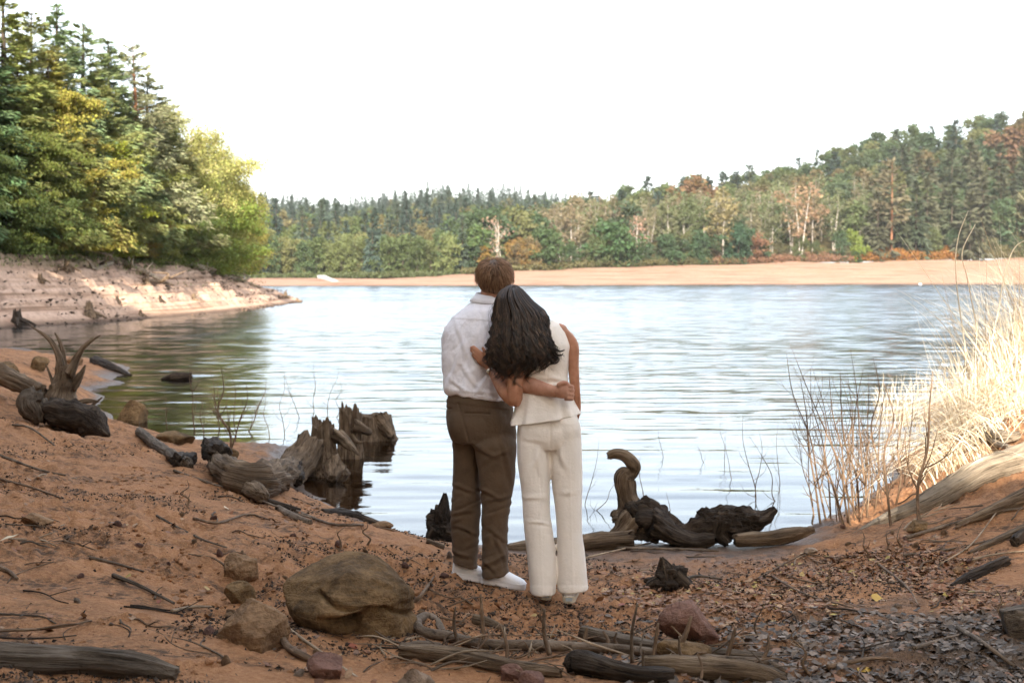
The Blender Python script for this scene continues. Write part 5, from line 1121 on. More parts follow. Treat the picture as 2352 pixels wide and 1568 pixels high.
# wedge-shaped stone by the branches
wg = ground(1590, 1486); V, F = rock_shape(31, 5, 4, .8, .05); V = V * np.array([.175, .12, .105]); V[:, 2] -= np.clip(V[:, 0] + .02, 0, 1) * .55 - .02; V = V @ np.array(Matrix.Rotation(math.radians(8), 3, 'Y')).T
ge = Geo(); ge.add(V + np.array([wg[0] - .0, wg[1] + .10, wg[2] + .075]), F); thing_mesh('boulder', ge, M_ROCKR, 'reddish wedge-shaped boulder behind the fallen branches on the right', 'boulder')
for a in [((262, 336, 918, 972), 11, M_ROCK, 'angular brown rock at the water edge right of the uprooted stump', .6), ((355, 452, 990, 1021), 12, M_ROCK, 'flat dark rock on the sand below the water twigs', .6),
          ((40, 118, 1175, 1208), 13, M_ROCKO, 'low mossy stone on the upper left sand slope', .6), ((700, 800, 1505, 1560), 14, M_ROCKR, 'red-brown stone at the bottom below the orange-brown rock', .55),
          ((905, 1020, 1533, 1600), 15, M_ROCKP, 'pale pointed stone at the bottom edge in the middle', .5), ((1145, 1215, 1525, 1566), 16, M_ROCKR, 'pinkish stone under the fallen branches', .6),
          ((1190, 1260, 1545, 1585), 18, M_ROCKR, 'dark red stone at the bottom right of the pinkish stone', .6), ((2085, 2135, 1195, 1226), 19, M_ROCK, 'dark stone at the foot of the thickest twig on the right', .6),
          ((1845, 1880, 1258, 1276), 20, M_ROCKP, 'grey oval stone on the sand left of the big pale log', .7), ((855, 905, 1198, 1215), 22, M_ROCKO, 'small orange stone at the end of the sunken log', .7),
          ((60, 110, 808, 850), 24, M_ROCK, 'brown rock on the bank behind the uprooted stump', .6), ((-20, 45, 830, 865), 25, M_ROCK, 'brown rock at the left edge on the bank', .6), ((520, 552, 1030, 1052), 26, M_ROCK, 'small dark rock on the sand under the water twigs', .7), ((150, 190, 815, 838), 27, M_ROCKO, 'small rounded stone near the sunlit spit', .7),
          ((2290, 2420, 1370, 1470), 28, M_GREYLOG, 'large grey weathered block cut by the right edge of the picture', .6), ((1500, 1640, 1470, 1520), 29, M_ROCK, 'mossy stone lying under the fallen branches', .6), ((690, 720, 1075, 1092), 30, M_ROCKR, 'small red stone at the foot of the big stump', .7), ((2185, 2215, 1300, 1320), 33, M_ROCKO, 'small tan stone among leaves on the right', .7)]:
    rock_px(*a[0], a[1], a[2], a[3], cut=a[4])
rs = np.random.default_rng(31); PEB = []
for k in range(5):
    V, F = rock_shape(100 + k, 2, 7, .7, .05); PEB.append([mk_mesh('pebble', V, F, m) for m in (M_ROCKO, M_ROCKR, M_ROCKP)][k % 3])
for k in range(70):
    u, v = (rs.uniform(20, 1150), rs.uniform(1180, 1560)) if k < 48 else (rs.uniform(1900, 2340), rs.uniform(1180, 1420)); g = ground(u, v)
    if g[2] < .04 or g[1] > 12: continue
    s = rs.uniform(.012, .034); o = obj('pebble', PEB[k % 5], None, tuple(g + np.array([0, 0, s * .15])), tuple(rs.uniform(0, 6, 3)), (s, s * rs.uniform(.7, 1), s * rs.uniform(.5, .8)))
    tag(o, 'small loose pebble on the sand of the left slope' if k < 48 else 'small loose pebble on the sand of the right slope', 'pebble', 'pebbles on the left slope' if k < 48 else 'pebbles on the right slope')

# ---- stumps
def lump(c, size, seed, rough=.5):
    V, F = ico(5); q = V * (1 + rough * fbm(V * 1.6 + seed, 4) + rough * .5 * (.3 - np.abs(fbm(V * np.array([5, 5, 2.2]) + seed, 3))))[:, None]; return q * np.array(size) + np.asarray(c), F
def stump(base, h, rt, rb, seed, top_rough=.25, flute=.16, nf=6, hollow=.35, lean=(0, 0), n=96, m=44, sink=.12, flare=2.6):
    r = np.random.default_rng(seed); th = np.arange(n) / n * 2 * np.pi; zs = np.linspace(-sink, h, m); V, G = [], []
    ph = r.random(4) * 6.28; fl = np.sin(th * nf + ph[0]) * .6 + np.sin(th * (nf + 3) + ph[1]) * .4
    jag = fbm(np.stack([np.cos(th) * 2.2 + seed, np.sin(th) * 2.2, th * 0], -1), 3) * top_rough * h * 1.4; jag += np.abs(fbm(np.stack([np.cos(th) * 9 + seed, np.sin(th) * 9, th * 0 + 3], -1), 2)) * top_rough * h * .14
    for k, z in enumerate(zs):
        t = np.clip(z / h, 0, 1); rad = rt + (rb - rt) * (1 - t) ** flare
        rr_ = rad * (1 + flute * fl * (1.25 - t * .6) + .10 * fbm(np.stack([np.cos(th) * 5, np.sin(th) * 5, th * 0 + z * 4 + seed], -1), 3) + .14 * (.35 - np.abs(fbm(np.stack([np.cos(th) * 7, np.sin(th) * 7, th * 0 + z * 2.5 + seed], -1), 3))) + .07 * fbm(np.stack([np.cos(th) * 17, np.sin(th) * 17, th * 0 + z * 6], -1), 2))
        zz_ = z + jag * max(t, 0) ** 2
        V.append(np.stack([base[0] + rr_ * np.cos(th) + lean[0] * t, base[1] + rr_ * np.sin(th) + lean[1] * t, base[2] + zz_], -1)); G.append(np.stack([np.full(n, z), rad * np.cos(th), rad * np.sin(th)], -1))
    last = V[-1]; cen = last.mean(0)
    for f, dz in ((.82, -.01), (.6, -.08 * h - hollow * h * .3), (.3, -hollow * h), (.02, -hollow * h * 1.05)):
        q = cen + (last - cen) * f; q[:, 2] = last[:, 2] * f + cen[2] * (1 - f) + dz + .03 * h * fbm(np.stack([np.cos(th) * 6, np.sin(th) * 6, th * 0 + f * 9], -1), 2); V.append(q); G.append(np.stack([np.full(n, h + f), rt * f * np.cos(th), rt * f * np.sin(th)], -1))
    V, G = np.concatenate(V), np.concatenate(G); M_ = m + 4; i = np.arange(M_ - 1)[:, None] * n; j = np.arange(n)[None]; j2 = (j + 1) % n
    return V, np.stack([i + j, i + j2, i + n + j2, i + n + j], -1).reshape(-1, 4), G
def knobby(pts, rad, seed, sides=16, n=40, rough=.35, rfreq=(7, 2.6), **k):
    big = np.max(rad) > .03
    return tube(pts, rad, max(sides, 24) if big else sides, int(n * 1.25) if big else n, rough, rfreq, seed, ridge=.16 if big else 0.0, jag=.9 if big else .3, **k)
g = Geo(); bA = np.array([*P(742, 1085, 14.3)[:2], -.02]); g.add(*stump(bA, .56, .105, .24, 3, .16, .20, 5, .45)); parts = [('stump_body', g, M_DRIFT)]
for pts, rad, sd in (([(715, 1010, 14.1), (690, 1060, 13.9), (655, 1105, 13.4), (640, 1135, 13.0)], [.13, .15, .12, .05], 1), ([(775, 1000, 14.3), (795, 1015, 14.2), (825, 1045, 14.0)], [.08, .05, .008], 2), ([(690, 1050, 14.4), (660, 1075, 14.4), (640, 1095, 14.4)], [.12, .10, .05], 3), ([(770, 1070, 14.0), (762, 1100, 13.8)], [.10, .04], 4)):
    parts.append(('root', Geo().addm(*knobby(np.array([P(*q) for q in pts]), rad, sd, rough=.3)), M_DRIFT))
thing_parts('tree_stump', parts, 'tallest weathered stump with spread roots at the left water edge', 'stump')
g = Geo(); bB = np.array([*P(806, 1050, 15.6)[:2], -.1]); g.add(*stump(bB, .58, .12, .16, 9, .28, .22, 4, .6)); parts = [('stump_body', g, M_DRIFT)]
for pts, rad, sd in (([(815, 975, 15.5), (835, 985, 15.5), (850, 992, 15.6)], [.07, .05, .03], 5), ([(810, 1000, 15.5), (822, 1015, 15.4), (836, 1012, 15.4)], [.03, .02, .008], 6)): parts.append(('root', Geo().addm(*knobby(np.array([P(*q) for q in pts]), rad, sd)), M_DRIFT))
thing_parts('tree_stump', parts, 'hollow splintered stump in the water behind the tallest stump', 'stump')
g = Geo(); bC = np.array([*P(860, 1008, 17.4)[:2], -.06]); g.add(*stump(bC, .36, .20, .30, 14, .05, .12, 6, .08, flare=1.5)); parts = [('stump_body', g, M_DRIFT), ('root', Geo().addm(*knobby(np.array([P(868, 960, 17.3), P(888, 985, 17.2), P(902, 1004, 17.1)]), [.11, .08, .03], 8)), M_DRIFT)]
thing_parts('tree_stump', parts, 'flat-topped stump farthest out in the water of the three', 'stump')
# root log running from the tallest stump up the sand
parts = [('trunk', Geo().addm(*knobby(px([(668, 1100), (620, 1130), (575, 1138), (530, 1118), (497, 1085)], .09), [.11, .125, .13, .11, .07], 11, rough=.4)), M_DRIFT),
         ('root', Geo().addm(*knobby(px([(505, 1095), (488, 1075), (478, 1062)], .17), [.09, .08, .035], 12, rough=.5)), M_BLACK), ('root', Geo().addm(*knobby(px([(560, 1130), (592, 1150), (608, 1160)], .05), [.09, .07, .03], 13)), M_DRIFT), ('root', Geo().addm(*knobby(px([(672, 1105), (682, 1128)], .1), [.1, .05], 15, rough=.45)), M_BLACK)]
thing_parts('driftwood_log', parts, 'gnarled driftwood log lying at the foot of the tallest stump', 'driftwood')
# uprooted stump at the left
YL = 14.5; parts = []
parts.append(('stump_body', Geo().addm(*knobby(pY([(165, 958), (140, 925), (145, 880), (150, 840)], YL), [.11, .13, .11, .06], 21, 20, 40, .5)), M_DRIFT))
for pts, rad, sd in (([(140, 870), (136, 820), (112, 778), (72, 750)], [.09, .06, .035, .008], 22), ([(150, 860), (143, 800), (126, 764)], [.06, .035, .010], 23), ([(160, 860), (178, 820), (200, 790), (231, 769)], [.085, .055, .035, .008], 24), ([(165, 890), (185, 860), (196, 838)], [.08, .05, .012], 25), ([(128, 900), (115, 860), (105, 835)], [.04, .025, .008], 26), ([(170, 930), (200, 920), (228, 922)], [.06, .04, .012], 27), ([(165, 945), (195, 942), (235, 912)], [.05, .035, .012], 28)):
    parts.append(('root', Geo().addm(*knobby(pY(pts, YL + .1 * (sd % 3 - 1)), np.array(rad) * .6, sd, 12, 30, .3)), M_DRIFT))
parts.append(('root_burl', Geo().addm(*knobby(pY([(82, 898), (72, 918), (84, 945), (92, 968)], YL - .5), [.06, .12, .12, .05], 29, 18, 34, .5)), M_GREYLOG))
parts.append(('trunk', Geo().addm(*knobby(pY([(-60, 830), (20, 868), (95, 905)], [YL + .6, YL + .3, YL]), [.10, .10, .085], 30, 16, 30, .2)), M_DRIFT))
parts.append(('root', Geo().addm(*knobby(pY([(110, 945), (165, 958), (210, 968), (250, 1000)], [YL - .4, YL - .6, YL - .7, YL - .9]), [.12, .15, .13, .02], 32, 16, 40, .35)), M_BLACK))
thing_parts('uprooted_stump', parts, 'uprooted tree stump with horn-like roots on the left bank', 'stump')
# curved driftwood right of the woman
YS_ = 10.65
parts = [('neck', Geo().addm(*knobby(pY([(1396, 1047), (1412, 1042), (1435, 1047), (1455, 1068), (1455, 1085), (1438, 1094), (1436, 1110), (1441, 1140), (1448, 1172), (1440, 1200)], YS_), [.028, .034, .040, .048, .035, .072, .070, .068, .10, .12], 41, 18, 70, .16, (9, 3))), M_DRIFT),
         ('body', Geo().addm(*knobby(pY([(1425, 1222), (1455, 1195), (1490, 1190), (1530, 1212), (1575, 1222), (1620, 1205), (1665, 1192), (1720, 1196), (1752, 1190), (1782, 1168)], YS_ - .15), [.05, .10, .12, .085, .07, .095, .105, .07, .05, .018], 42, 30, 110, .85, (8, 3.2)).__class__(knobby(pY([(1425, 1222), (1455, 1195), (1490, 1190), (1530, 1212), (1575, 1222), (1620, 1205), (1665, 1192), (1720, 1196), (1752, 1190), (1782, 1168)], YS_ - .15), [.05, .10, .12, .085, .07, .095, .105, .07, .05, .018], 42, 30, 110, .85, (8, 3.2)))).add(*lump(P(1478, 1196, YS_ - .18), (.13, .10, .12), 7, .9)).add(*lump(P(1655, 1200, YS_ - .2), (.15, .10, .10), 9, .9)).add(*lump(P(1710, 1200, YS_ - .2), (.10, .08, .07), 12, .9)), M_BLACK),
         ('root', Geo().addm(*knobby(pY([(1500, 1200), (1545, 1225), (1590, 1240), (1640, 1238)], YS_ - .3), [.09, .07, .06, .04], 43, 14, 40, .5)), M_BLACK), ('root', Geo().addm(*knobby(pY([(1455, 1195), (1430, 1220), (1400, 1245)], YS_ - .25), [.09, .07, .04], 44, 14, 30, .35)), M_DRIFT),
         ('root', Geo().addm(*knobby(pY([(1660, 1195), (1650, 1222), (1672, 1245)], YS_ - .25), [.08, .06, .04], 45, 14, 30, .4)), M_BLACK), ('stub', Geo().addm(*knobby(pY([(1425, 1190), (1405, 1192)], YS_ - .2), [.03, .01], 46, 8, 10)), M_DRIFT)]
thing_parts('driftwood', parts, 'curved driftwood with swan-like neck at the water right of the woman', 'driftwood')
for pts, rad, mat, lab, Y in (([(1165, 1262), (1230, 1256), (1300, 1252), (1380, 1243), (1452, 1238)], [.045, .055, .06, .066, .07], M_DRIFT, 'short brown log at the water edge behind the woman', 10.2), ([(1690, 1240), (1760, 1236), (1820, 1226), (1870, 1216)], [.05, .055, .05, .02], M_DRIFT, 'dark log right of the curved driftwood at the waterline', 10.25)):
    thing_mesh('log', Geo().addm(*knobby(pY(pts, Y), rad, 51, 18, 50, .16, (4, 2))), mat, lab, 'log')
b = P(1014, 1215, 10.8); g = Geo(); g.add(*lump(b, (.13, .12, .15), 19, .7)); g.addm(*knobby(pY([(1016, 1180), (1021, 1152), (1022, 1132)], 10.75), [.06, .035, .012], 61)); g.addm(*knobby(pY([(1000, 1215), (990, 1235), (985, 1250)], 10.7), [.05, .04, .02], 63)); thing_mesh('stump', g, M_BLACK, 'small black rotten stump in the water left of the man', 'stump')
b = ground(1540, 1362); g = Geo(); g.add(*lump(b + np.array([0, .08, .045]), (.10, .09, .085), 23, .8)); g.addm(*knobby(np.array([b + [-.02, .06, .07], b + [-.03, .06, .14], b + [-.045, .05, .19]]), [.05, .035, .012], 64, rough=.5)); g.addm(*knobby(np.array([b + [.03, .05, .09], b + [.10, .03, .03], b + [.16, .02, -.01]]), [.04, .035, .015], 62, rough=.5)); g.addm(*knobby(np.array([b + [-.05, .04, .04], b + [-.11, .02, .03], b + [-.14, .02, .0]]), [.045, .035, .012], 65, rough=.5)); thing_mesh('stump', g, M_BLACK, 'black rotten root stump on the leaves right of the woman', 'stump')
# ---- logs
def log_px(pts, rad, mat, label, dz=0.0, seed=0, name='log', rough=.12, sides=18, n=60, cat='log', group=None, rfreq=(3, 2)):
    q = px(pts); r_ = np.asarray(rad); q[:, 2] += r_ * .55 + dz; return thing_mesh(name, Geo().addm(*knobby(q, rad, seed, sides, n, rough, rfreq)), mat, label, cat, group)
log_px([(1960, 1226), (2040, 1200), (2130, 1168), (2250, 1118), (2352, 1075), (2480, 1022)], [.012, .055, .08, .105, .12, .13], M_PALELOG, 'big pale weathered log running up the right bank', -.015, 71, sides=26, n=90, rough=.07)
log_px([(2196, 1214), (2270, 1190), (2352, 1160), (2450, 1130)], [.012, .04, .055, .06], M_DRIFT, 'dark tapering log just below the big pale log', 0, 72)
log_px([(2225, 1280), (2290, 1252), (2352, 1228), (2430, 1200)], [.012, .028, .034, .036], M_DRIFT, 'brown curved branch below the dark tapering log', 0, 73)
log_px([(2185, 1348), (2230, 1330), (2310, 1300)], [.010, .032, .03], M_BLACK, 'blackened short log among leaves at the right', 0, 74)
log_px([(2330, 1258), (2352, 1245), (2450, 1215)], [.03, .04, .045], M_BLACK, 'black log end at the right edge', .02, 75)
log_px([(-140, 1530), (60, 1540), (200, 1547), (320, 1553), (408, 1562)], [.058, .06, .056, .046, .026], M_GREYLOG, 'grey-brown log in the bottom left corner', .0, 76, sides=24, n=80, rough=.12)
log_px([(320, 1000), (370, 1040), (430, 1075)], [.045, .05, .05], M_GREYLOG, 'short grey log on the sand below the water twigs', 0, 77)
log_px([(405, 1072), (440, 1065)], [.05, .055], M_BLACK, 'dark broken block beside the short grey log', .02, 78, rough=.4)
log_px([(590, 1150), (640, 1165), (690, 1178)], [.025, .028, .02], M_BLACK, 'black charred branch below the driftwood log', 0, 79)
log_px([(640, 1170), (670, 1190), (712, 1205)], [.022, .028, .022], M_BRANCH, 'short barkless branch below the black charred branch', 0, 80)
log_px([(740, 1175), (800, 1185), (870, 1200)], [.02, .04, .03], M_BLACK, 'black sunken log at the waterline left of the man', -.01, 81, rough=.3)
log_px([(1195, 1443), (1240, 1452), (1290, 1464)], [.022, .03, .012], M_DRIFT, 'short rotten stick on the sand below the woman', 0, 82, name='stick', cat='stick') if False else None
log_px([(1085, 1432), (1120, 1440), (1165, 1450)], [.028, .026, .01], M_DRIFT, 'short rotten wood piece on the sand below the woman', 0, 82)
log_px([(980, 1250), (1020, 1262)], [.02, .022], M_DRIFT, 'small wood chunk at the waterline left of the man', 0, 83)
# the fallen branches in the foreground
main = [(1018, 1452), (1002, 1424), (978, 1414), (958, 1428), (972, 1450), (1035, 1462), (1110, 1478), (1250, 1482), (1400, 1488), (1500, 1497), (1650, 1512), (1760, 1520), (1805, 1540)]
q = np.array([P(u, v, 6.25 - .02 * (v - 1414) / 20 + .0) for u, v in main]); q[:5, 1] = [6.36, 6.33, 6.28, 6.24, 6.22]; q[5:, 1] = np.linspace(6.2, 6.02, 8)
for i in range(len(q)): q[i] = P(main[i][0], main[i][1], ground(main[i][0], min(main[i][1] + 15, 1566))[1] + (.06 if i < 3 else 0))
ru = np.array([.016, .019, .021, .022, .023, .024, .023, .024, .022, .018, .016, .013, .008]); parts = [('main_branch', Geo().addm(*knobby(q, ru, 91, 14, 120, .10, (6, 2))), M_BRANCH)]
SHOOTS = [(1052, 1478, 1046, 1392, .007), (1112, 1482, 1104, 1364, .008), (1165, 1520, 1148, 1432, .007), (1262, 1502, 1250, 1398, .009), (1340, 1484, 1348, 1440, .010), (1395, 1490, 1385, 1448, .008), (1452, 1520, 1464, 1386, .007), (1500, 1512, 1512, 1430, .008), (1545, 1505, 1588, 1414, .011), (1576, 1530, 1560, 1460, .006), (1668, 1515, 1690, 1440, .009), (1748, 1520, 1765, 1458, .007), (1420, 1486, 1416, 1452, .007), (1310, 1486, 1306, 1462, .006), (1610, 1560, 1602, 1500, .006), (1490, 1560, 1478, 1490, .006)]
for k, (u0, v0, u1, v1, r_) in enumerate(SHOOTS):
    yb_ = ground(u0, min(v0 + 12, 1566))[1]; a = P(u0, v0, yb_); b = P(u1, v1, yb_ - .04 + .04 * (k % 3)); m = (a + b) / 2 + np.array([.012 * ((k % 3) - 1), 0, 0]); parts.append(('shoot', Geo().addm(*knobby(np.array([a, m, b]), np.array([r_, r_ * .8, r_ * .45]) * 1.3, 100 + k, 8, 14, .15)), M_TWIG if k % 3 else M_BRANCH))
thing_parts('fallen_branch', parts, 'long fallen branch with upright shoots across the foreground', 'branch')
def br(pts, rad, mat, lab, Ya, Yb, sd, name='fallen_branch', rough=.15):
    q = np.array([P(u, v, ground(u, min(v + 4 + r0 * 480, 1567))[1]) for (u, v), r0 in zip(pts, rad)]); thing_mesh(name, Geo().addm(*knobby(q, rad, sd, 14, 70, rough, (5, 2))), mat, lab, 'branch')
br([(922, 1492), (1000, 1500), (1080, 1510), (1180, 1530), (1290, 1544)], [.03, .034, .033, .028, .018], M_DRIFT, 'mossy thick branch below the looped end of the long fallen branch', 5.98, 5.72, 120)
br([(1335, 1448), (1420, 1470), (1560, 1492), (1680, 1502), (1752, 1508)], [.028, .032, .026, .022, .016], M_GREYLOG, 'grey split log behind the long fallen branch', 6.42, 6.22, 121)
br([(1300, 1532), (1330, 1520), (1400, 1536), (1470, 1550), (1540, 1552)], [.02, .045, .04, .034, .03], M_BLACK, 'dark wet log end at the bottom under the fallen branches', 5.75, 5.6, 122, rough=.25)
br([(1480, 1520), (1600, 1530), (1720, 1540), (1800, 1562)], [.03, .042, .04, .028], M_DRIFT, 'rotten brown log at the bottom right of the branch pile', 5.95, 5.75, 123, rough=.3)
br([(920, 1488), (960, 1478), (1010, 1480)], [.014, .016, .012], M_BRANCH, 'short branch stub beside the largest boulder', 6.2, 6.2, 124)
br([(590, 1414), (650, 1435), (700, 1470), (770, 1520), (850, 1575)], [.004, .0055, .0065, .0065, .006], M_PALETWIG, 'pale bent twig arching over the orange-brown rock', 6.0, 5.25, 125, 'twig', .08)
br([(645, 1462), (665, 1488), (695, 1505), (725, 1518)], [.016, .017, .016, .010], M_TWIG, 'dark curved stick sticking out under the orange-brown rock', 5.95, 5.75, 126, 'stick')
br([(930, 1380), (950, 1382), (968, 1365), (985, 1342), (998, 1322)], [.009, .010, .009, .008, .004], M_TWIG, 'forked dark twig standing right of the largest boulder', 6.9, 6.95, 127, 'twig')

# ---- sticks lying about
ST = [([(400, 1085), (470, 1110), (560, 1140), (660, 1180), (740, 1200)], .012, M_BRANCH, 'long thin pole lying on the left slope above the driftwood log'), ([(680, 1178), (760, 1210), (830, 1210), (900, 1188), (960, 1205)], .011, M_BRANCH, 'long bent stick near the waterline left of the man'), ([(445, 1195), (500, 1205), (570, 1190), (620, 1200)], .010, M_TWIG, 'curved stick in the middle of the left slope'), ([(360, 1190), (450, 1240), (520, 1262)], .008, M_GREYLOG, 'grey straight stick in the middle of the left slope'),
      ([(205, 1292), (260, 1302), (330, 1318)], .010, M_BRANCH, 'thick short stick left of the mossy rock'), ([(260, 1330), (320, 1356), (400, 1392)], .012, M_GREYLOG, 'dark rough stick left of the orange-brown rock'), ([(0, 1312), (22, 1326), (40, 1338)], .014, M_TWIG, 'dark stick end at the left edge'), ([(395, 1412), (440, 1405), (490, 1410)], .010, M_PALETWIG, 'pale stick touching the orange-brown rock'),
      ([(0, 1050), (90, 1090), (150, 1102)], .012, M_BRANCH, 'long stick at the left edge below the uprooted stump'), ([(0, 1105), (70, 1128), (140, 1150)], .010, M_TWIG, 'thin stick at the left edge on the slope'), ([(30, 985), (70, 1000), (125, 1030)], .012, M_BRANCH, 'stick just below the uprooted stump'), ([(1340, 1286), (1420, 1268), (1520, 1240), (1540, 1238)], .008, M_PALETWIG, 'pale branch leaning on the curved driftwood'),
      ([(1400, 1262), (1470, 1266), (1560, 1266), (1650, 1270)], .012, M_BRANCH, 'barkless stick lying on the mud by the curved driftwood'), ([(2080, 1240), (2180, 1215), (2280, 1188), (2352, 1178)], .014, M_BRANCH, 'long straight stick on the right bank under the dark tapering log'), ([(2075, 1282), (2200, 1262), (2330, 1238)], .010, M_BRANCH, 'long thin stick on the right bank above the leaves'), ([(2160, 1300), (2230, 1255), (2290, 1190), (2310, 1165)], .006, M_PALETWIG, 'pale thin twig crossing the sticks on the right bank'),
      ([(1770, 1325), (1850, 1372), (1960, 1400)], .007, M_TWIG, 'thin brown stick across the leaves on the right'), ([(2020, 1310), (2080, 1350), (2110, 1395)], .009, M_TWIG, 'brown curved stick on the leaves right of the yellow leaf'), ([(1560, 1345), (1600, 1330), (1660, 1335)], .012, M_GREYLOG, 'grey stick behind the black rotten root stump'), ([(1740, 1340), (1800, 1300), (1850, 1272)], .008, M_TWIG, 'thin branch on the leaves below the curved driftwood'),
      ([(2100, 1500), (2160, 1480), (2210, 1470)], .010, M_BRANCH, 'stick on grey leaves at the lower right'), ([(1900, 1540), (2000, 1520), (2060, 1530)], .012, M_TWIG, 'dark stick on grey leaves at the bottom right'), ([(2200, 1450), (2260, 1490), (2330, 1540)], .014, M_BRANCH, 'thick curved branch in the bottom right corner'), ([(1010, 1425), (1060, 1435), (1100, 1430)], .006, M_TWIG, 'thin twig on the sand below the man'), ([(1060, 1380), (1100, 1395), (1160, 1372)], .006, M_TWIG, 'curved twig on the sand in front of the man'), ([(1030, 1400), (1080, 1384), (1110, 1376)], .005, M_TWIG, 'short curved twig right of the largest boulder')]
for k, (pts, r_, m, lab) in enumerate(ST): 
    q = px(pts); q[:, 2] += r_ * .8 + .004; thing_mesh('stick', Geo().addm(*knobby(q, np.linspace(r_, r_ * .55, len(q)), 200 + k, 8, 40, .2, (8, 2))), m, lab, 'stick')
rs = np.random.default_rng(77)
MARKS = [(800, 1380, 'the largest boulder'), (575, 1430, 'the orange-brown rock'), (550, 1300, 'the mossy rock'), (80, 1190, 'the low mossy stone'), (200, 1520, 'the bottom left log'), (580, 1130, 'the driftwood log'), (150, 950, 'the uprooted stump'), (740, 1180, 'the sunken log'), (380, 1040, 'the short grey log'), (1110, 1330, 'the man feet'), (1280, 1380, 'the woman feet'), (1060, 1470, 'the looped branch end'), (1400, 1480, 'the long fallen branch'), (1600, 1440, 'the wedge-shaped boulder'), (1540, 1340, 'the black rotten root stump'), (1600, 1240, 'the curved driftwood'), (2016, 1380, 'the large yellow-brown leaf'), (1990, 1280, 'the broken sapling stub'), (2110, 1212, 'the thickest twig'), (2250, 1120, 'the big pale log'), (2270, 1190, 'the dark tapering log'), (2330, 1420, 'the large grey block'), (1720, 1540, 'the rotten brown log'), (2250, 1500, 'the bottom right corner'), (1850, 1560, 'the bottom edge right of the branches'), (300, 1300, 'the thick short stick'), (420, 1480, 'the bottom left sand'), (1250, 1440, 'the upright twig below the woman')]
def near(u, v): return min(MARKS, key=lambda m: (m[0] - u) ** 2 + (m[1] - v) ** 2)[2]
def rand_stick(k, region, lab, grp, lmax=.5):
    u, v = rs.uniform(region[0], region[1]), rs.uniform(region[2], region[3]); g = ground(u, v)
    if g[2] < .03: return
    L = rs.uniform(.10, lmax); az = rs.normal() * .7 + (0 if rs.random() < .8 else 1.5); d = np.array([math.cos(az), math.sin(az) * 1.0, 0]); n = np.array([-d[1], d[0], 0]); pts = []
    for t in np.linspace(-.5, .5, 5):
        p = g + d * L * t + n * L * .08 * math.sin(t * 5 + k); p[2] = gz(p[0], p[1]); pts.append(p)
    pts = np.array(pts); r_ = rs.uniform(.0022, .0075) * (L / .3) ** .5; pts[:, 2] = np.maximum(pts[:, 2], np.linspace(pts[0, 2], pts[-1, 2], 5)) + r_ * .8
    ge = Geo().addm(*knobby(pts, np.linspace(r_, r_ * .5, 5), 300 + k, 6, 14, .2, (10, 2)))
    if rs.random() < .4: b = pts[2]; ge.addm(*knobby(np.array([b, b + d * L * .15 + n * L * .15 * (1 if k % 2 else -1) + [0, 0, .02], b + d * L * .25 + n * L * .3 * (1 if k % 2 else -1) + [0, 0, .03]]), [r_ * .6, r_ * .5, r_ * .25], 400 + k, 5, 8))
    thing_mesh('stick', ge, (M_TWIG, M_BRANCH, M_GREYLOG, M_PALETWIG, M_TWIG, M_BLACK)[k % 6], ('long ' if L > .33 else 'short ' if L < .2 else 'small ') + ('brown', 'brown', 'grey', 'pale', 'brown', 'black')[k % 6] + ' dead stick lying near ' + near(u, v), 'stick', grp)
for k in range(62): rand_stick(k, (10, 1020, 1080, 1545), 'small dead stick strewn on the sand of the left slope', 'small dead sticks on the ground')
for k in range(26): rand_stick(k, (1020, 1500, 1275, 1560), 'small dead stick on the sand around the couple', 'small dead sticks on the ground', .3)
for k in range(60): rand_stick(k, (1400, 2345, 1270, 1560), 'small dead stick lying among the fallen leaves on the right', 'small dead sticks on the ground')
for k in range(28): rand_stick(k, (1850, 2345, 1120, 1290), 'small dead stick on the bare sand of the right bank', 'small dead sticks on the ground')
for k in range(110):                                        # tangle under the fallen branches
    u, v = rs.uniform(930, 1800), rs.uniform(1462, 1565); a = P(u, v, ground(u, v + 2)[1]); b = a + np.array([rs.normal() * .13, rs.normal() * .05, abs(rs.normal()) * .06]); r_ = rs.uniform(.0022, .0055)
    thing_mesh('stick', Geo().addm(*knobby(np.array([a, (a + b) / 2 + rs.normal(size=3) * .015, b]), [r_, r_, r_ * .4], 500 + k, 5, 10, .15)), (M_PALETWIG, M_TWIG, M_BRANCH)[k % 3], 'thin broken twig in the tangle under the fallen branches', 'stick', 'twigs in the branch tangle')

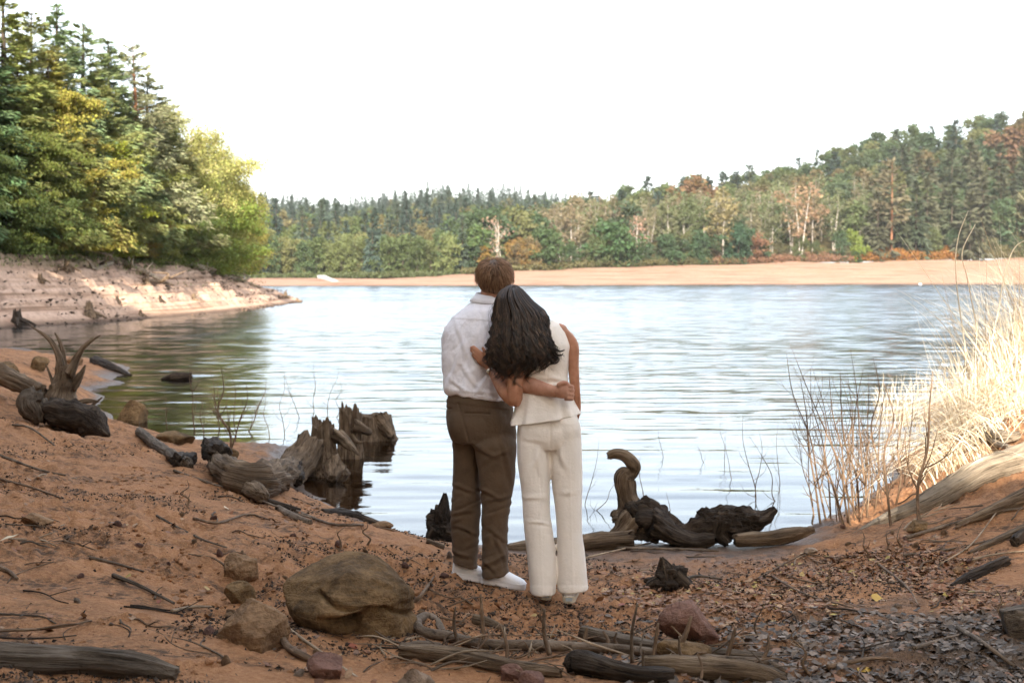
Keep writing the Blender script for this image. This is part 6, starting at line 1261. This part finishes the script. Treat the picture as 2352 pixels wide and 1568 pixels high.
# ---- bare shrubs and saplings
def sapling(base, top, r0, seed, side=5, spread=.35, mat=None, label='', group=None, name='bare_shrub', bend=.03):
    r = np.random.default_rng(seed); base = np.asarray(base, float); top = np.asarray(top, float); L = np.linalg.norm(top - base); ax = (top - base) / L
    pts = [base - ax * .03]; 
    for t in (.0, .25, .5, .75, 1.0): pts.append(base + (top - base) * t + r.normal(size=3) * np.array([1, .6, .2]) * bend * L * (t > 0) * (t < 1))
    pts = np.array(pts); sp = spline(pts, 40); stem = Geo().addm(*knobby(pts, np.array([1.1, 1, .8, .6, .42, .15]) * r0, seed, 6, 30, .12, (9, 2))); parts = [('stem', stem, mat)]
    for k in range(side):
        i = int(r.uniform(6, 33)); b = sp[i]; d = ax * r.uniform(.6, 1.0) + np.array([r.normal() * .6, r.normal() * .35, 0]); d /= np.linalg.norm(d); l = L * spread * r.uniform(.4, 1.1) * (1 - i / 60); rb = r0 * (1 - i / 48) * .6
        e1 = b + d * l * .5 + r.normal(size=3) * .03 * l; e2 = e1 + (d * .6 + ax * .6) * l * .5; g = Geo().addm(*knobby(np.array([b, e1, e2]), [rb, rb * .7, rb * .2], seed + k, 5, 14, .1))
        if r.random() < .6: e3 = e1 + (d + r.normal(size=3) * .5) * l * .35; g.addm(*knobby(np.array([e1, (e1 + e3) / 2, e3]), [rb * .5, rb * .4, rb * .15], seed + k + 50, 4, 8))
        parts.append(('branch', g, mat))
    return thing_parts(name, parts, label, 'shrub', group)
RT = [(1884, 1203, 1838, 868, .010), (1897, 1197, 1806, 810, .009), (1908, 1192, 1862, 845, .008), (1936, 1208, 1872, 900, .009), (1952, 1206, 1815, 790, .008), (1948, 1203, 1905, 868, .009), (1972, 1180, 1930, 850, .010), (1992, 1196, 1968, 905, .010), (2046, 1212, 2028, 875, .011), (2112, 1214, 2142, 850, .014), (2010, 1172, 2036, 880, .009), (2058, 1160, 2075, 900, .009), (1925, 1185, 1985, 838, .009), (1870, 1180, 1822, 960, .006), (2020, 1150, 2005, 820, .010), (2078, 1120, 2098, 905, .008), (1990, 1160, 1952, 795, .007), (1962, 1190, 1940, 950, .007)]
RL = ['leftmost bare shrub stem of the thicket at the right water edge', 'tallest stem on the left side of the right thicket', 'thin stem between the two left stems of the right thicket', 'leaning stem near the left front of the right thicket', 'long diagonal stem crossing the right thicket', 'straight stem at the front of the right thicket', 'stout stem in the middle of the right thicket', 'forked stem in front of the lower end of the pale log', 'single upright shrub in front of the pale log end', 'thickest stem rising from the dark stone on the right', 'stem behind the forked one in the right thicket', 'bare stem behind the pale log on the right bank', 'right-leaning stem in the middle of the right thicket', 'short thin shrub standing in the water at the left of the right thicket', 'tall stem at the back of the right thicket', 'thin stem at the foot of the dry grass', 'slender stem with the highest tip in the right thicket', 'low twiggy stem in the heart of the right thicket']
for k, ((u0, v0, u1, v1, r_), lab) in enumerate(zip(RT, RL)):
    b = ground(u0, v0); b[2] = max(b[2], -.05); sapling(b, P(u1, v1, b[1] + .12 * ((k % 5) - 2)), r_, 600 + k, 9, .42, M_TWIG, lab, 'bare shrubs at the right water edge', bend=.02)
rt2 = np.random.default_rng(8)
for k in range(26):
    u0 = rt2.uniform(1868, 2090); v0 = np.interp(u0, [1860, 1960, 2050, 2110], [1205, 1180, 1120, 1060]) + rt2.uniform(-25, 35); b = ground(u0, v0); b[2] = max(b[2], -.05)
    sapling(b, P(u0 + rt2.normal() * 35 - 20, rt2.uniform(830, 1010), b[1] + rt2.normal() * .15), rt2.uniform(.0045, .0075), 650 + k, 5, .4, (M_TWIG, M_TWIG, M_PALETWIG)[k % 3], 'thin whip between the stouter stems of the right thicket', 'thin whips in the right thicket', bend=.025)
WT = [(1735, 1145, 1706, 950, .004, 'thin double twig in the water left of the right thicket'), (1745, 1132, 1742, 985, .0035, 'thin upright twig in the water left of the right thicket, the second one'), (1812, 1150, 1720, 1000, .004, 'thin leaning twig in the water between driftwood and thicket'), (1665, 1058, 1655, 960, .003, 'small twig in the water far left of the right thicket'), (1630, 1062, 1600, 1020, .003, 'short crooked twig in the water above the curved driftwood'), (1528, 1050, 1512, 985, .003, 'lone tiny twig in open water above the curved driftwood'), (1480, 1178, 1470, 1045, .004, 'thin twig standing right beside the driftwood neck'), (1340, 1160, 1376, 1008, .003, 'thin twig in the water right of the woman'), (1345, 1172, 1425, 1095, .003, 'thin twig leaning from the woman toward the driftwood neck'), (1556, 1250, 1530, 1130, .004, 'twig rising from the mud in front of the curved driftwood'), (1690, 1100, 1668, 985, .003, 'slim twig in the water second left of the thicket'), (1795, 1110, 1788, 970, .003, 'slim twig in the water nearest the thicket')]
for k, (u0, v0, u1, v1, r_, lab) in enumerate(WT):
    b = PZ(u0, v0, 0.0); b2 = b.copy(); b2[2] = -.15; sapling(b2, P(u1, v1, b[1]), r_ * 1.5, 700 + k, 3, .35, M_TWIG, lab, 'twigs standing in the water')
LT_ = [(530, 1036, 508, 842, .010, 7, 'branching bare shrub on the sand between the left stump and the water'), (527, 1034, 566, 880, .007, 6, 'second stem of the branching shrub left of the big stump'), (505, 985, 482, 850, .006, 5, 'thin shrub in the water left of the branching shrub'), (448, 988, 440, 830, .006, 5, 'thin upright shrub in the water at the left'), (568, 990, 612, 870, .007, 6, 'pale shrub in the water left of the big stump'), (470, 1000, 455, 900, .005, 5, 'low shrub in the water near the flat dark rock'), (545, 1000, 530, 860, .005, 5, 'thin shrub behind the branching shrub'), (385, 985, 380, 895, .005, 4, 'small twig shrub right of the angular rock'), (655, 1000, 652, 855, .004, 4, 'thin twig in the water left behind the big stump'), (690, 960, 645, 832, .004, 3, 'arching twig behind the top of the big stump'), (722, 945, 720, 822, .004, 3, 'upright twig behind the top of the big stump'), (752, 945, 778, 838, .004, 3, 'leaning twig behind the top of the big stump'), (770, 960, 780, 870, .004, 3, 'short twig between the big stump and the hollow stump'), (620, 1005, 600, 890, .004, 4, 'thin twig in the water right of the pale shrub'), (318, 990, 330, 905, .004, 3, 'tiny twig beside the angular rock')]
for k, (u0, v0, u1, v1, r_, sd, lab) in enumerate(LT_):
    Yb = ground(u0, v0)[1] if v0 > 990 else min(PZ(u0, v0, 0.0)[1], 21); b = P(u0, v0, Yb) if v0 > 990 else P(u0, v0, Yb); b[2] -= .04
    sapling(b, P(u1, v1, Yb), r_ * 1.5, 800 + k, sd, .5, M_TWIG if k not in (4, 13) else M_PALETWIG, lab, 'twigs by the left stumps')
for k, (u, v, h, lab) in enumerate([(1993, 1290, .19, 'broken dark sapling stub on the sand at the right edge of the leaves'), (2035, 1268, .12, 'short dark stub beside the broken sapling stub'), (2060, 1275, .22, 'curved dark twig right of the broken sapling stub'), (2305, 1452, .20, 'dark upright peg on the mud at the right edge'), (845, 1262, .14, 'small bent twig on the sand above the largest boulder'), (778, 1268, .15, 'forked dry twig behind the largest boulder'), (1862, 1560, .22, 'twig standing in grey leaves at the bottom'), (430, 1165, .18, 'thin bare twig standing on the left slope'), (915, 1190, .03, 'tiny peg sticking out of the water left of the man'), (1255, 1440, .12, 'thin upright twig on the sand below the woman'), (1905, 1340, .1, 'small twig standing among brown leaves')]):
    b = ground(u, v); sapling(b, b + np.array([.04 * ((k % 3) - 1), 0, h]), .008 if h > .1 else .012, 900 + k, 3, .5, M_TWIG, lab, 'small twigs standing in the ground', 'bare_twig', .1)

# ---- dry grass on the right bank
rg = np.random.default_rng(55)
def mat_straw():
    t = NT('dry_straw'); r = t.geo().outputs['Random Per Island']; c = t.ramp(r, [(0, (.26, .17, .085)), (.2, (.50, .38, .22)), (.5, (.74, .64, .47)), (.9, (.84, .76, .60)), (1, (.30, .18, .08))])
    b = t.principled(c, .7, None, .25); tl = t.n('BsdfTranslucent'); t.l(c, tl.inputs['Color']); mx = t.n('MixShader'); mx.inputs[0].default_value = .25; t.l(b.outputs[0], mx.inputs[1]); t.l(tl.outputs[0], mx.inputs[2]); return t.done(mx.outputs[0])
M_STRAW = mat_straw()
def blades(base, hgt, lean, wid, curve, segs=9):
    n = len(base); t = np.linspace(0, 1, segs)[None, :, None]; L = hgt[:, None, None]; ld = lean[:, None, :]
    cv = curve[:, None, None]; V = base[:, None, :] + np.array([0, 0, 1.0]) * L * (t - cv * t ** 2.6) + ld * L * (t * .25 + cv * t ** 2 * 1.1)
    V = V + np.stack([np.sin(t[..., 0] * 7 + base[:, None, 0] * 50) * .02, np.cos(t[..., 0] * 6 + base[:, None, 1] * 40) * .02, t[..., 0] * 0 * base[:, None, 0]], -1) * t
    az = rg.random(n) * 6.28; w = np.stack([np.cos(az), np.sin(az), az * 0], -1)[:, None, :] * wid[:, None, None] * (1.05 - t ** 1.5)
    A, B = V - w, V + w; VV = np.stack([A, B], 2).reshape(n, segs * 2, 3); I = np.arange(segs - 1) * 2; f = np.stack([I, I + 1, I + 3, I + 2], -1); F = (f[None] + (np.arange(n) * segs * 2)[:, None, None]).reshape(-1, 4)
    return VV.reshape(-1, 3), F
def grass_bases(n, ua, ub, ya, yb, zmin):
    out = []
    while len(out) < n:
        u = rg.uniform(ua, ub, 4000); Y = rg.uniform(ya, yb, 4000); x = (u - CX) / FPX * Y; z = H(x, Y); clump = vnoise(p3(x * 2.2, Y * 2.2, 1.0)) > -.25; lim = z > zmin + .25 * np.clip((2180 - u) / 200, 0, 1)
        for a, b, c in zip(x[lim & clump], Y[lim & clump], z[lim & clump]): out.append((a, b, c))
    return np.array(out[:n])
bs = grass_bases(2700, 2110, 2700, 13.0, 22, .42); n = len(bs); ln = rg.normal(size=(n, 3)) * .6 + np.array([-.45, -.1, 0]); ln[:, 2] = 0
g = Geo(); uB = CX + FPX * bs[:, 0] / bs[:, 1]; hg = rg.uniform(.55, 1.35, n) * np.interp(uB, [2080, 2250, 2400], [.85, 1.25, 1.5])
g.add(*blades(bs, hg, ln, rg.uniform(.0025, .0055, n), np.clip(rg.normal(.38, .25, n), .02, .95)))
bs2 = grass_bases(2300, 2090, 2650, 11.0, 18, .2); n = len(bs2); ln = rg.normal(size=(n, 3)) * .5 + np.array([-.9, -.35, 0]); ln[:, 2] = 0; ln /= np.linalg.norm(ln, axis=1)[:, None]
g.add(*blades(bs2 + np.array([0, 0, .02]), rg.uniform(.35, .8, n), ln * 1.0, rg.uniform(.003, .006, n), np.clip(rg.normal(.97, .05, n), .85, 1.02)))
stuff(obj('dry_grass', g.mesh('dry_grass', M_STRAW)), 'tall bleached dry grass on the sunlit right bank', 'grass')
# pale reeds standing in the shallow water in front of the grass
u = rg.uniform(2010, 2330, 420); v = rg.uniform(900, 1010, 420); bs3 = np.array([PZ(a, b, -.05) for a, b in zip(u, v)]); n = len(bs3); ln = rg.normal(size=(n, 3)) * .5; ln[:, 2] = 0
g = Geo(); g.add(*blades(bs3, rg.uniform(.4, 1.2, n) * np.interp(u, [2010, 2300], [.55, 1.0]), ln, rg.uniform(.003, .0055, n), np.clip(rg.normal(.4, .25, n), .05, .95))); stuff(obj('dry_reeds', g.mesh('dry_reeds', M_STRAW)), 'thin pale reeds in the shallows in front of the dry grass', 'reeds')
for k, (pts, lab) in enumerate([([(2220, 820), (2196, 640), (2200, 550), (2224, 484)], 'single tallest straw stalk rising above the dry grass'), ([(2245, 760), (2222, 640), (2210, 580), (2240, 515)], 'reddish straw stalk beside the tallest one'), ([(2290, 740), (2305, 640), (2330, 570), (2370, 545)], 'arched straw stalk at the right edge')]):
    thing_mesh('straw_stalk', Geo().addm(*tube(pY(pts, 13.5), [.006, .0055, .0045, .002], 6, 24)), M_STRAW, lab, 'stalk')
g = Geo(); b = ground(2335, 900); g.add(*stump(b + np.array([.1, .1, 0]), .32, .10, .16, 37, .3, .2, 5, .2)); thing_mesh('stump', g, M_DRIFT, 'sunlit stump in the dry grass at the right edge', 'stump')
parts = [('root', Geo().addm(*knobby(px(p, .05), r_, 950 + i, 10, 24, .3)), M_PALELOG) for i, (p, r_) in enumerate([([(2200, 1015), (2250, 1005), (2300, 1022), (2340, 1015)], [.03, .05, .05, .03]), ([(2240, 1008), (2235, 1030), (2210, 1045)], [.035, .03, .01]), ([(2260, 1010), (2290, 1035), (2320, 1040)], [.03, .03, .012]), ([(2250, 1005), (2270, 990), (2310, 985)], [.03, .025, .01])])]
thing_parts('root_mass', parts, 'bleached root mass below the dry grass on the right bank', 'root')

# ---- fallen leaves and crumbs of bark
def leaf_cloud(pos, size, tilt, r, lift=.3):
    n = len(pos); base = np.array([[0, 0, 0], [.28, .30, .10], [.55, .42, .05], [.80, .24, .12], [1.08, .02, .25], [.80, -.26, .10], [.55, -.40, .06], [.28, -.30, .12]]) - np.array([.5, 0, 0])
    az = r.random(n) * 6.28; tx, ty = r.normal(size=n) * tilt, r.normal(size=n) * tilt; c, s = np.cos(az), np.sin(az); B = np.repeat(base[None], n, 0) * (1 + .18 * r.normal(size=(n, 8, 1))); B[..., 2] *= r.normal(size=(n, 1)) * 1.0
    B = B * size[:, None, None]; z = B[..., 2] + B[..., 0] * tx[:, None] + B[..., 1] * ty[:, None]; x = B[..., 0] * c[:, None] - B[..., 1] * s[:, None]; y = B[..., 0] * s[:, None] + B[..., 1] * c[:, None]
    z = z - np.minimum(z.min(1), 0)[:, None] * (1 - .35); V = pos[:, None, :] + np.stack([x, y, z + .002], -1); f = np.array([(0, 1, 7), (1, 2, 6), (1, 6, 7), (2, 3, 5), (2, 5, 6), (3, 4, 5)]); F = (f[None] + (np.arange(n) * 8)[:, None, None]).reshape(-1, 3)
    return V.reshape(-1, 3), F
def mat_leaves(name, stops, rough=.7):
    t = NT(name); r = t.geo().outputs['Random Per Island']; nz = t.noise(t.pos(), 120, 3); c = t.mix(t.mr(nz, .40, .75, 0, .4), t.ramp(r, stops), (.05, .036, .026)); return t.done(t.principled(c, rough, None, .3).outputs[0])
M_LVB = mat_leaves('brown_leaves', [(0, (.11, .05, .024)), (.3, (.24, .10, .045)), (.55, (.34, .19, .10)), (.8, (.17, .095, .06)), (.95, (.44, .28, .16)), (1, (.34, .26, .05))]); M_LVG = mat_leaves('grey_leaves', [(0, (.035, .026, .019)), (.35, (.085, .063, .046)), (.65, (.15, .112, .083)), (.88, (.25, .19, .145)), (1, (.24, .11, .06))], .65); M_CRUMB = mat_leaves('bark_crumbs', [(0, (.018, .013, .010)), (.5, (.05, .036, .026)), (.85, (.10, .068, .046)), (1, (.18, .11, .07))], .85)
def cloud_xy(n, x0, x1, y0, y1, mask, r):
    out = []
    while len(out) < n:
        x = r.uniform(x0, x1, 6000); y = y0 * (y1 / y0) ** r.random(6000); x = x * y / 8.0; k = mask(x, y) > r.random(6000); out += list(zip(x[k], y[k]))
    q = np.array(out[:n]); return np.column_stack([q, H(q[:, 0], q[:, 1])])
r = np.random.default_rng(66)
def mk_brown(x, y): z = h_base(x, y); u = CX + FPX * x / y; return np.clip((y - 6.6) / .8, 0, 1) * np.clip((9.7 - y) / .8, 0, 1) * np.clip((u - 1330) / 150, 0, 1) * np.clip((.30 - z) / .08, .02, 1) * (z > .05) * np.clip(.55 + vnoise(p3(x * 2, y * 2)) * .9, 0.05, 1)
p = cloud_xy(5200, -1.0, 3.4, 6.4, 9.8, mk_brown, r); g = Geo(); g.add(*leaf_cloud(p, r.uniform(.018, .046, len(p)), .22, r)); stuff(obj('brown_leaf_litter', g.mesh('brown_leaf_litter', M_LVB, False)), 'drift of brown and rust fallen leaves behind the wedge-shaped boulder', 'leaves')
def mk_grey(x, y): u = CX + FPX * x / y; return np.clip((7.4 - y) / .5, 0, 1) * np.clip((u - 1380 + (y - 5.5) * 40) / 250, 0, 1) * np.clip(.6 + vnoise(p3(x * 2.5, y * 2.5, 4.)) * .8, .1, 1)
p = cloud_xy(5600, 0.0, 3.3, 4.6, 7.5, mk_grey, r); g = Geo(); g.add(*leaf_cloud(p, r.uniform(.020, .052, len(p)), .24, r)); stuff(obj('grey_leaf_litter', g.mesh('grey_leaf_litter', M_LVG, False)), 'thick layer of grey rotting leaves in the bottom right corner', 'leaves')
def mk_few(x, y): return (h_base(x, y) > .06) * np.clip(.35 + vnoise(p3(x * 1.3, y * 1.3, 7.)), .05, 1)
p = cloud_xy(420, -3.2, 1.0, 4.8, 11, mk_few, r); g = Geo(); g.add(*leaf_cloud(p, r.uniform(.018, .045, len(p)), .4, r)); stuff(obj('scattered_leaves', g.mesh('scattered_leaves', M_LVB, False)), 'few brown leaves blown over the left sand slope', 'leaves')
def mk_crumb(x, y): z = h_base(x, y); return (z > .04) * np.clip((fbm(p3(x * 1.1 + y * .5, y * 1.5 - x * .4, 2.0), 3) - .02) * 4, 0.012, 1)
p = cloud_xy(32000, -3.4, 3.2, 4.7, 14, mk_crumb, r); n = len(p); D = r.normal(size=(n, 3)) * np.array([1, 1, .35]); g = Geo(); s_ = r.uniform(.004, .030, n) * np.clip(r.random(n) + .35, .3, 1); V, F = kites(p + np.array([0, 0, .006]), D, s_, s_ * r.uniform(.3, .9, n), .3, r); g.add(V, F)
stuff(obj('bark_crumbs', g.mesh('bark_crumbs', M_CRUMB, False)), 'dark crumbs of bark and humus drifted over the sand', 'debris')
# clods of damp sand kicked up
def mk_clod(x, y): z = h_base(x, y); return (z > .1) * np.clip((fbm(p3(x * 1.5 + 9, y * 1.5, 5.0), 3) + .05) * 3, 0.02, 1) * (x < 1.2)
p = cloud_xy(1500, -3.4, 1.5, 4.7, 11, mk_clod, r); g = Geo(); Vi, Fi = ico(1)
for q in p: s = r.uniform(.006, .022); g.add(q + Vi * s * (1 + .25 * r.normal(size=(len(Vi), 1))) * np.array([1, 1, .6]), Fi)
stuff(obj('sand_clods', g.mesh('sand_clods', M_SAND)), 'small clods of damp sand on the left slope', 'clods')
M_YEL = plain('yellow_leaf', (.42, .25, .03), .6); M_PALELEAF = plain('pale_leaf', (.55, .44, .28), .6); M_RED = plain('rust_leaf', (.20, .05, .02), .6)
for k, (u, v, s, m, lab) in enumerate([(2016, 1380, .10, M_YEL, 'large curled yellow-brown leaf on the brown leaves at the right'), (1860, 1352, .07, M_YEL, 'yellow leaf on the drift of brown leaves'), (1835, 1310, .06, M_YEL, 'small yellow leaf at the back of the leaf drift'), (2068, 1310, .05, M_YEL, 'yellow leaf beside the small tan stone'), (1985, 1545, .07, M_YEL, 'orange leaf on the grey leaves at the bottom'), (22, 1252, .085, M_PALELEAF, 'pale curled leaf at the left edge of the slope'), (468, 1178, .05, M_YEL, 'yellow leaf on the slope left of the big stump'), (520, 1170, .05, M_PALELEAF, 'pale narrow leaf below the driftwood log'), (810, 1490, .05, M_RED, 'rust-red leaf on the sand below the largest boulder'), (860, 1452, .05, M_RED, 'rust-red leaf lying against the largest boulder'), (360, 1385, .05, M_RED, 'rust-red leaf left of the orange-brown rock'), (1065, 1522, .07, M_PALELEAF, 'pale leaf at the bottom below the mossy thick branch'), (1240, 1300, .05, M_BLACK, 'dark curled leaf behind the man shoe'), (1430, 1395, .06, M_RED, 'brown leaf on the sand right of the woman')]):
    q = ground(u, v); V, F = leaf_cloud(np.array([[0, 0, 0.]]), np.array([s]), .3, np.random.default_rng(40 + k)); tag(obj('fallen_leaf', mk_mesh('fallen_leaf', V, F, m, smooth=False), None, tuple(q)), lab, 'leaf')

# ---- driftwood on the headland, things on the far shore
def head_pt(u, v):
    """point of the headland beach seen at (u, v)"""
    A = LBV[18:112:2, ::2].reshape(-1, 3); uu_, vv_ = uv_of(A); i = np.argmin((uu_ - u) ** 2 + (vv_ - v) ** 2); return A[i].copy()
for k, (pts, r_, m, lab) in enumerate([([(205, 580), (265, 602), (330, 630), (385, 655)], [.22, .18, .14, .05], M_PALELOG, 'bleached fallen trunk on the upper left of the headland sand'), ([(365, 588), (440, 612), (520, 640), (600, 668)], [.16, .15, .12, .08], M_PALELOG, 'long bleached pole along the crest of the headland'), ([(400, 590), (470, 610), (560, 640)], [.14, .12, .08], M_DRIFT, 'darker pole lying behind the long bleached pole'), ([(255, 612), (225, 622), (205, 620)], [.10, .08, .03], M_PALELOG, 'side branch beside the bleached fallen trunk'), ([(330, 650), (360, 655), (400, 662)], [.12, .10, .04], M_DRIFT, 'grey branch at the lower end of the bleached trunk')]):
    q = np.array([head_pt(u, v) for u, v in pts]); q[:, 2] += .18; parts = [('trunk', Geo().addm(*knobby(q, r_, 970 + k, 10, 40, .2, (1.2, 2))), m)]
    for j in range(4): b = q[j % len(q)] * .5 + q[(j + 1) % len(q)] * .5; parts.append(('limb', Geo().addm(*knobby(np.array([b, b + rs.normal(size=3) * [.5, .5, .15] + [0, 0, .35], b + rs.normal(size=3) * [.8, .5, .2] + [0, 0, .65]]), [.07, .05, .02], 980 + j, 6, 10)), m))
    thing_parts('bleached_log', parts, lab, 'log')
for k, (u, v, h, m, lab) in enumerate([(205, 722, .75, M_DRIFT, 'dark stump with roots at the water edge of the headland'), (36, 742, .7, M_BLACK, 'dark stump in the water at the far left of the headland'), (155, 618, .6, M_DRIFT, 'grey stump on the upper headland sand left of the fallen trunk'), (95, 650, .4, M_DRIFT, 'low dark stump on the headland at the far left'), (445, 690, .5, M_DRIFT, 'small stump on the sunlit part of the headland'), (340, 655, .4, M_DRIFT, 'low stump at the end of the bleached trunk'), (655, 684, .55, M_DRIFT, 'stump near the tip of the headland'), (683, 692, .35, M_DRIFT, 'last low stump at the tip of the headland'), (365, 690, .35, M_BLACK, 'small black stump halfway along the headland shore'), (270, 695, .35, M_BLACK, 'small black root by the headland waterline'), (320, 725, .3, M_DRIFT, 'low root at the headland waterline'), (385, 665, .35, M_BLACK, 'dark root beside the sunlit sand')]):
    h *= .7; b = head_pt(u, v); g = Geo(); g.add(*stump(b, h, h * .28, h * .6, 40 + k, .4, .3, 5, .3, n=36, m=14)); parts = [('stump_body', g, m)]
    for j in range(4): a = rs.random() * 6.28; d = np.array([math.cos(a), math.sin(a), 0]); parts.append(('root', Geo().addm(*knobby(np.array([b + d * h * .3 + [0, 0, h * .3], b + d * h * .8 + [0, 0, h * .15], b + d * h * 1.5 + [0, 0, -.1]]), [h * .18, h * .12, .03], 990 + j, 6, 12, .3)), m))
    thing_parts('stump', parts, lab, 'stump')
q = np.array([P(u, v, Y) for u, v, Y in ((372, 873, 27.5), (400, 868, 27.5), (438, 866, 27.5))]); g = Geo().addm(*knobby(q, [.03, .09, .08], 31, 10, 24, .4)); 
for u in (418, 428, 436): g.addm(*knobby(np.array([P(u, 866, 27.5), P(u + 1, 857, 27.5)]), [.05, .015], u, 6, 6))
thing_mesh('log', g, M_BLACK, 'black floating log with stubs in the water left of the twigs', 'log')
log_px([(215, 835), (255, 850), (300, 862)], [.10, .09, .04], M_BLACK, 'dark log along the spit behind the uprooted stump', 0, 98)
V, F = ico(3); ge = Geo(); Yq = 318.; ge.add(V * .28 + np.array([at_u(2113, Yq), Yq, .16]), F); tag(thing_mesh('buoy', ge, plain('white_buoy', (.85, .85, .83)), 'small white buoy near the far shore on the right', 'buoy'), None, None)
Yr_ = 298.; a = P(737, 632, Yr_ + 10); b = P(775, 648, Yr_); w = np.array([.8, 0, 0]); th_ = np.array([0, 0, .7]); V = np.array([a - w, a + w, b + w, b - w, a - w - th_ * 2, a + w - th_ * 2, b + w - th_ * 2, b - w - th_ * 2]); ge = Geo(); ge.add(V, [(0, 1, 2, 3), (4, 7, 6, 5), (0, 4, 5, 1), (1, 5, 6, 2), (2, 6, 7, 3), (3, 7, 4, 0)])
thing_mesh('boat_ramp', ge, plain('pale_concrete', (.30, .30, .285), .9), 'pale concrete boat ramp on the far left beach', 'ramp', smooth=False)
# bark, stones and roots washed up in lines along the headland
n = 9000; ii = rr.integers(0, 245, n); kk = rr.integers(26, 108, n); A = LBV[kk, ii] + rr.normal(size=(n, 3)) * np.array([.25, .25, .02]); line = np.sin(A[:, 2] * 2 * np.pi / .42 + 1.2) + fbm(p3(A[:, 0] * .3, A[:, 1] * .3, 3.), 2) * 1.6; A = A[line > .45]; n = len(A)
L = rr.uniform(.05, .28, n); D = rr.normal(size=(n, 3)) * np.array([1, 1, .12]); V, F = kites(A + np.array([0, 0, .03]), D, L, L * rr.uniform(.25, .7, n), .3, rr); stuff(obj('headland_debris', mk_mesh('headland_debris', V, F, M_CRUMB, smooth=False)), 'dark bark and roots washed up in lines on the headland', 'debris')
# tufts of grass at the top of the headland sand
pts = []
for k in range(70):
    u = rr.uniform(-20, 560); t_ = 1 - abs(rr.normal()) * .12; b = headland(u, min(max(t_, .55), 1.0)); n = 22; pts.append(b + rr.normal(size=(n, 3)) * np.array([.8, .8, .03]))
C = np.concatenate(pts); n = len(C); D = rr.normal(size=(n, 3)) * .5 + [0, 0, 1]; V, F = kites(C, D, rr.uniform(.12, .32, n), rr.uniform(.03, .07, n), .2, rr); o = obj('headland_grass', mk_mesh('headland_grass', V, F, M_LEAF, smooth=False)); o.color = (.055, .075, .02, 1); stuff(o, 'tufts of green grass along the upper edge of the headland sand', 'grass')
# ------------------------------------------------------------------ thin air that fades the far hills
hz_ = NT('haze'); vol = hz_.n('VolumePrincipled'); vol.inputs['Density'].default_value = 0.00007; vol.inputs['Color'].default_value = (.90, .93, .96, 1); vol.inputs['Anisotropy'].default_value = 0.0
hz_.l(vol.outputs[0], hz_.out.inputs['Volume'])
V = np.array([[x, y, z] for z in (-8, 130) for x, y in ((-1400, -120), (1400, -120), (1400, 1700), (-1400, 1700))], float)
o = obj('haze', mk_mesh('haze', V, np.array([(0, 3, 2, 1), (4, 5, 6, 7), (0, 1, 5, 4), (1, 2, 6, 5), (2, 3, 7, 6), (3, 0, 4, 7)]), hz_.m, smooth=False)); stuff(o, 'pale haze over the lake fading the far hills', 'haze')
